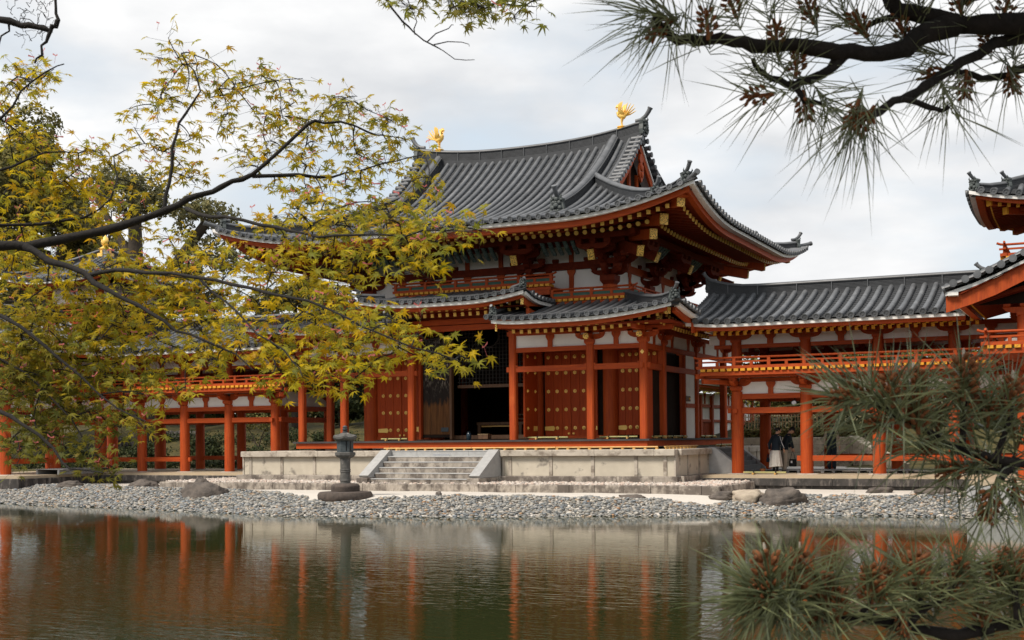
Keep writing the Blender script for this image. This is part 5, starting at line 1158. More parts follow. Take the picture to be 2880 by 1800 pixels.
        mb = MB(); mb.sweep([[V(p)+V((0, .16, -.26)), V(p)+V((0, .24, -.26)), V(p)+V((0, .24, -.72)), V(p)+V((0, .16, -.72))] for p in cv]); mb.obj('barge_board', RED, gw)
        pts = [V((o_+s*q_*n, -3.3, 5.22+gF(n)+.06)) for n in (.9, 1.4, 2.0, 2.7, 3.3)]; ridge(gw, pts, .26, .3, .1, -.2, 'descending_ridge', 0, 4); oni(gw, pts[0]+V((0, 0, .05)), (-s*q_, 0, 0), .72, rise=.3)
    ridge(gw, [(s*TX, y, 6.85) for y in (-4.5, -3.4, -2, -.5, 1, 2.5)], .36, .4, .1, -.3, 'main_ridge', 1, 6); oni(gw, (s*TX, -4.52, 7.0), (0, -1, 0), .85, rise=.4)
    mb = MB(); mb.prism([(-3.1, 4.95), (0, 6.6), (3.1, 4.95)], -.03, .03, T(s*TX, -3.36, 0)); mb.obj('gable_wall', DARKW, gw)
    return cw
cR = wing(1); cL = wing(-1)

# ------------------------------------------------------------------ rear corridor seen past the right flank
rc = thing('rear_corridor', 'low red and white rear corridor with barred window beyond the right flank of the hall', 'corridor', (2.2, 26, 0))
paneled(rc, 18, 34, 3.05, 3.62, 2.2, [18.9, 20.4, 21.9, 23.4, 24.9, 26.4, 28], 1)
for z, h in ((2.95, .16), (2.16, .14)): MB().beam((2.22, 18, z), (2.22, 34, z), .16, h).obj('beam', RED, rc)
for i in range(8): MB().beam((2.25, 18.2+2.1*i, .0), (2.25, 18.2+2.1*i, 3.5), .26, .26, (1, 0, 0)).obj('post', RED, rc)
paneled(rc, 18, 34, 2.23, 2.87, 2.18, [], 1)
for a, b in ((18.4, 20.2), (24.7, 26.3), (26.8, 34)): MB().box(2.15, 2.2, a, b, .9, 2.09).obj('wall_panel', WHITE, rc)
MB().box(2.08, 2.12, 20.3, 24.6, .9, 2.09).obj('window', DARKW, rc)
for i in range(34): MB().box(2.17, 2.23, 20.4+.125*i, 20.4+.125*i+.06, .9, 2.09).obj('window_bar', RED, rc)
run = Run((3.4, 26, 0), (0, 1, 0), (-1, 0, 0)); zl = lambda q: 4.05; sf = lambda q, n: 4.05+.3*n
rolls(rc, run, sf, [-8+.37*i for i in range(44)], lambda q: 2.6, .095); pans(rc, run, sf, [-8.2+.37*i for i in range(45)], lambda q: 2.6)
edge_sweep(rc, 'eave_board', BOARD, run, -8.2, 8, zl, [(.1, -.12), (.1, -.03), (.4, .03), (.4, -.12)], 0, 0); edge_sweep(rc, 'eave_fascia', RED, run, -8.2, 8, zl, [(.22, -.24), (.22, -.121), (.4, -.121), (.4, -.24)], 0, 0)
rafters(rc, run, [-7.9+.28*i for i in range(56)], zl, .5, lambda q: 1.3, -.25, .2, .085, .1, capm=YEL)
MB().box(.2, 3.2, 18, 34, 4.0, 4.03).obj('soffit', REDY, rc); MB().box(.9, 1.3, 18, 34, 4.75, 5.1).obj('ridge', TILED, rc)

# ------------------------------------------------------------------ retaining wall, bamboo fence, hedge behind the right corridor
rw = thing('retaining_wall', 'old stained retaining wall of squared stone blocks behind the right corridor', 'wall', (8.5, 14.9, -.05))
for r_ in range(4):
    z0 = -.1+.335*r_; x = 6.2+random.random()*.3
    while x < 11.3:
        l_ = random.uniform(.38, .72); d_ = random.uniform(-.02, .02); MB().bev(x+.006, x+l_-.006, 14.58+d_+.02*r_, 15.0, z0+.006, z0+.332, .015, ID).obj('stone_block', WALLST, rw); x += l_
MB().box(6.2, 11.3, 14.7, 15.02, -.1, 1.2).obj('joint_mortar', DARKST, rw)
for k_ in range(9):
    x0 = 11.3+.30*k_; put('coping_block', MB().bev(0, .42, 0, .5, 0, .30, .02).mesh('coping_block', WALLST), rw, T(x0, 14.7-.42*k_, 1.0-.13*k_) @ Matrix.Rotation(R(-52), 4, 'Z') @ Matrix.Rotation(R(14), 4, 'Y'))
    if k_ < 8: put('stone_block', MB().bev(0, .46, 0, .45, -.9, .0, .02).mesh('stone_block', WALLST), rw, T(x0, 14.75-.42*k_, 1.0-.13*k_) @ Matrix.Rotation(R(-52), 4, 'Z'))
bfn = thing('bamboo_fence', 'open lattice fence of dry bamboo stakes above the stone retaining wall', 'fence', (8, 16.4, 1.3))
for i in range(27):
    x = 6.15+.145*i+random.uniform(-.02, .02); put('stake', MB().cyl((x, 16.4+.05*(i % 2), 1.2), (x+random.uniform(-.04, .04), 16.4+.05*(i % 2), 2.30+random.uniform(-.03, .06)), .021 if i % 4 else .03, n=6).mesh('stake', BAMD), bfn)
for z in (1.60, 1.95, 2.2): put('rail', MB().cyl((6.0, 16.425, z), (10.05, 16.425, z), .022, n=6).mesh('rail', BAMD), bfn)

# ------------------------------------------------------------------ small things on the deck and platform
def barrier(p0, p1, label, r=.032, hgt=.075):
    """bamboo pole lashed on two short cross pieces, lying on the floor"""
    p0, p1 = V(p0), V(p1); d = (p1-p0).normalized(); o_ = V((d.y, -d.x, 0)); t_ = thing('bamboo_barrier', label, 'barrier', tuple((p0+p1)/2), 'bamboo barriers on the deck'); up = V((0, 0, hgt))
    m = MB(); l_ = (p1-p0).length; k = max(3, int(l_/.3)); pts = []; rad = []
    for i in range(k):
        for q, rr in ((.02, r), (.95, r), (.97, r*1.12), (.99, r*1.12)): pts.append(p0+up+d*(l_*(i+q)/k)); rad.append(rr)
    put('pole', m.tube(pts, rad, 8).mesh('pole', BAMG, 50), t_)
    put('pole_end', MB().cyl(p0+up-d*.012, p0+up+d*.02, r*.95, n=8).mesh('pole_end', BAMB), t_)
    for q in (.24, .76):
        c = p0+d*(l_*q); put('foot', MB().cyl(c+o_*.17+V((0, 0, .035)), c-o_*.17+V((0, 0, .035)), .034, n=8).mesh('foot', BAMB), t_)
        put('rope_tie', MB().tube([c+up-d*.025, c+up+d*.025], r*1.35, 8).tube([c+V((0, 0, .035))+o_*.03, c+V((0, 0, .035))-o_*.03], .042, 8).tube([c+up, c+up+V((.02, 0, .12))], [.008, .004], 5).mesh('rope_tie', ROPE), t_)
barrier((-3.75, .42, ZD), (-2.60, .42, ZD), 'bamboo barrier lying before the red door left of the centre bay')
barrier((2.46, .5, ZD), (4.05, .5, ZD), 'bamboo barrier lying before the studded double door right of the centre bay')
barrier((5.28, .5, ZD), (6.70, .5, ZD), 'bamboo barrier lying beside the right corner post of the hall')
barrier((7.04, .72, ZD), (7.32, 1.80, ZD), 'short bamboo barrier between the first two posts of the right flank')
barrier((7.15, 2.5, ZD), (7.20, 4.6, ZD), 'bamboo barrier across the dark opening on the right flank')
barrier((7.15, 6.6, ZD), (7.2, 8.4, ZD), 'bamboo barrier at the far end of the right flank')
barrier((10.25, 1.35, -.012), (11.72, 1.35, -.012), 'bamboo barrier on the corridor floor at the feet of the visitors')
barrier((-2.55, -1.35, .905), (-1.75, -1.15, .905), 'short bamboo barrier on the platform above the left end of the steps')
barrier((8.15, 5.2, .92), (8.3, 7.6, .92), 'bamboo barrier on the platform at the top of the side stairs')
br = thing('bamboo_rail', 'long golden bamboo rail on little blocks along the front edge of the platform', 'rail', (2.8, -1.5, .905))
x = -2.45
while x < 8.1:
    x1 = min(x+random.uniform(3.2, 4.2), 8.15); put('rail', MB().tube([(x+.01, -1.52, .985), (x1-.01, -1.52, .985)], .028, 8).mesh('rail', BAMB), br); x = x1
blm = MB().box(-.04, .04, -.05, .05, 0, .056).mesh('block', BAMB)
for i in range(27): put('block', blm, br, T(-2.3+.4*i, -1.52, .904))
put('rail', MB().tube([(8.3, -1.3, .985), (8.35, 2.2, .985)], .028, 8).mesh('rail', BAMB), br)
for i in range(9): put('block', blm, br, T(8.3+.005*i, -1.1+.38*i, .904))
tag(MB().lathe([(.06, 1.26), (.085, 1.30), (.10, 1.40), (.085, 1.50), (.055, 1.54), (.075, 1.58), (.05, 1.585)], 12, T(.27, .02, 0)).obj('vase', TEAL, None, 50), 'small dark blue glazed vase on the deck before the dark opening', 'vase')
bxx = thing('offering_box', 'small brown wooden box in the middle of the dark central opening', 'box', (.33, 1.2, 1.30))
put('body', MB().bev(.13, .53, 1.05, 1.35, 1.302, 1.47, .008).mesh('body', BROWNW), bxx); put('lid', MB().box(.115, .545, 1.035, 1.365, 1.471, 1.49).mesh('lid', BAMD), bxx)
def boardwalk(x0, x1, y0, y1, z, label):
    b = thing('boardwalk', label, 'boardwalk', ((x0+x1)/2, (y0+y1)/2, -.01), 'grey boardwalks in the corridors')
    k = int((x1-x0)/1.15)
    for i in range(k):
        a, c = x0+(x1-x0)*i/k, x0+(x1-x0)*(i+1)/k
        for j in range(5): put('plank', MB().box(a+.004, c-.004, y0+(y1-y0)*j/5+.004, y0+(y1-y0)*(j+1)/5-.004, z-.03, z).mesh('plank', BOARDW), b)
        put('joist', MB().box(a+.06, a+.14, y0+.02, y1-.02, -.01, z-.031).mesh('joist', BOARDW), b); put('joist', MB().box(c-.34, c-.24, y0+.02, y1-.02, -.01, z-.031).mesh('joist', BOARDW), b)
boardwalk(10.3, 19.0, 3.5, 4.9, .10, 'grey boardwalk of planks along the right corridor under the visitors')
boardwalk(-19.2, -17.6, -2.2, .4, .22, 'low grey boardwalk at the far left wing behind the leaves')
pt = thing('flower_pot', 'small terracotta pot on the corridor floor beside the woman in the pale skirt', 'pot', (10.52, 2.9, 0))
put('pot_body', MB().lathe([(.075, -.012), (.095, .12), (.105, .12), (.105, .15), (.085, .15), (.08, .11)], 12, T(10.52, 2.9, 0)).mesh('pot_body', TERRA, 50), pt)
sp = thing('floodlight', 'small round white lamp hanging below the corridor beam', 'lamp', (11.85, 2.15, 2.55))
put('housing', MB().tube([(11.85, 2.25, 2.46), (11.85, 2.08, 2.44)], [.06, .11], 14).mesh('housing', BLACK, 50), sp); put('lens', MB().tube([(11.85, 2.078, 2.44), (11.85, 2.06, 2.438)], [.085, .075], 14).mesh('lens', WPLAS), sp); put('bracket', MB().beam((11.85, 2.2, 2.5), (11.85, 2.2, 2.66), .03, .03, (0, 1, 0)).mesh('bracket', BLACK), sp)

# ------------------------------------------------------------------ visitors
def loft(rings, n=14):
    """rings: (centre, rx, ry, yaw); a closed lofted garment"""
    R_ = []
    for c, rx, ry, yw in rings:
        c = V(c); R_.append([c+V((math.cos(a)*rx*math.cos(yw)-math.sin(a)*ry*math.sin(yw), math.cos(a)*rx*math.sin(yw)+math.sin(a)*ry*math.cos(yw), 0)) for a in [2*math.pi*j/n for j in range(n)]])
    return MB().sweep(R_)
def body(parent, M_, joints, edges, m):
    me = bpy.data.meshes.new('body'); names_ = list(joints); me.from_pydata([joints[k][0] for k in names_], [(names_.index(a), names_.index(b)) for a, b in edges], []); me.materials.append(m)
    o = put('body', me, parent, M_); sk = o.modifiers.new('skin', 'SKIN'); me.skin_vertices or me.attributes
    if not me.skin_vertices: me.skin_vertices.new() if hasattr(me.skin_vertices, 'new') else None
    for i, k in enumerate(names_):
        r_ = joints[k][1]; sv = me.skin_vertices[0].data[i]; sv.radius = (r_ if isinstance(r_, tuple) else (r_, r_)); sv.use_root = (k == 'pelvis')
    sk.use_smooth_shade = True; sb = o.modifiers.new('sub', 'SUBSURF'); sb.levels = 1; sb.render_levels = 1
    return o
def person(label, x, y, z, yaw, hgt, lean=0, head_pitch=0, head_yaw=0, lh=None, rh=None):
    """local frame: +Y is where the person faces, +X their right... left is -X"""
    p = thing('person', label, 'person', (x, y, z)); k = hgt/1.70; M_ = T(x, y, z) @ Matrix.Rotation(yaw, 4, 'Z') @ Matrix.Scale(k, 4)
    lf = lambda zz: lean*(max(zz-.9, 0))
    J = {'pelvis': ((0, 0, .92), .12), 'waist': ((0, lf(1.1), 1.10), .115), 'chest': ((0, lf(1.3), 1.30), .125), 'neck0': ((0, lf(1.43), 1.44), .06), 'neck': ((0, lf(1.5)+.01, 1.50), .05)}
    hc = V((0, lf(1.58)+.03+.05*head_pitch, 1.585-.02*head_pitch)); J['head'] = (tuple(hc), .082); J['crown'] = (tuple(hc+V((0, .012, .075))), .072)
    E = [('pelvis', 'waist'), ('waist', 'chest'), ('chest', 'neck0'), ('neck0', 'neck'), ('neck', 'head'), ('head', 'crown')]
    for s, nm, hd in ((-1, 'l', lh), (1, 'r', rh)):
        el, wr = hd if hd else ((s*.25, -.02, 1.10), (s*.25, .06, .87))
        sh = (s*.175, lf(1.40), 1.39)
        J[nm+'sh'] = (sh, .055); J[nm+'el'] = (el, .040); J[nm+'wr'] = (wr, .028)
        w_ = V(wr); dd = (w_-V(el)).normalized(); pm = w_+dd*.06; J[nm+'pm'] = (tuple(pm), (.036, .018))
        E += [('chest', nm+'sh'), (nm+'sh', nm+'el'), (nm+'el', nm+'wr'), (nm+'wr', nm+'pm')]
        for i in range(4):
            off = V((0, (i-1.5)*.021, 0)); b0 = pm+dd*.025+off; b1 = b0+dd*(.036-.004*abs(i-1.3))+V((-s*.008, 0, 0)); b2 = b1+dd*.026+V((-s*.018, 0, 0)); J[f'{nm}f{i}a'] = (tuple(b0), .0105); J[f'{nm}f{i}b'] = (tuple(b1), .0095); J[f'{nm}f{i}c'] = (tuple(b2), .007); E += [(nm+'pm', f'{nm}f{i}a'), (f'{nm}f{i}a', f'{nm}f{i}b'), (f'{nm}f{i}b', f'{nm}f{i}c')]
        t0 = w_+dd*.03+V((0, .03, 0)); t1 = t0+dd*.035+V((-s*.006, .022, 0)); J[nm+'ta'] = (tuple(t0), .012); J[nm+'tb'] = (tuple(t1), .009); E += [(nm+'wr', nm+'ta'), (nm+'ta', nm+'tb')]
        J[nm+'hip'] = ((s*.09, 0, .86), .09); J[nm+'kn'] = ((s*.095, .015, .48), .058); J[nm+'an'] = ((s*.095, -.02, .09), .038); J[nm+'toe'] = ((s*.105, .13, .035), .034)
        E += [('pelvis', nm+'hip'), (nm+'hip', nm+'kn'), (nm+'kn', nm+'an'), (nm+'an', nm+'toe')]
    body(p, M_, J, E, SKIN)
    Hm = M_ @ Matrix.Translation(hc) @ Matrix.Rotation(head_yaw, 4, 'Z') @ Matrix.Rotation(-head_pitch, 4, 'X')
    fc = MB().ball((0, .012, .03), .078, .098, .118, 12, 9).ball((0, .112, .01), .013, .02, .022, 6, 5).ball((-.08, .0, .015), .012, .022, .03, 6, 5).ball((.08, .0, .015), .012, .022, .03, 6, 5).ball((0, .05, -.06), .045, .045, .03, 8, 5)
    hd_ = put('head', fc.mesh('head', SKIN, 60), p, Hm)
    put('eye', MB().ball((-.03, .102, .04), .011, .008, .007, 6, 4).mesh('eye', BLACK), hd_, Hm); put('eye', MB().ball((.03, .102, .04), .011, .008, .007, 6, 4).mesh('eye', BLACK), hd_, Hm); put('mouth', MB().ball((0, .100, -.035), .022, .008, .005, 6, 4).mesh('mouth', TERRA), hd_, Hm)
    put('hair', MB().ball((0, -.018, .052), .089, .100, .108, 12, 9).mesh('hair', HAIR, 60), hd_, Hm)
    G = lambda n, mb, m, par=p, MM=M_: put(n, mb.mesh(n, m, 50), par, MM)
    return p, M_, Hm, hd_, J, lf, G
def sleeve(J, s, r0=.072, r1=.052): return MB().tube([V(J[s+'sh'][0])+V((0, 0, .01)), (V(J[s+'sh'][0])+V(J[s+'el'][0]))/2, J[s+'el'][0], (V(J[s+'el'][0])*.15+V(J[s+'wr'][0])*.85)], [r0, r0*.95, r0*.86, r1], 10)
def shoes(G, J):
    for s in 'lr':
        a = V(J[s+'an'][0]); G('shoe', MB().ball((a.x, a.y+.065, .035), .048, .135, .04, 10, 6).ball((a.x, a.y, .075), .042, .05, .05, 8, 6), BLACK)
# woman, seen from behind, half turned to the right
yw = R(-38)
p, M_, Hm, hd_, J, lf, G = person('person in a navy jacket and long ivory skirt, hair tied up, holding bags', 10.93, 3.3 - .15, -.012, yw, 1.60, .10, .45, R(-25), lh=((-.29, -.06, 1.12), (-.34, -.02, .88)), rh=((.27, .06, 1.12), (.27, .16, .90)))
G('jacket', loft([((0, .0, .86), .19, .145, 0), ((0, 0, .98), .195, .15, 0), ((0, lf(1.12), 1.12), .188, .14, 0), ((0, lf(1.28), 1.28), .20, .145, 0), ((0, lf(1.38), 1.38), .195, .125, 0), ((0, lf(1.44), 1.45), .10, .085, 0), ((0, lf(1.48)+.01, 1.475), .066, .066, 0)]), NAVY)
for s in 'lr': G('sleeve', sleeve(J, s), NAVY)
G('sleeve_stripe', MB().tube([V(J['rsh'][0])+V((.062, -.03, 0)), V(J['rel'][0])+V((.062, -.02, 0)), V(J['rwr'][0])+V((.05, -.01, .04))], .010, 5), WPLAS); G('sleeve_stripe', MB().tube([V(J['lsh'][0])+V((-.062, -.03, 0)), V(J['lel'][0])+V((-.062, -.02, 0)), V(J['lwr'][0])+V((-.05, -.01, .04))], .010, 5), WPLAS)
R_ = []
for zz, rx, ry, fl_ in ((.90, .165, .13, 0), (.80, .195, .16, .004), (.60, .225, .19, .010), (.40, .245, .215, .016), (.235, .26, .23, .022)):
    R_.append([(math.cos(a)*(rx+fl_*math.cos(9*a)), math.sin(a)*(ry+fl_*math.cos(9*a)), zz+(.03*math.cos(a) if zz < .3 else 0)) for a in [2*math.pi*j/54 for j in range(54)]])
G('skirt', MB().sweep(R_), CREAM); shoes(G, J)
for s in 'lr': G('stocking', MB().tube([J[s+'kn'][0], J[s+'an'][0]], [.062, .045], 8), BLACK)
put('hair_bun', MB().ball((0, -.125, .05), .05, .045, .045, 8, 6).mesh('hair_bun', HAIR, 60), hd_, Hm); put('hair_clip', MB().ball((-.03, -.165, .05), .03, .016, .028, 8, 5).mesh('hair_clip', WPLAS, 60), hd_, Hm)
put('glasses', MB().tube([(-.085, .0, .045), (-.07, .1, .042)], .004, 5).tube([(.085, .0, .045), (.07, .1, .042)], .004, 5).tube([(-.06, .118, .042), (-.03, .124, .025), (0, .12, .042), (.03, .124, .025), (.06, .118, .042)], .004, 5).mesh('glasses', BLACK), hd_, Hm)
lw = M_ @ V(J['lpm'][0]); rw_ = M_ @ V(J['rpm'][0])
def bag(c, w_, d_, h_, m, label, hl=.14, yaw_=0, cat='bag'):
    """soft bag hanging below hand point c by two straps"""
    b_ = thing('bag', label, cat, (c.x, c.y, c.z-hl-h_)); MM = Matrix.Translation(c) @ Matrix.Rotation(yaw_, 4, 'Z')
    put('bag_body', loft([((0, 0, -hl-h_), w_*.42, d_*.4, 0), ((0, 0, -hl-h_*.93), w_*.5, d_*.5, 0), ((0, 0, -hl-h_*.5), w_*.5, d_*.52, 0), ((0, 0, -hl), w_*.43, d_*.25, 0)], 12).mesh('bag_body', m, 50), b_, MM)
    for q in (-1, 1): put('handle', MB().tube([(-w_*.3, q*d_*.15, -hl), (-w_*.14, q*.012, -hl*.3), (0, q*.006, .01), (w_*.14, q*.012, -hl*.3), (w_*.3, q*d_*.15, -hl)], .009, 6).mesh('handle', m), b_, MM)
    return b_, MM
bag(lw+V((.05, .02, .02)), .17, .10, .26, WPLAS, 'white plastic carrier bag held in the left hand of the skirted person', .06, yw)
bag(lw+V((-.07, .06, -.10)), .16, .12, .17, NAVY, 'small dark blue bag hanging behind the white carrier bag', .12, yw)
# man in the black cap
p, M_, Hm, hd_, J, lf, G = person('person in a black cap and dark jacket bending forward beside the skirted one', 11.10, 3.95 - .2, -.012, R(-62), 1.62, .30, .75, R(-8), lh=((-.24, .20, 1.12), (-.20, .30, .92)), rh=((.22, .22, 1.12), (.12, .30, .90)))
G('jacket', loft([((0, .0, .84), .185, .14, 0), ((0, 0, 1.0), .19, .15, 0), ((0, lf(1.15), 1.15), .19, .145, 0), ((0, lf(1.3), 1.30), .2, .145, 0), ((0, lf(1.4), 1.39), .19, .12, 0), ((0, lf(1.45), 1.45), .09, .08, 0), ((0, lf(1.48)+.01, 1.475), .066, .066, 0)]), NAVY)
for s in 'lr': G('sleeve', sleeve(J, s), NAVY)
for s in 'lr': G('trouser_leg', MB().tube([(J[s+'hip'][0]), J[s+'kn'][0], V(J[s+'an'][0])], [.105, .082, .07], 10), SHIRT)
shoes(G, J)
put('cap', MB().lathe([(.096, .055), (.098, .09), (.085, .14), (.05, .168), (.01, .172)], 14, T(0, .0, 0)).add([(-.075, .06, .062), (.075, .06, .062), (.055, .175, .045), (-.055, .175, .045), (-.075, .06, .072), (.075, .06, .072), (.055, .175, .055), (-.055, .175, .055)], BOXF).mesh('cap', BLACK, 50), hd_, Hm)
rw2 = M_ @ V(J['rpm'][0])
b_, MM = bag(rw2+V((.0, -.12, -.04)), .27, .10, .27, BLACK, 'black tote bag with a small white patch hanging from the arm of the capped person', .28, R(10)); put('patch', MB().box(-.07, -.01, -.062, -.056, -.42, -.34).mesh('patch', WPLAS), b_, MM)
# visitor by the rear column
p, M_, Hm, hd_, J, lf, G = person('person with back turned in a dark waistcoat, beige sleeves and dark trousers', 12.62, 4.55, .10, R(-6), 1.62, .02, .1, R(12), lh=((-.27, -.05, 1.10), (-.25, .06, .90)), rh=((.28, -.03, 1.08), (.29, .03, .84)))
G('waistcoat', loft([((0, 0, .80), .19, .14, 0), ((0, 0, 1.0), .185, .14, 0), ((0, 0, 1.15), .18, .135, 0), ((0, 0, 1.3), .19, .14, 0), ((0, 0, 1.41), .175, .115, 0), ((0, 0, 1.455), .09, .08, 0)]), NAVY)
G('collar', loft([((0, 0, 1.44), .075, .075, 0), ((0, .01, 1.50), .062, .062, 0)]), SHIRT)
for s in 'lr': G('sleeve', sleeve(J, s, .07, .05), SHIRT); G('trouser_leg', MB().tube([J[s+'hip'][0], J[s+'kn'][0], V(J[s+'an'][0])-V((0, 0, .03))], [.105, .085, .075], 10), NAVY)
shoes(G, J)

# ------------------------------------------------------------------ background trees and shrubs
def nrm_(a): return a/np.maximum(np.linalg.norm(a, axis=-1, keepdims=True), 1e-9)
def leafcloud(puffs, n, size, cols, thick=.45):
    """n small folded leaf faces spread through the outer part of ellipsoid puffs (x,y,z,rx,ry,rz)"""
    pf_ = np.array(puffs, float); wt = (pf_[:, 3]*pf_[:, 4]*pf_[:, 5])**.66; k = rng.choice(len(pf_), n, p=wt/wt.sum())
    d = nrm_(rng.normal(size=(n, 3))); r_ = 1-thick*rng.random(n)**1.4; r_ *= 1+.10*np.sin(d[:, 0]*7+k)*np.cos(d[:, 2]*6+k*2)
    c = pf_[k, :3]+d*r_[:, None]*pf_[k, 3:]
    nm = nrm_(d*.8+rng.normal(size=(n, 3))*.7+np.array([0, 0, .5])); t_ = nrm_(np.cross(nm, rng.normal(size=(n, 3)))); b_ = np.cross(nm, t_)
    s = (size*rng.uniform(.6, 1.35, n))[:, None]
    v = np.stack([c-t_*s, c+b_*s*.55-nm*s*.1, c+t_*s, c-b_*s*.55-nm*s*.1], 1).reshape(-1, 3)
    f = np.arange(4*n).reshape(n, 4); cc = np.array(cols)[rng.integers(0, len(cols), n)]*rng.uniform(.75, 1.2, (n, 1)); return v, f, np.repeat(cc, 4, 0)
OLIVE = [(.17, .155, .04), (.21, .185, .05), (.12, .115, .034), (.26, .22, .065), (.085, .088, .028)]
DEEP = [(.035, .05, .017), (.05, .065, .02), (.025, .037, .015), (.07, .08, .026)]
PALE = [(.22, .20, .08), (.17, .165, .07), (.28, .245, .10), (.12, .12, .05)]
YELG = [(.22, .19, .035), (.16, .15, .035), (.10, .10, .028), (.28, .23, .04)]
def tree(label, x, y, z, limbs, puffs, n, size, cols, cat='tree', group='trees behind the temple', name='background_tree', m=None):
    t_ = thing(name, label, cat, (x, y, z), group); O = np.array((x, y, z))
    for i, (pts, r0, r1) in enumerate(limbs):
        P_ = [V(O)+V(q) for q in pts]; k = len(P_)
        put('trunk' if i == 0 else 'limb', MB().tube(P_, [r0+(r1-r0)*j/(k-1) for j in range(k)], 9).mesh('trunk', m or TBARK, 60), t_)
    v, f, c = leafcloud([tuple(np.array(p[:3])+O)+tuple(p[3:]) for p in puffs], n, size, cols)
    put('crown', npmesh('crown', v, f, BGLEAF, False, c), t_); return t_
def puffset(cx, cy, cz, rx, ry, rz, k, pr, seed):
    r_ = np.random.default_rng(seed); o = []
    for _ in range(k):
        d = nrm_(r_.normal(size=3)); q = r_.uniform(.35, 1)**.6; a = pr*r_.uniform(.6, 1.25); o.append((cx+d[0]*rx*q, cy+d[1]*ry*q, cz+d[2]*rz*q, a, a, a*.72))
    return o
tree('tall dense camphor tree with a rounded crown at the far left', -41.8, 20, 0, [([(0, 0, 0), (.3, 0, 6), (0, 0, 14)], .8, .5), ([(0, 0, 9), (3, -1, 15)], .4, .2), ([(0, 0, 9), (-4, 0, 16)], .4, .2)], puffset(0, 0, 16.8, 4.6, 4, 5.6, 46, 1.55, 1), 30000, .15, OLIVE)
tree('broad camphor tree standing behind the left corridor, at the picture edge', -39.5, 13, 0, [([(0, 0, 0), (0, 0, 5), (.5, 0, 9)], .6, .3)], puffset(0, 0, 9.2, 5.4, 3.4, 4.2, 40, 1.4, 2), 22000, .14, OLIVE)
tree('pollarded camphor tree with bare thick limbs left of the hall roof', -31.5, 18, 0, [([(0, 0, 0), (.2, 0, 6), (-.5, 0, 11), (-.6, 0, 16.5)], .75, .36), ([(-.3, 0, 9), (2.2, 0, 11.6), (5.0, 0, 14.4)], .42, .28), ([(0, 0, 8.4), (2.6, -.3, 9.8), (5.6, -.5, 10.8)], .36, .26), ([(2.6, -.3, 9.8), (3.6, -.3, 11.3), (5.2, -.4, 12.3)], .2, .14), ([(-.4, 0, 12), (-2.6, 0, 15), (-4, 0, 17)], .3, .15), ([(0, 0, 6.5), (3, 0, 7.6), (5.2, 0, 7.4)], .3, .16)],
     puffset(-1, 0, 16.8, 2.6, 2.2, 2.0, 9, 1.15, 3)+puffset(4.6, 0, 14.6, 2.2, 1.6, 1.5, 8, 1.0, 4)+puffset(3.8, 0, 11.0, 2.8, 1.6, 2.4, 15, .95, 5)+puffset(-4.4, 0, 12.6, 2.2, 1.6, 3.2, 9, 1.1, 6)+puffset(6.2, 0, 12.2, 1.3, 1.2, 1.2, 5, .8, 7), 15000, .13, PALE)
tree('small round tree showing between the roof and the left corridor', -24.5, 24, 2, [([(0, 0, 0), (0, 0, 5), (0, 0, 8)], .3, .12)], puffset(0, 0, 7.2, 3.4, 2.5, 2.0, 18, 1.1, 8), 5500, .18, PALE)
tree('spreading dark tree seen between the left deck posts', -19.5, 22, 2, [([(0, 0, -1), (-.4, 0, 1.2), (-1.2, 0, 2.8)], .26, .12), ([(-.4, 0, 1.2), (1.4, 0, 2.8)], .14, .08)], puffset(0, 0, 3.0, 3.6, 2.4, 2.0, 20, 1.0, 9), 7000, .15, DEEP)
tree('leafy tree on the slope behind the left corridor columns', -29, 24, 2, [([(0, 0, -.5), (.3, 0, 1.5), (-.4, 0, 3)], .2, .1)], puffset(0, 0, 3.6, 4.6, 2, 1.5, 18, 1.0, 10), 6000, .16, OLIVE)
tree('leafy tree further left on the slope behind the corridor', -38, 25, 2, [([(0, 0, -.5), (.3, 0, 1.5), (-.4, 0, 3)], .2, .1)], puffset(0, 0, 4.0, 5, 2, 2.2, 20, 1.1, 11), 6500, .17, OLIVE)
for i, (x, y, z, r_, h_, lb, co) in enumerate(((-23.6, 14.2, .1, 1.0, 1.1, 'dark rounded shrub below the moss slope, left of the slender sapling', DEEP), (-17.3, 15.5, .5, 1.1, .9, 'low clipped shrub on the moss slope beside the hall platform', DEEP), (-27, 13.2, .1, 1.2, .8, 'dark shrub in front of the rubble wall on the left slope', DEEP), (-31, 12.6, 0, 1.6, .9, 'wide dark shrub at the far left behind the corridor', DEEP))):
    tree(lb, x, y, z, [([(0, 0, -.2), (0, 0, h_*.8)], .07, .04)], puffset(0, 0, h_*.75, r_*.7, r_*.7, h_*.5, 9, r_*.5, 20+i), 2200, .085, co, 'shrub', 'shrubs on the mossy slope', 'shrub')
tree('slender leaning sapling on the moss slope between corridor columns', -20.3, 14.5, .3, [([(0, 0, -.3), (.05, 0, .6), (.3, 0, 1.3), (.7, 0, 1.9)], .05, .02), ([(.05, 0, .6), (-.4, 0, 1.4), (-.8, 0, 1.9)], .035, .015), ([(.2, 0, 1.1), (.9, 0, 1.5)], .025, .012), ([(0, 0, .8), (-.7, 0, 1.2)], .02, .01)], [(0, 0, 2.1, 1.3, .8, .45), (.8, 0, 1.8, .6, .5, .3), (-.8, 0, 1.9, .6, .5, .35)], 800, .07, OLIVE, 'sapling', None, 'sapling')
rwl = thing('rubble_wall', 'low dark rubble stone wall on the slope at the far left', 'wall', (-30, 19, 1)); r_ = random.Random(3)
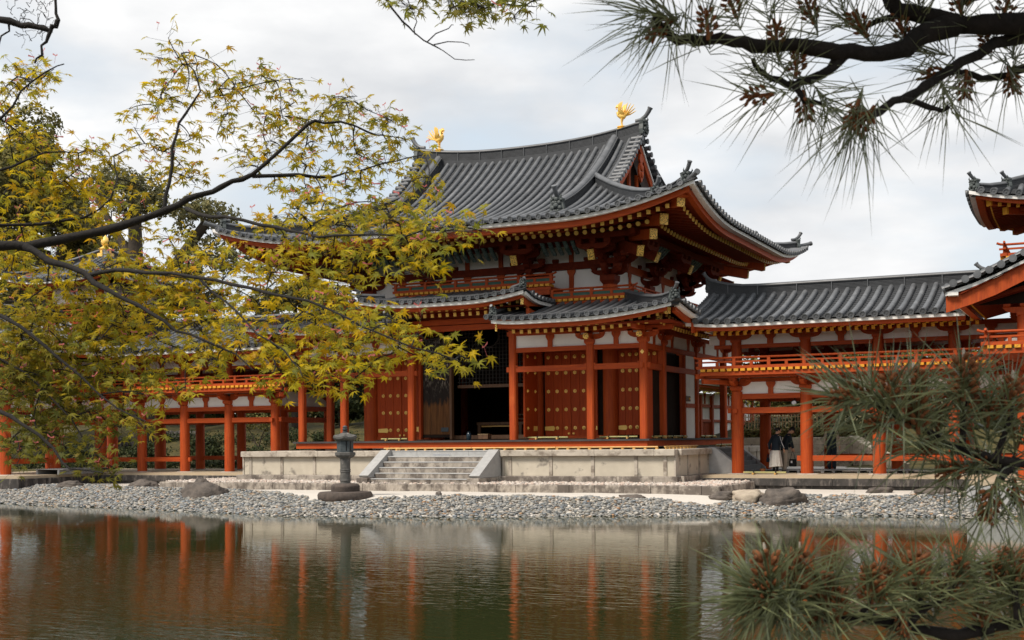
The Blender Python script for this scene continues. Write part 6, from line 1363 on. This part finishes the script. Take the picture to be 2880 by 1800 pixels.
for i in range(60): put('rubble_stone', MB().ball((-34.5+.22*(i // 2)+r_.uniform(-.05, .05), 18.9+r_.uniform(-.05, .05), float(back(np.array(-34.5+.22*(i//2)), np.array(18.9)))+(.12 if i % 2 else .40)+r_.uniform(-.05, .05)), r_.uniform(.17, .24), .22, r_.uniform(.15, .21), 6, 4).mesh('rubble_stone', DARKST), rwl)
v, f, c = leafcloud([(-34+1.2*i, 9.3+.3*math.sin(i*2), .15, .8, .5, .38) for i in range(24)]+[(-34+1.5*i, 11.5+.8*math.sin(i*1.7), .15, .9, .6, .30+.12*math.sin(i*2.3)) for i in range(18)]+[(-36+1.6*i, 15+1.5*math.sin(i*2.9), .75+.1*math.sin(i), .8, .6, .35) for i in range(18)]+[(-30+1.25*i, 18.5+1.5*math.sin(i*2.1), 1.5+.15*math.sin(i), .8, .6, .45) for i in range(14)], 20000, .075, DEEP, .7); tag(put('ground_cover', npmesh('ground_cover', v, f, BGLEAF, False, c), kind='stuff'), 'dark low leafy ground cover behind the left corridor', 'ground cover')
hg = thing('hedge', 'trimmed green hedge growing along the top of the retaining wall', 'hedge', (7, 15.6, 1.22))
v, f, c = leafcloud([(6.4+.45*i, 15.55, 1.42+.05*math.sin(i*3), .45, .32, .30) for i in range(12)], 4200, .06, OLIVE+[(.14, .09, .03)], .7); put('foliage', npmesh('foliage', v, f, BGLEAF, False, c), hg)
put('stem', MB().tube([(6.2, 15.55, 1.2), (11.4, 15.55, 1.3)], .05, 6).mesh('stem', TBARK), hg)
for i, (x, y, lb) in enumerate(((8.5, 22, 'yellow green tree behind the middle of the bamboo fence'), (11.2, 23.5, 'rounded tree between the fence end and the grassy slope'), (6.6, 25, 'taller tree at the back behind the bamboo fence'), (14, 23, 'yellow green tree above the grassy slope behind the right corridor'), (18, 24, 'yellow green tree at the far right behind the corridor tower'))):
    tree(lb, x, y, 1.2, [([(0, 0, -.4), (.2, 0, 1.2), (0, 0, 2.6)], .2, .1), ([(.1, 0, .9), (1.2, 0, 2.4)], .1, .05), ([(.1, 0, 1.0), (-1.2, 0, 2.3)], .1, .05)], puffset(0, 0, 3.2, 3.0, 1.6, 1.7, 30, .9, 30+i), 10000, .10, YELG if i else OLIVE, 'tree', 'trees behind the right corridor')
v, f, c = leafcloud([(6.5+1.0*i, 19+.4*math.sin(i), 1.7, 1.0, .5, .7) for i in range(14)], 5200, .09, DEEP, .6); tag(put('thicket', npmesh('thicket', v, f, BGLEAF, False, c), kind='stuff'), 'dark thicket filling the gap behind the bamboo fence', 'undergrowth')
v, f, c = leafcloud(puffset(-62, 40, 4, 26, 3, 3, 40, 2.6, 50)+puffset(-36, 33, 5.0, 22, 2.5, 3.2, 60, 2.3, 53)+puffset(40, 60, 2.5, 45, 4, 1.8, 50, 2.4, 51)+puffset(-6, 62, 3, 30, 4, 2.0, 30, 2.2, 52), 34000, .32, DEEP+OLIVE, .6); tag(put('distant_woods', npmesh('distant_woods', v, f, BGLEAF, False, c), kind='stuff'), 'distant band of dark woodland behind the temple buildings', 'woods')

# ------------------------------------------------------------------ maple in the left foreground
mp_ = thing('maple_tree', 'yellow green maple with thin dark limbs hanging across the left foreground', 'maple', tuple(at(-3200, 1500, 3.6)*1.0))
base = V((CAM[0]-FW[0]*0-.0, 0, 0)); tr = at(-2900, 1236, 3.9); tr.z = -.45
NODES = []                                                           # every placed wood point: (pos)
def wood(pts, r0, r1, name='limb', n=7, jit=.0):
    P_ = [V(p) for p in pts]; Q_ = []                                  # smooth the polyline a little
    for i in range(len(P_)-1):
        a, b = P_[i], P_[i+1]; pa = P_[max(i-1, 0)]; pb = P_[min(i+2, len(P_)-1)]; k = max(2, int((b-a).length/.07))
        for j in range(k):
            t_ = j/k; q = .5*((2*a)+(b-pa)*t_+(2*pa-5*a+4*b-pb)*t_*t_+(3*a-pa-3*b+pb)*t_**3)
            Q_.append(q+V((random.gauss(0, jit), random.gauss(0, jit), random.gauss(0, jit))))
    Q_.append(P_[-1]); k = len(Q_); NODES.extend(Q_)
    return MB().tube(Q_, [(r0+(r1-r0)*(i/(k-1))**.8)*(random.uniform(.86, 1.16) if r0 < .045 else 1) for i in range(k)], n)
def limb(pix, d0, d1, r0, r1, name='limb', start=None, m=None, par=None):
    k = len(pix); pts = [at(x, y, d0+(d1-d0)*i/(k-1)) for i, (x, y) in enumerate(pix)]
    if start is not None: pts = [start]+pts
    return put(name, wood(pts, r0, r1, jit=.0035).mesh(name, m or BARK, 60), par or mp_)
t1 = V((tr.x, tr.y, 1.1)); t2 = V((tr.x+.1, tr.y+.05, 1.9))
put('trunk', wood([tr, t1, t2], .11, .075, n=12).mesh('trunk', BARK, 60), mp_)
NODES.clear()
j1 = at(-700, 800, 4.1)
put('limb', wood([t2, j1, at(-200, 705, 4.3)], .04, .021).mesh('limb', BARK, 60), mp_); NODES.clear()
limb([(-200, 705), (0, 693), (71, 692), (167, 673), (298, 649), (381, 625), (470, 589), (524, 565), (595, 536), (655, 509), (708, 491), (786, 429), (863, 351), (917, 345), (1000, 357), (1060, 380)], 4.3, 4.6, .0225, .003)
limb([(708, 491), (833, 491), (929, 497), (1012, 476), (1119, 452)], 4.5, 4.6, .0085, .002)
limb([(461, 583), (476, 518), (488, 417), (500, 345), (536, 298), (560, 256), (545, 200), (510, 150)], 4.42, 4.6, .008, .002)
limb([(524, 589), (595, 607), (774, 640), (893, 661), (1071, 661), (1250, 649), (1340, 655)], 4.4, 3.4, .0085, .0018)
limb([(71, 693), (137, 732), (238, 774), (298, 818), (347, 837), (428, 883), (492, 924), (578, 959), (665, 999), (711, 1040)], 4.32, 4.0, .0135, .002)
limb([(249, 777), (324, 756), (416, 765), (550, 782), (654, 797), (752, 826), (868, 849), (983, 901), (1041, 930), (1150, 975), (1290, 1015)], 4.28, 3.4, .0085, .0016)
limb([(555, 785), (636, 849), (694, 907), (764, 959), (827, 1011), (850, 1060)], 4.05, 3.6, .005, .0015)
limb([(-100, 640), (0, 635), (119, 628), (238, 613), (310, 560), (330, 500), (320, 440)], 4.4, 4.7, .008, .002)
limb([(-150, 1130), (0, 1155), (60, 1190), (150, 1260), (198, 1320), (290, 1330)], 4.2, 4.0, .009, .002)
limb([(-150, 900), (0, 890), (110, 960), (230, 1060), (330, 1150), (410, 1185)], 4.2, 4.0, .008, .002)
limb([(-150, 420), (0, 330), (60, 260), (130, 200), (180, 180)], 4.5, 4.7, .007, .002); limb([(-120, 520), (30, 470), (130, 430), (220, 430)], 4.5, 4.7, .006, .002)
limb([(-150, 1010), (0, 1010), (120, 1090), (200, 1180), (260, 1290)], 4.5, 4.4, .006, .002)
MB_tw = MB()
GR = [(500, 150, 70, 50, 4.6, 30), (560, 220, 110, 60, 4.6, 60), (460, 250, 60, 60, 4.6, 25), (680, 235, 85, 50, 4.6, 45), (790, 255, 90, 60, 4.6, 52), (620, 320, 110, 70, 4.6, 60), (740, 340, 100, 70, 4.6, 50), (880, 320, 90, 60, 4.6, 55), (1000, 305, 90, 50, 4.6, 50), (1080, 330, 55, 45, 4.6, 25), (400, 320, 70, 50, 4.7, 22), (420, 400, 80, 60, 4.6, 28), (560, 420, 100, 60, 4.5, 45), (700, 430, 100, 60, 4.5, 50), (830, 420, 90, 60, 4.5, 45), (950, 400, 90, 60, 4.5, 45), (1060, 410, 80, 60, 4.5, 40), (1140, 440, 55, 55, 4.4, 28), (1150, 520, 60, 50, 4.2, 28), (1040, 500, 90, 50, 4.4, 45), (900, 510, 90, 50, 4.4, 38), (760, 540, 80, 40, 4.4, 25), (560, 520, 60, 40, 4.5, 20), (480, 480, 60, 50, 4.5, 22), (860, 585, 80, 40, 4.2, 26), (1000, 570, 80, 40, 4.0, 30), (1120, 570, 60, 40, 3.9, 26),
      (900, 615, 110, 45, 3.8, 60), (1030, 630, 100, 45, 3.7, 62), (1150, 642, 100, 40, 3.55, 60), (1250, 652, 80, 34, 3.45, 46), (1330, 655, 45, 30, 3.4, 18), (1000, 700, 120, 45, 3.7, 60), (1130, 715, 100, 40, 3.5, 42), (1195, 748, 60, 34, 3.45, 24), (960, 760, 90, 45, 3.7, 40), (870, 690, 90, 50, 3.9, 45), (800, 640, 70, 40, 4.0, 30),
      (800, 760, 90, 50, 4.0, 40), (700, 760, 90, 50, 4.1, 42), (880, 820, 90, 45, 3.9, 44), (760, 835, 110, 50, 4.0, 62), (880, 885, 100, 45, 3.8, 60), (1000, 900, 90, 45, 3.6, 52), (1090, 930, 75, 38, 3.5, 44), (1170, 965, 75, 40, 3.45, 40), (1240, 1000, 60, 34, 3.4, 30), (1300, 1022, 42, 24, 3.4, 14), (900, 960, 110, 50, 3.7, 72), (1000, 990, 85, 38, 3.6, 52), (780, 960, 100, 50, 3.8, 66), (840, 1040, 105, 45, 3.6, 62), (940, 1060, 70, 34, 3.55, 32), (1005, 1030, 60, 36, 3.5, 26), (770, 1080, 60, 26, 3.7, 20), (650, 900, 110, 60, 4.0, 76), (560, 820, 110, 60, 4.2, 76), (450, 760, 120, 60, 4.3, 84), (600, 740, 100, 50, 4.2, 52), (500, 880, 120, 70, 4.2, 90), (650, 1000, 110, 60, 3.9, 64),
      (60, 225, 90, 55, 4.7, 75), (125, 195, 60, 28, 4.7, 22), (40, 290, 55, 40, 4.7, 34), (60, 400, 80, 70, 4.6, 60), (180, 430, 90, 70, 4.6, 62), (300, 430, 80, 60, 4.6, 42), (80, 520, 100, 70, 4.5, 76), (220, 540, 110, 70, 4.5, 84), (350, 560, 80, 70, 4.5, 58), (80, 640, 100, 60, 4.4, 80), (250, 650, 110, 60, 4.4, 78), (390, 690, 100, 60, 4.35, 66), (100, 760, 120, 70, 4.3, 105), (260, 790, 120, 60, 4.3, 98), (400, 830, 110, 60, 4.2, 88), (80, 880, 110, 70, 4.3, 125), (230, 900, 120, 70, 4.3, 125), (370, 930, 120, 70, 4.2, 110), (520, 980, 110, 60, 4.1, 72), (80, 1000, 110, 70, 4.3, 125), (220, 1030, 120, 60, 4.3, 120), (360, 1060, 100, 55, 4.2, 82), (470, 1085, 60, 34, 4.1, 24), (70, 1110, 100, 60, 4.3, 100), (180, 1135, 100, 60, 4.3, 88), (300, 1180, 95, 42, 4.2, 64), (395, 1183, 50, 26, 4.1, 24), (80, 1220, 90, 50, 4.3, 72), (190, 1262, 85, 36, 4.2, 52), (280, 1318, 60, 24, 4.1, 26), (40, 1290, 50, 26, 4.3, 18),
      (60, 700, 120, 120, 4.9, 70), (60, 950, 150, 120, 4.9, 120), (250, 960, 150, 100, 4.9, 110), (420, 900, 120, 80, 4.8, 60), (100, 1150, 140, 90, 4.8, 70)]
LEAVES = []                                                          # position, normal, axis, size, tint
SEEDS = []
LT = [np.array(q) for q in ((.72, .54, .02), (.58, .48, .03), (.82, .58, .015), (.42, .40, .04), (.66, .55, .03), (.30, .31, .04), (.76, .46, .015))]
camv = V(CAM)
def leaf_at(p, sz, dark=0):
    tc_ = (camv-p).normalized()
    nm = (V((0, 0, .75))+tc_*.45+V((random.gauss(0, .42), random.gauss(0, .42), random.gauss(0, .42)))).normalized()
    ax = V((random.gauss(0, 1), random.gauss(0, 1), random.gauss(-.55, .5))); ax = (ax-nm*ax.dot(nm)).normalized()
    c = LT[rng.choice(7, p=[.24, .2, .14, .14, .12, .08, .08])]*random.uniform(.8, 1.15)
    if dark: c = c*(1-dark)+np.array([.14, .16, .04])*dark  # lower-left leaves tinted darker: crown shade put into their colour
    LEAVES.append((p, nm, ax, sz, c))
def wd2(nodes, p):
    a = np.array(nodes)-np.array(p); dp = a @ FW; return (a*a).sum(1)-.85*dp*dp
def grow(groups, twr=.0022):
    for cx, cy, rx, ry, d, n_ in groups:
        n_ = int(n_*(1.75 if cx < 340 and cy > 840 else 1.3 if cx < 460 and cy > 380 else 1.25 if cy > 560 else 1.2)); k = max(2, int(n_/9))
        for _ in range(k):
            a = random.uniform(0, 6.283); q = math.sqrt(random.random()); x, y = cx+math.cos(a)*q*rx, cy+math.sin(a)*q*ry
            p = at(x, y, d+.14+abs(random.gauss(0, .22))); near = NODES[int(np.argmin(wd2(NODES, p)))]; L_ = (p-near).length
            mid_ = (near+p)/2+V((random.gauss(0, .08*L_), random.gauss(0, .08*L_), random.gauss(.05*L_, .06*L_)))
            tw = [near, mid_, p]; Q_ = [near*(1-t)**2+mid_*2*t*(1-t)+p*t*t for t in (0, .2, .4, .6, .8, 1)]
            MB_tw.tube(Q_, [twr*1.25, twr*1.15, twr, twr*.9, twr*.8, twr*.6], 5, False); NODES.extend(Q_[2:])
            dirn = (p-near).normalized(); m_ = round(n_/k)
            for i in range(m_):
                t = random.uniform(.35, 1.15); c = near+(p-near)*t if L_ < .30 else p-dirn*random.uniform(-.05, .26)
                side_ = V((random.gauss(0, 1), random.gauss(0, 1), random.gauss(0, .55))).normalized()*random.uniform(.035, .10); lp = c+side_
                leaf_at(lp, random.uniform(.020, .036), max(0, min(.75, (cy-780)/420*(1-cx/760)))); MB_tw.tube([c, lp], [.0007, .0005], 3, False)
            if random.random() < .38:
                s_ = p+V((random.gauss(0, .04), random.gauss(0, .04), .03+random.random()*.03)); SEEDS.append(s_)
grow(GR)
# small sprig hanging into the top of the frame
hn = len(NODES)
j2 = at(300, -1500, 4.2); put('limb', wood([t2, j2, at(1000, -500, 3.7), at(1500, -160, 3.6)], .035, .008).mesh('limb', BARK, 60), mp_)
NODES[:] = NODES[-14:]
limb([(1500, -160), (1380, -60), (1200, -20), (1085, 0), (1130, 60), (1165, 95), (1220, 125), (1280, 160), (1335, 168)], 3.6, 3.6, .005, .001); limb([(1165, 95), (1170, 60), (1155, 20)], 3.6, 3.6, .002, .001); limb([(1220, 125), (1300, 118), (1320, 130)], 3.6, 3.6, .002, .001); limb([(1200, 115), (1260, 80), (1275, 70)], 3.6, 3.6, .002, .001)
limb([(1500, -160), (1480, -40), (1440, 20)], 3.6, 3.6, .004, .001)
NODES[:] = [q for q in NODES]
grow([(1170, 8, 70, 16, 3.6, 20), (1290, 20, 95, 26, 3.6, 40), (1410, 28, 80, 26, 3.6, 40), (1520, 14, 60, 20, 3.6, 22), (1455, 62, 26, 16, 3.6, 8)])
put('twigs', MB_tw.mesh('twigs', BARK, 60), mp_, kind='stuff')
def maple_shape():
    lob = [(-128, .42), (-84, .72), (-42, .95), (0, 1.06), (42, .95), (84, .72), (128, .42)]; pts = [(0, 0, 0)]; out = []
    for i, (a, l_) in enumerate(lob):
        if i == 0: out.append((R(-165), .16, 0))
        out.append((R(a-9), l_*.52, .02)); out.append((R(a), l_, -.16*l_)); out.append((R(a+9), l_*.52, .02))
        out.append((R(a+21) if i < 6 else R(165), .30 if i < 6 else .16, .03))
    v = [(0, -.05, .03)]+[(math.sin(a)*r_, math.cos(a)*r_-.05, z) for a, r_, z in out]; f = [(0, i+1, i) for i in range(1, len(v)-1)]
    return np.array(v), np.array(f)
MV, MF = maple_shape()
order = sorted(range(len(LEAVES)), key=lambda i: -LEAVES[i][3]/(LEAVES[i][0]-camv).length)
vis = [i for i in order if True][:280]; rest = [i for i in order[280:]]
lms = []
for k, c in enumerate(LT): lms.append(npmesh('leaf', MV*(1, 1, 1+.35*(k % 3)), MF, LEAF, False, np.repeat(c[None], len(MV), 0)))
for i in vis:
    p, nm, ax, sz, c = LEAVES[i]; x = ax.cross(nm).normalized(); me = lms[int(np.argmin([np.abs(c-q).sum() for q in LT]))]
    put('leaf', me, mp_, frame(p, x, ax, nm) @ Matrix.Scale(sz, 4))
vs, cs_ = [], []
for i in rest:
    p, nm, ax, sz, c = LEAVES[i]; x = ax.cross(nm).normalized(); B3 = np.array([x, ax, nm])*sz; vv = MV*(1, 1, random.uniform(.3, 2.6)); vs.append(vv @ B3+np.array(p)); cs_.append(np.repeat(c[None], len(MV), 0))
n_ = len(rest); f = (MF[None]+len(MV)*np.arange(n_)[:, None, None]).reshape(-1, 3)
put('foliage', npmesh('foliage', np.concatenate(vs), f, LEAF, False, np.concatenate(cs_)), mp_, kind='stuff')
mb = MB()
for p in SEEDS:
    for q in (-1, 1):
        a = p; b = p+V((q*random.uniform(.008, .016), random.gauss(0, .006), random.uniform(-.006, .014))); w_ = V((0, 0, .0035)); mb.add([a-w_*.4, a+w_*.4, b+w_, b-w_], [(0, 1, 2, 3)])
    mb.tube([p, p+V((random.gauss(0, .006), 0, -.03))], .0006, 3, False)
put('seed_keys', mb.mesh('seed_keys', SEED), mp_, kind='stuff')

# ------------------------------------------------------------------ bare tree twigs, top left corner
bt = thing('bare_tree', 'leafless black twigs reaching into the top left corner of the view', 'tree', (tr.x-.9, tr.y-.5, -.45)); NODES.clear()
b0 = V((tr.x-.9, tr.y-.5, -.45)); put('trunk', wood([b0, b0+V((0, 0, 1.6)), b0+V((.3, .2, 2.8)), at(-400, -150, 4.6)], .07, .02).mesh('trunk', BARK, 60), bt)
def tw(pix, r0, r1, d=4.4, name='branch'): put(name, wood([at(x, y, d) for x, y in pix], r0, r1, jit=.004).mesh(name, BARK, 60), bt)
tw([(-400, -150), (-120, 20), (0, 55), (60, 65), (105, 72), (140, 82), (152, 72), (163, 58)], .016, .008); tw([(163, 58), (158, 20), (160, -40)], .006, .004); tw([(145, 85), (128, 115), (118, 150), (98, 178)], .008, .003); tw([(28, 62), (22, 85), (5, 100), (-5, 140)], .005, .002); tw([(105, 72), (60, 50), (40, 70), (20, 55)], .002, .001)
r_ = random.Random(5)
for i in range(26):
    x, y = r_.uniform(20, 158), r_.uniform(0, 120); k = [(x, y)]; a = r_.uniform(0, 6.28)
    for j in range(4): a += r_.gauss(0, .7); x += math.cos(a)*14; y += math.sin(a)*14; k.append((x, y))
    tw(k, .0014, .0006, name='twig')

# ------------------------------------------------------------------ pine in the right foreground
pr0 = at(4300, 1236, 2.7); pr0.z = -.45
pn = thing('pine_tree', 'dark pine with long needles and orange pollen cones framing the right side', 'pine', tuple(pr0)); NODES.clear()
ptop = V((pr0.x, pr0.y, 2.6)); put('trunk', wood([pr0, V((pr0.x+.05, pr0.y, .8)), V((pr0.x, pr0.y, 1.8)), ptop], .16, .10, n=14).mesh('trunk', PBARK, 60), pn)
def pl(pix, r0, r1, d=2.2, d1=None, lead=None, n=9):
    d1 = d if d1 is None else d1; k = len(pix); pts = [at(x, y, d+(d1-d)*i/(k-1)) for i, (x, y) in enumerate(pix)]
    put('branch', wood(([lead] if lead else [])+pts, r0, r1, n=n, jit=.0022).mesh('branch', PBARK, 60), pn)
pl([(3600, 40), (2880, 62), (2720, 62), (2560, 40), (2505, 10), (2480, -60)], .030, .014, 2.3, 2.3, V((pr0.x, pr0.y, 2.1)))
pl([(2690, 66), (2600, 95), (2550, 130), (2480, 148), (2390, 142), (2330, 140), (2230, 130), (2120, 130), (2060, 108), (1990, 112), (1930, 116), (1890, 98), (1860, 70), (1845, 45)], .021, .0055, 2.3, 2.1)
pl([(2395, 142), (2350, 175), (2335, 200), (2280, 222), (2230, 240), (2190, 228), (2140, 200), (2118, 165)], .012, .004, 2.25, 2.2); pl([(2235, 238), (2265, 285), (2310, 292)], .006, .004, 2.2)
pl([(3400, 160), (2880, 105), (2760, 150), (2660, 205), (2600, 245), (2560, 268), (2510, 282), (2475, 312), (2445, 325), (2410, 318)], .018, .006, 2.35, 2.15, V((pr0.x, pr0.y, 1.9))); pl([(2545, 275), (2610, 300), (2650, 312), (2668, 300)], .005, .004, 2.2)
pl([(3300, 180), (2880, 190), (2840, 215), (2760, 218), (2700, 205), (2640, 210)], .011, .004, 2.4, 2.3); pl([(2560, 40), (2470, 60), (2430, 80)], .007, .004, 2.3); pl([(3200, -60), (2800, -20), (2700, 15)], .01, .005, 2.3)
pl([(3600, 1380), (2880, 1300), (2800, 1290), (2700, 1265), (2640, 1240), (2600, 1205), (2560, 1160)], .016, .005, 2.1, 2.1, V((pr0.x, pr0.y, 1.0))); pl([(2650, 1245), (2560, 1190), (2480, 1150), (2420, 1118)], .007, .004, 2.1, 2.0); pl([(2700, 1265), (2712, 1160), (2712, 1090)], .006, .004, 2.1); pl([(2800, 1290), (2835, 1200), (2842, 1140)], .006, .004, 2.1); pl([(2860, 1298), (2780, 1330), (2700, 1320)], .006, .004, 2.1); pl([(2870, 1300), (2810, 1360), (2785, 1400)], .006, .004, 2.05)
pl([(3600, 1640), (2880, 1745), (2780, 1768), (2690, 1782), (2600, 1775), (2520, 1762), (2440, 1738), (2400, 1730), (2330, 1738), (2240, 1716), (2190, 1690), (2170, 1665)], .018, .006, 2.0, 1.95, V((pr0.x, pr0.y, .75))); pl([(2545, 1765), (2590, 1720), (2640, 1690), (2690, 1640)], .006, .004, 1.95); pl([(2600, 1720), (2575, 1660), (2580, 1640)], .004, .003, 1.95); pl([(2420, 1733), (2445, 1700), (2452, 1672)], .004, .004, 1.95); pl([(2860, 1745), (2850, 1680), (2856, 1635)], .006, .004, 1.95); pl([(2240, 1716), (2238, 1670), (2237, 1640)], .004, .004, 1.95)
nv, nf_ = np.array([(-.5, 0, 0), (.5, 0, 0), (0, 0, .8), (-.35, .5, 0), (.35, .5, 0), (0, .5, .6), (0, 1, 0)]), None
NF = [(0, 1, 4, 3), (1, 2, 5, 4), (2, 0, 3, 5), (3, 4, 6), (4, 5, 6), (5, 3, 6)]
def tuft(px, py, d, ax, nn=95, L_=.115, spread=1.15, cones=14, big=1, bud=False, droop=0):
    o_ = at(px, py, d); ax = V(RT)*ax[0]+V(UP)*ax[1]+V(FW)*(ax[2] if len(ax) > 2 else 0); ax.normalize(); t_ = ax.orthogonal().normalized(); b_ = ax.cross(t_)
    mb = MB()
    for i in range(nn):
        a = random.uniform(0, 6.283); th = abs(random.gauss(.9, .42))*spread/1.15; dv = (ax*math.cos(th)+(t_*math.cos(a)+b_*math.sin(a))*math.sin(th)).normalized(); l_ = L_*random.uniform(.55, 1.15)
        s_ = o_+ax*random.uniform(-.045, .02); bend = V((random.gauss(0, .05), random.gauss(0, .05), -.03-abs(random.gauss(0, .06))))*l_; w_ = .0010 if py < 500 else .0013
        e = s_+dv*l_+bend; m_ = s_+dv*l_*.5+bend*.2; x = dv.orthogonal().normalized()*w_; z = dv.cross(x).normalized()*w_
        mb.add([s_-x, s_+x, s_+z*1.5, m_-x, m_+x, m_+z*1.5, e], NF)
    put('needle_tuft', mb.mesh('needle_tuft', NEED), pn)
    if cones:
        mb = MB()
        for i in range(cones):
            a = i*2.4+random.random(); h_ = -.008+.042*big*i/cones; r_ = .0105*(1.1-.35*i/cones)*big; c = o_+ax*h_+(t_*math.cos(a)+b_*math.sin(a))*r_
            q = ((t_*math.cos(a)+b_*math.sin(a))*.75+ax*.55).normalized(); k = q.orthogonal().normalized(); mb.ball(c+q*.004, .0034*big, .0034*big, .0068*big, 6, 4, frame((0, 0, 0), k, q.cross(k), q))
        mb.tube([o_-ax*.02, o_+ax*.035*big], [.004, .003], 6); cc = put('pollen_cone', mb.mesh('pollen_cone', CONE), pn)
        if bud: put('bud', MB().tube([o_+ax*.036*big, o_+ax*.043*big, o_+ax*.046*big], [.0024, .0026, .001], 7).mesh('bud', BUD, 60), cc)
TU = [(1838, 38, 2.1, (-1, .25), 120, .14), (1870, 70, 2.12, (-.8, -.5), 70, .14), (1990, 80, 2.14, (-.1, 1), 60, .12), (1925, 95, 2.12, (-.5, .6), 50, .12), (2185, 118, 2.2, (-.1, 1), 60, .12), (2240, 190, 2.22, (.1, .9), 70, .12), (2140, 190, 2.2, (-.5, .7), 60, .12), (2145, 268, 2.18, (-1, -.1), 55, .13), (2262, 285, 2.2, (.1, -1), 70, .13), (2318, 285, 2.2, (.5, -.8), 80, .13), (2408, 312, 2.12, (-.3, -1), 110, .15), (2440, 325, 2.12, (-.5, -.7), 60, .15), (2668, 292, 2.2, (.3, -.9), 70, .13), (2425, 78, 2.28, (-.5, .8), 90, .12), (2540, 90, 2.3, (-.3, 1), 60, .12), (2370, 20, 2.3, (-.3, .9), 80, .12), (2280, 40, 2.3, (-.3, .9), 60, .12), (2700, 16, 2.3, (-.2, 1), 80, .12), (2620, 150, 2.32, (-.7, .1), 80, .12), (2640, 205, 2.3, (-.8, -.3), 60, .13), (2715, 226, 2.32, (-.1, -1), 70, .12), (2850, 150, 2.35, (.1, .8), 70, .12), (2840, 215, 2.35, (.2, -1), 60, .12), (2780, 120, 2.34, (-.2, .9), 50, .12), (2590, 20, 2.3, (0, 1), 60, .12), (2830, 20, 2.3, (.2, 1), 70, .12), (2060, 20, 2.2, (-.3, .8), 50, .12), (2150, 0, 2.25, (-.2, .9), 60, .12)]
for i_, (x, y, d, ax, nn, L_) in enumerate(TU): tuft(x, y, d, ax, int(nn*.48), L_*1.08, cones=18 if i_ % 3 else 0)
for x, y, d, ax, nn, big in ((2434, 1112, 2.0, (-1, .35), 170, 1.0), (2380, 1120, 1.98, (-1, .1), 130, .8), (2507, 1112, 2.0, (-.2, 1), 140, 1.0), (2569, 1125, 2.05, (0, 1), 150, 1.35), (2580, 1188, 2.05, (-.1, .9), 130, 1.2), (2710, 1095, 2.08, (0, 1), 150, 1.5), (2715, 1140, 2.1, (.1, 1), 120, 1.2), (2840, 1140, 2.1, (.1, 1), 150, 1.3), (2780, 1170, 2.1, (0, 1), 120, .9), (2640, 1180, 2.1, (.1, 1), 130, .8), (2480, 1190, 2.0, (-.8, -.2), 130, .8), (2690, 1320, 2.08, (-.9, -.2), 130, .9), (2786, 1400, 2.04, (-.3, -1), 110, 1.1), (2860, 1380, 2.05, (.2, -.8), 120, .8), (2760, 1290, 2.1, (-.5, .3), 110, .7), (2870, 1230, 2.12, (.3, .8), 130, 1.0), (2620, 1250, 2.1, (-.8, -.4), 110, .7)):
    tuft(x, y, d, ax, int(nn*.36), .130, 1.25, 26, big, bud=big > 1.15)
for x, y, d, ax, nn, big in ((2140, 1690, 1.88, (-1, -.25), 170, .7), (2150, 1655, 1.88, (-.9, .45), 150, .7), (2168, 1660, 1.9, (-.15, 1), 200, 1.6), (2155, 1672, 1.9, (-1, -.1), 160, .9), (2237, 1640, 1.93, (.1, 1), 170, 1.4), (2322, 1672, 1.95, (-.1, 1), 130, 1.0), (2355, 1716, 1.95, (0, 1), 110, 1.0), (2451, 1672, 1.95, (0, 1), 150, 1.3), (2482, 1650, 1.95, (.2, 1), 110, .9), (2580, 1640, 1.95, (0, 1), 150, 1.3), (2645, 1680, 1.97, (.3, .9), 120, .8), (2692, 1630, 1.96, (.2, 1), 130, .9), (2856, 1635, 1.96, (-.1, 1), 170, 1.4), (2800, 1620, 1.96, (-.2, 1), 130, .8), (2200, 1700, 1.92, (-.8, -.6), 150, .7), (2300, 1730, 1.95, (-.3, -.9), 110, .6), (2540, 1755, 1.95, (0, -.8), 90, .6), (2760, 1740, 1.98, (0, .8), 110, .8), (2870, 1700, 1.98, (.3, .8), 120, .9)):
    tuft(x, y, d, ax, int(nn*.42), .130, 1.25, 26, big, bud=big > 1.35)
print('leaves', len(LEAVES), 'objects', len(bpy.data.objects))

# ------------------------------------------------------------------ woods added behind the viewpoint, out of view, to cut low sky light
v, f, c = leafcloud(puffset(20, -78, 2, 75, 8, 2.5, 120, 3.5, 60)+puffset(78, -25, 5, 8, 40, 4, 50, 3.5, 61)+puffset(-70, -25, 5, 8, 30, 4, 40, 3.5, 62), 24000, .8, DEEP+OLIVE, .7); tag(put('added_bank_woods', npmesh('added_bank_woods', v, f, BGLEAF, False, c), kind='stuff'), 'unseen woodland added on the near bank to cut low sky light', 'woods')

# unseen pine crown added overhead and towards the sun to shade the boughs in view
q0 = np.array(at(2500, 200, 2.2)); sdir = np.array(sd); pf_ = []
for i in range(40):
    a, b_, h_ = rng.uniform(-1.5, 1.9), rng.uniform(-.8, 1.0), rng.uniform(2.2, 4.2); c_ = q0+sdir*h_+np.array(RT)*a+_f*b_*.8; pf_.append((*c_, .42, .42, .22))
for i in range(60): c_ = np.array(at(rng.uniform(1900, 3600), rng.uniform(-1500, -480), rng.uniform(1.7, 3.2))); pf_.append((*c_, .26, .26, .15))
v, f, c = leafcloud(pf_, 30000, .030, DEEP, .9); put('crown', npmesh('crown', v, f, BGLEAF, False, c), pn)
for i in range(0, 46, 4): put('bough', wood([ptop, (ptop+V(pf_[i][:3]))/2+V((0, 0, .3)), V(pf_[i][:3])], .035, .01).mesh('bough', PBARK, 60), pn)
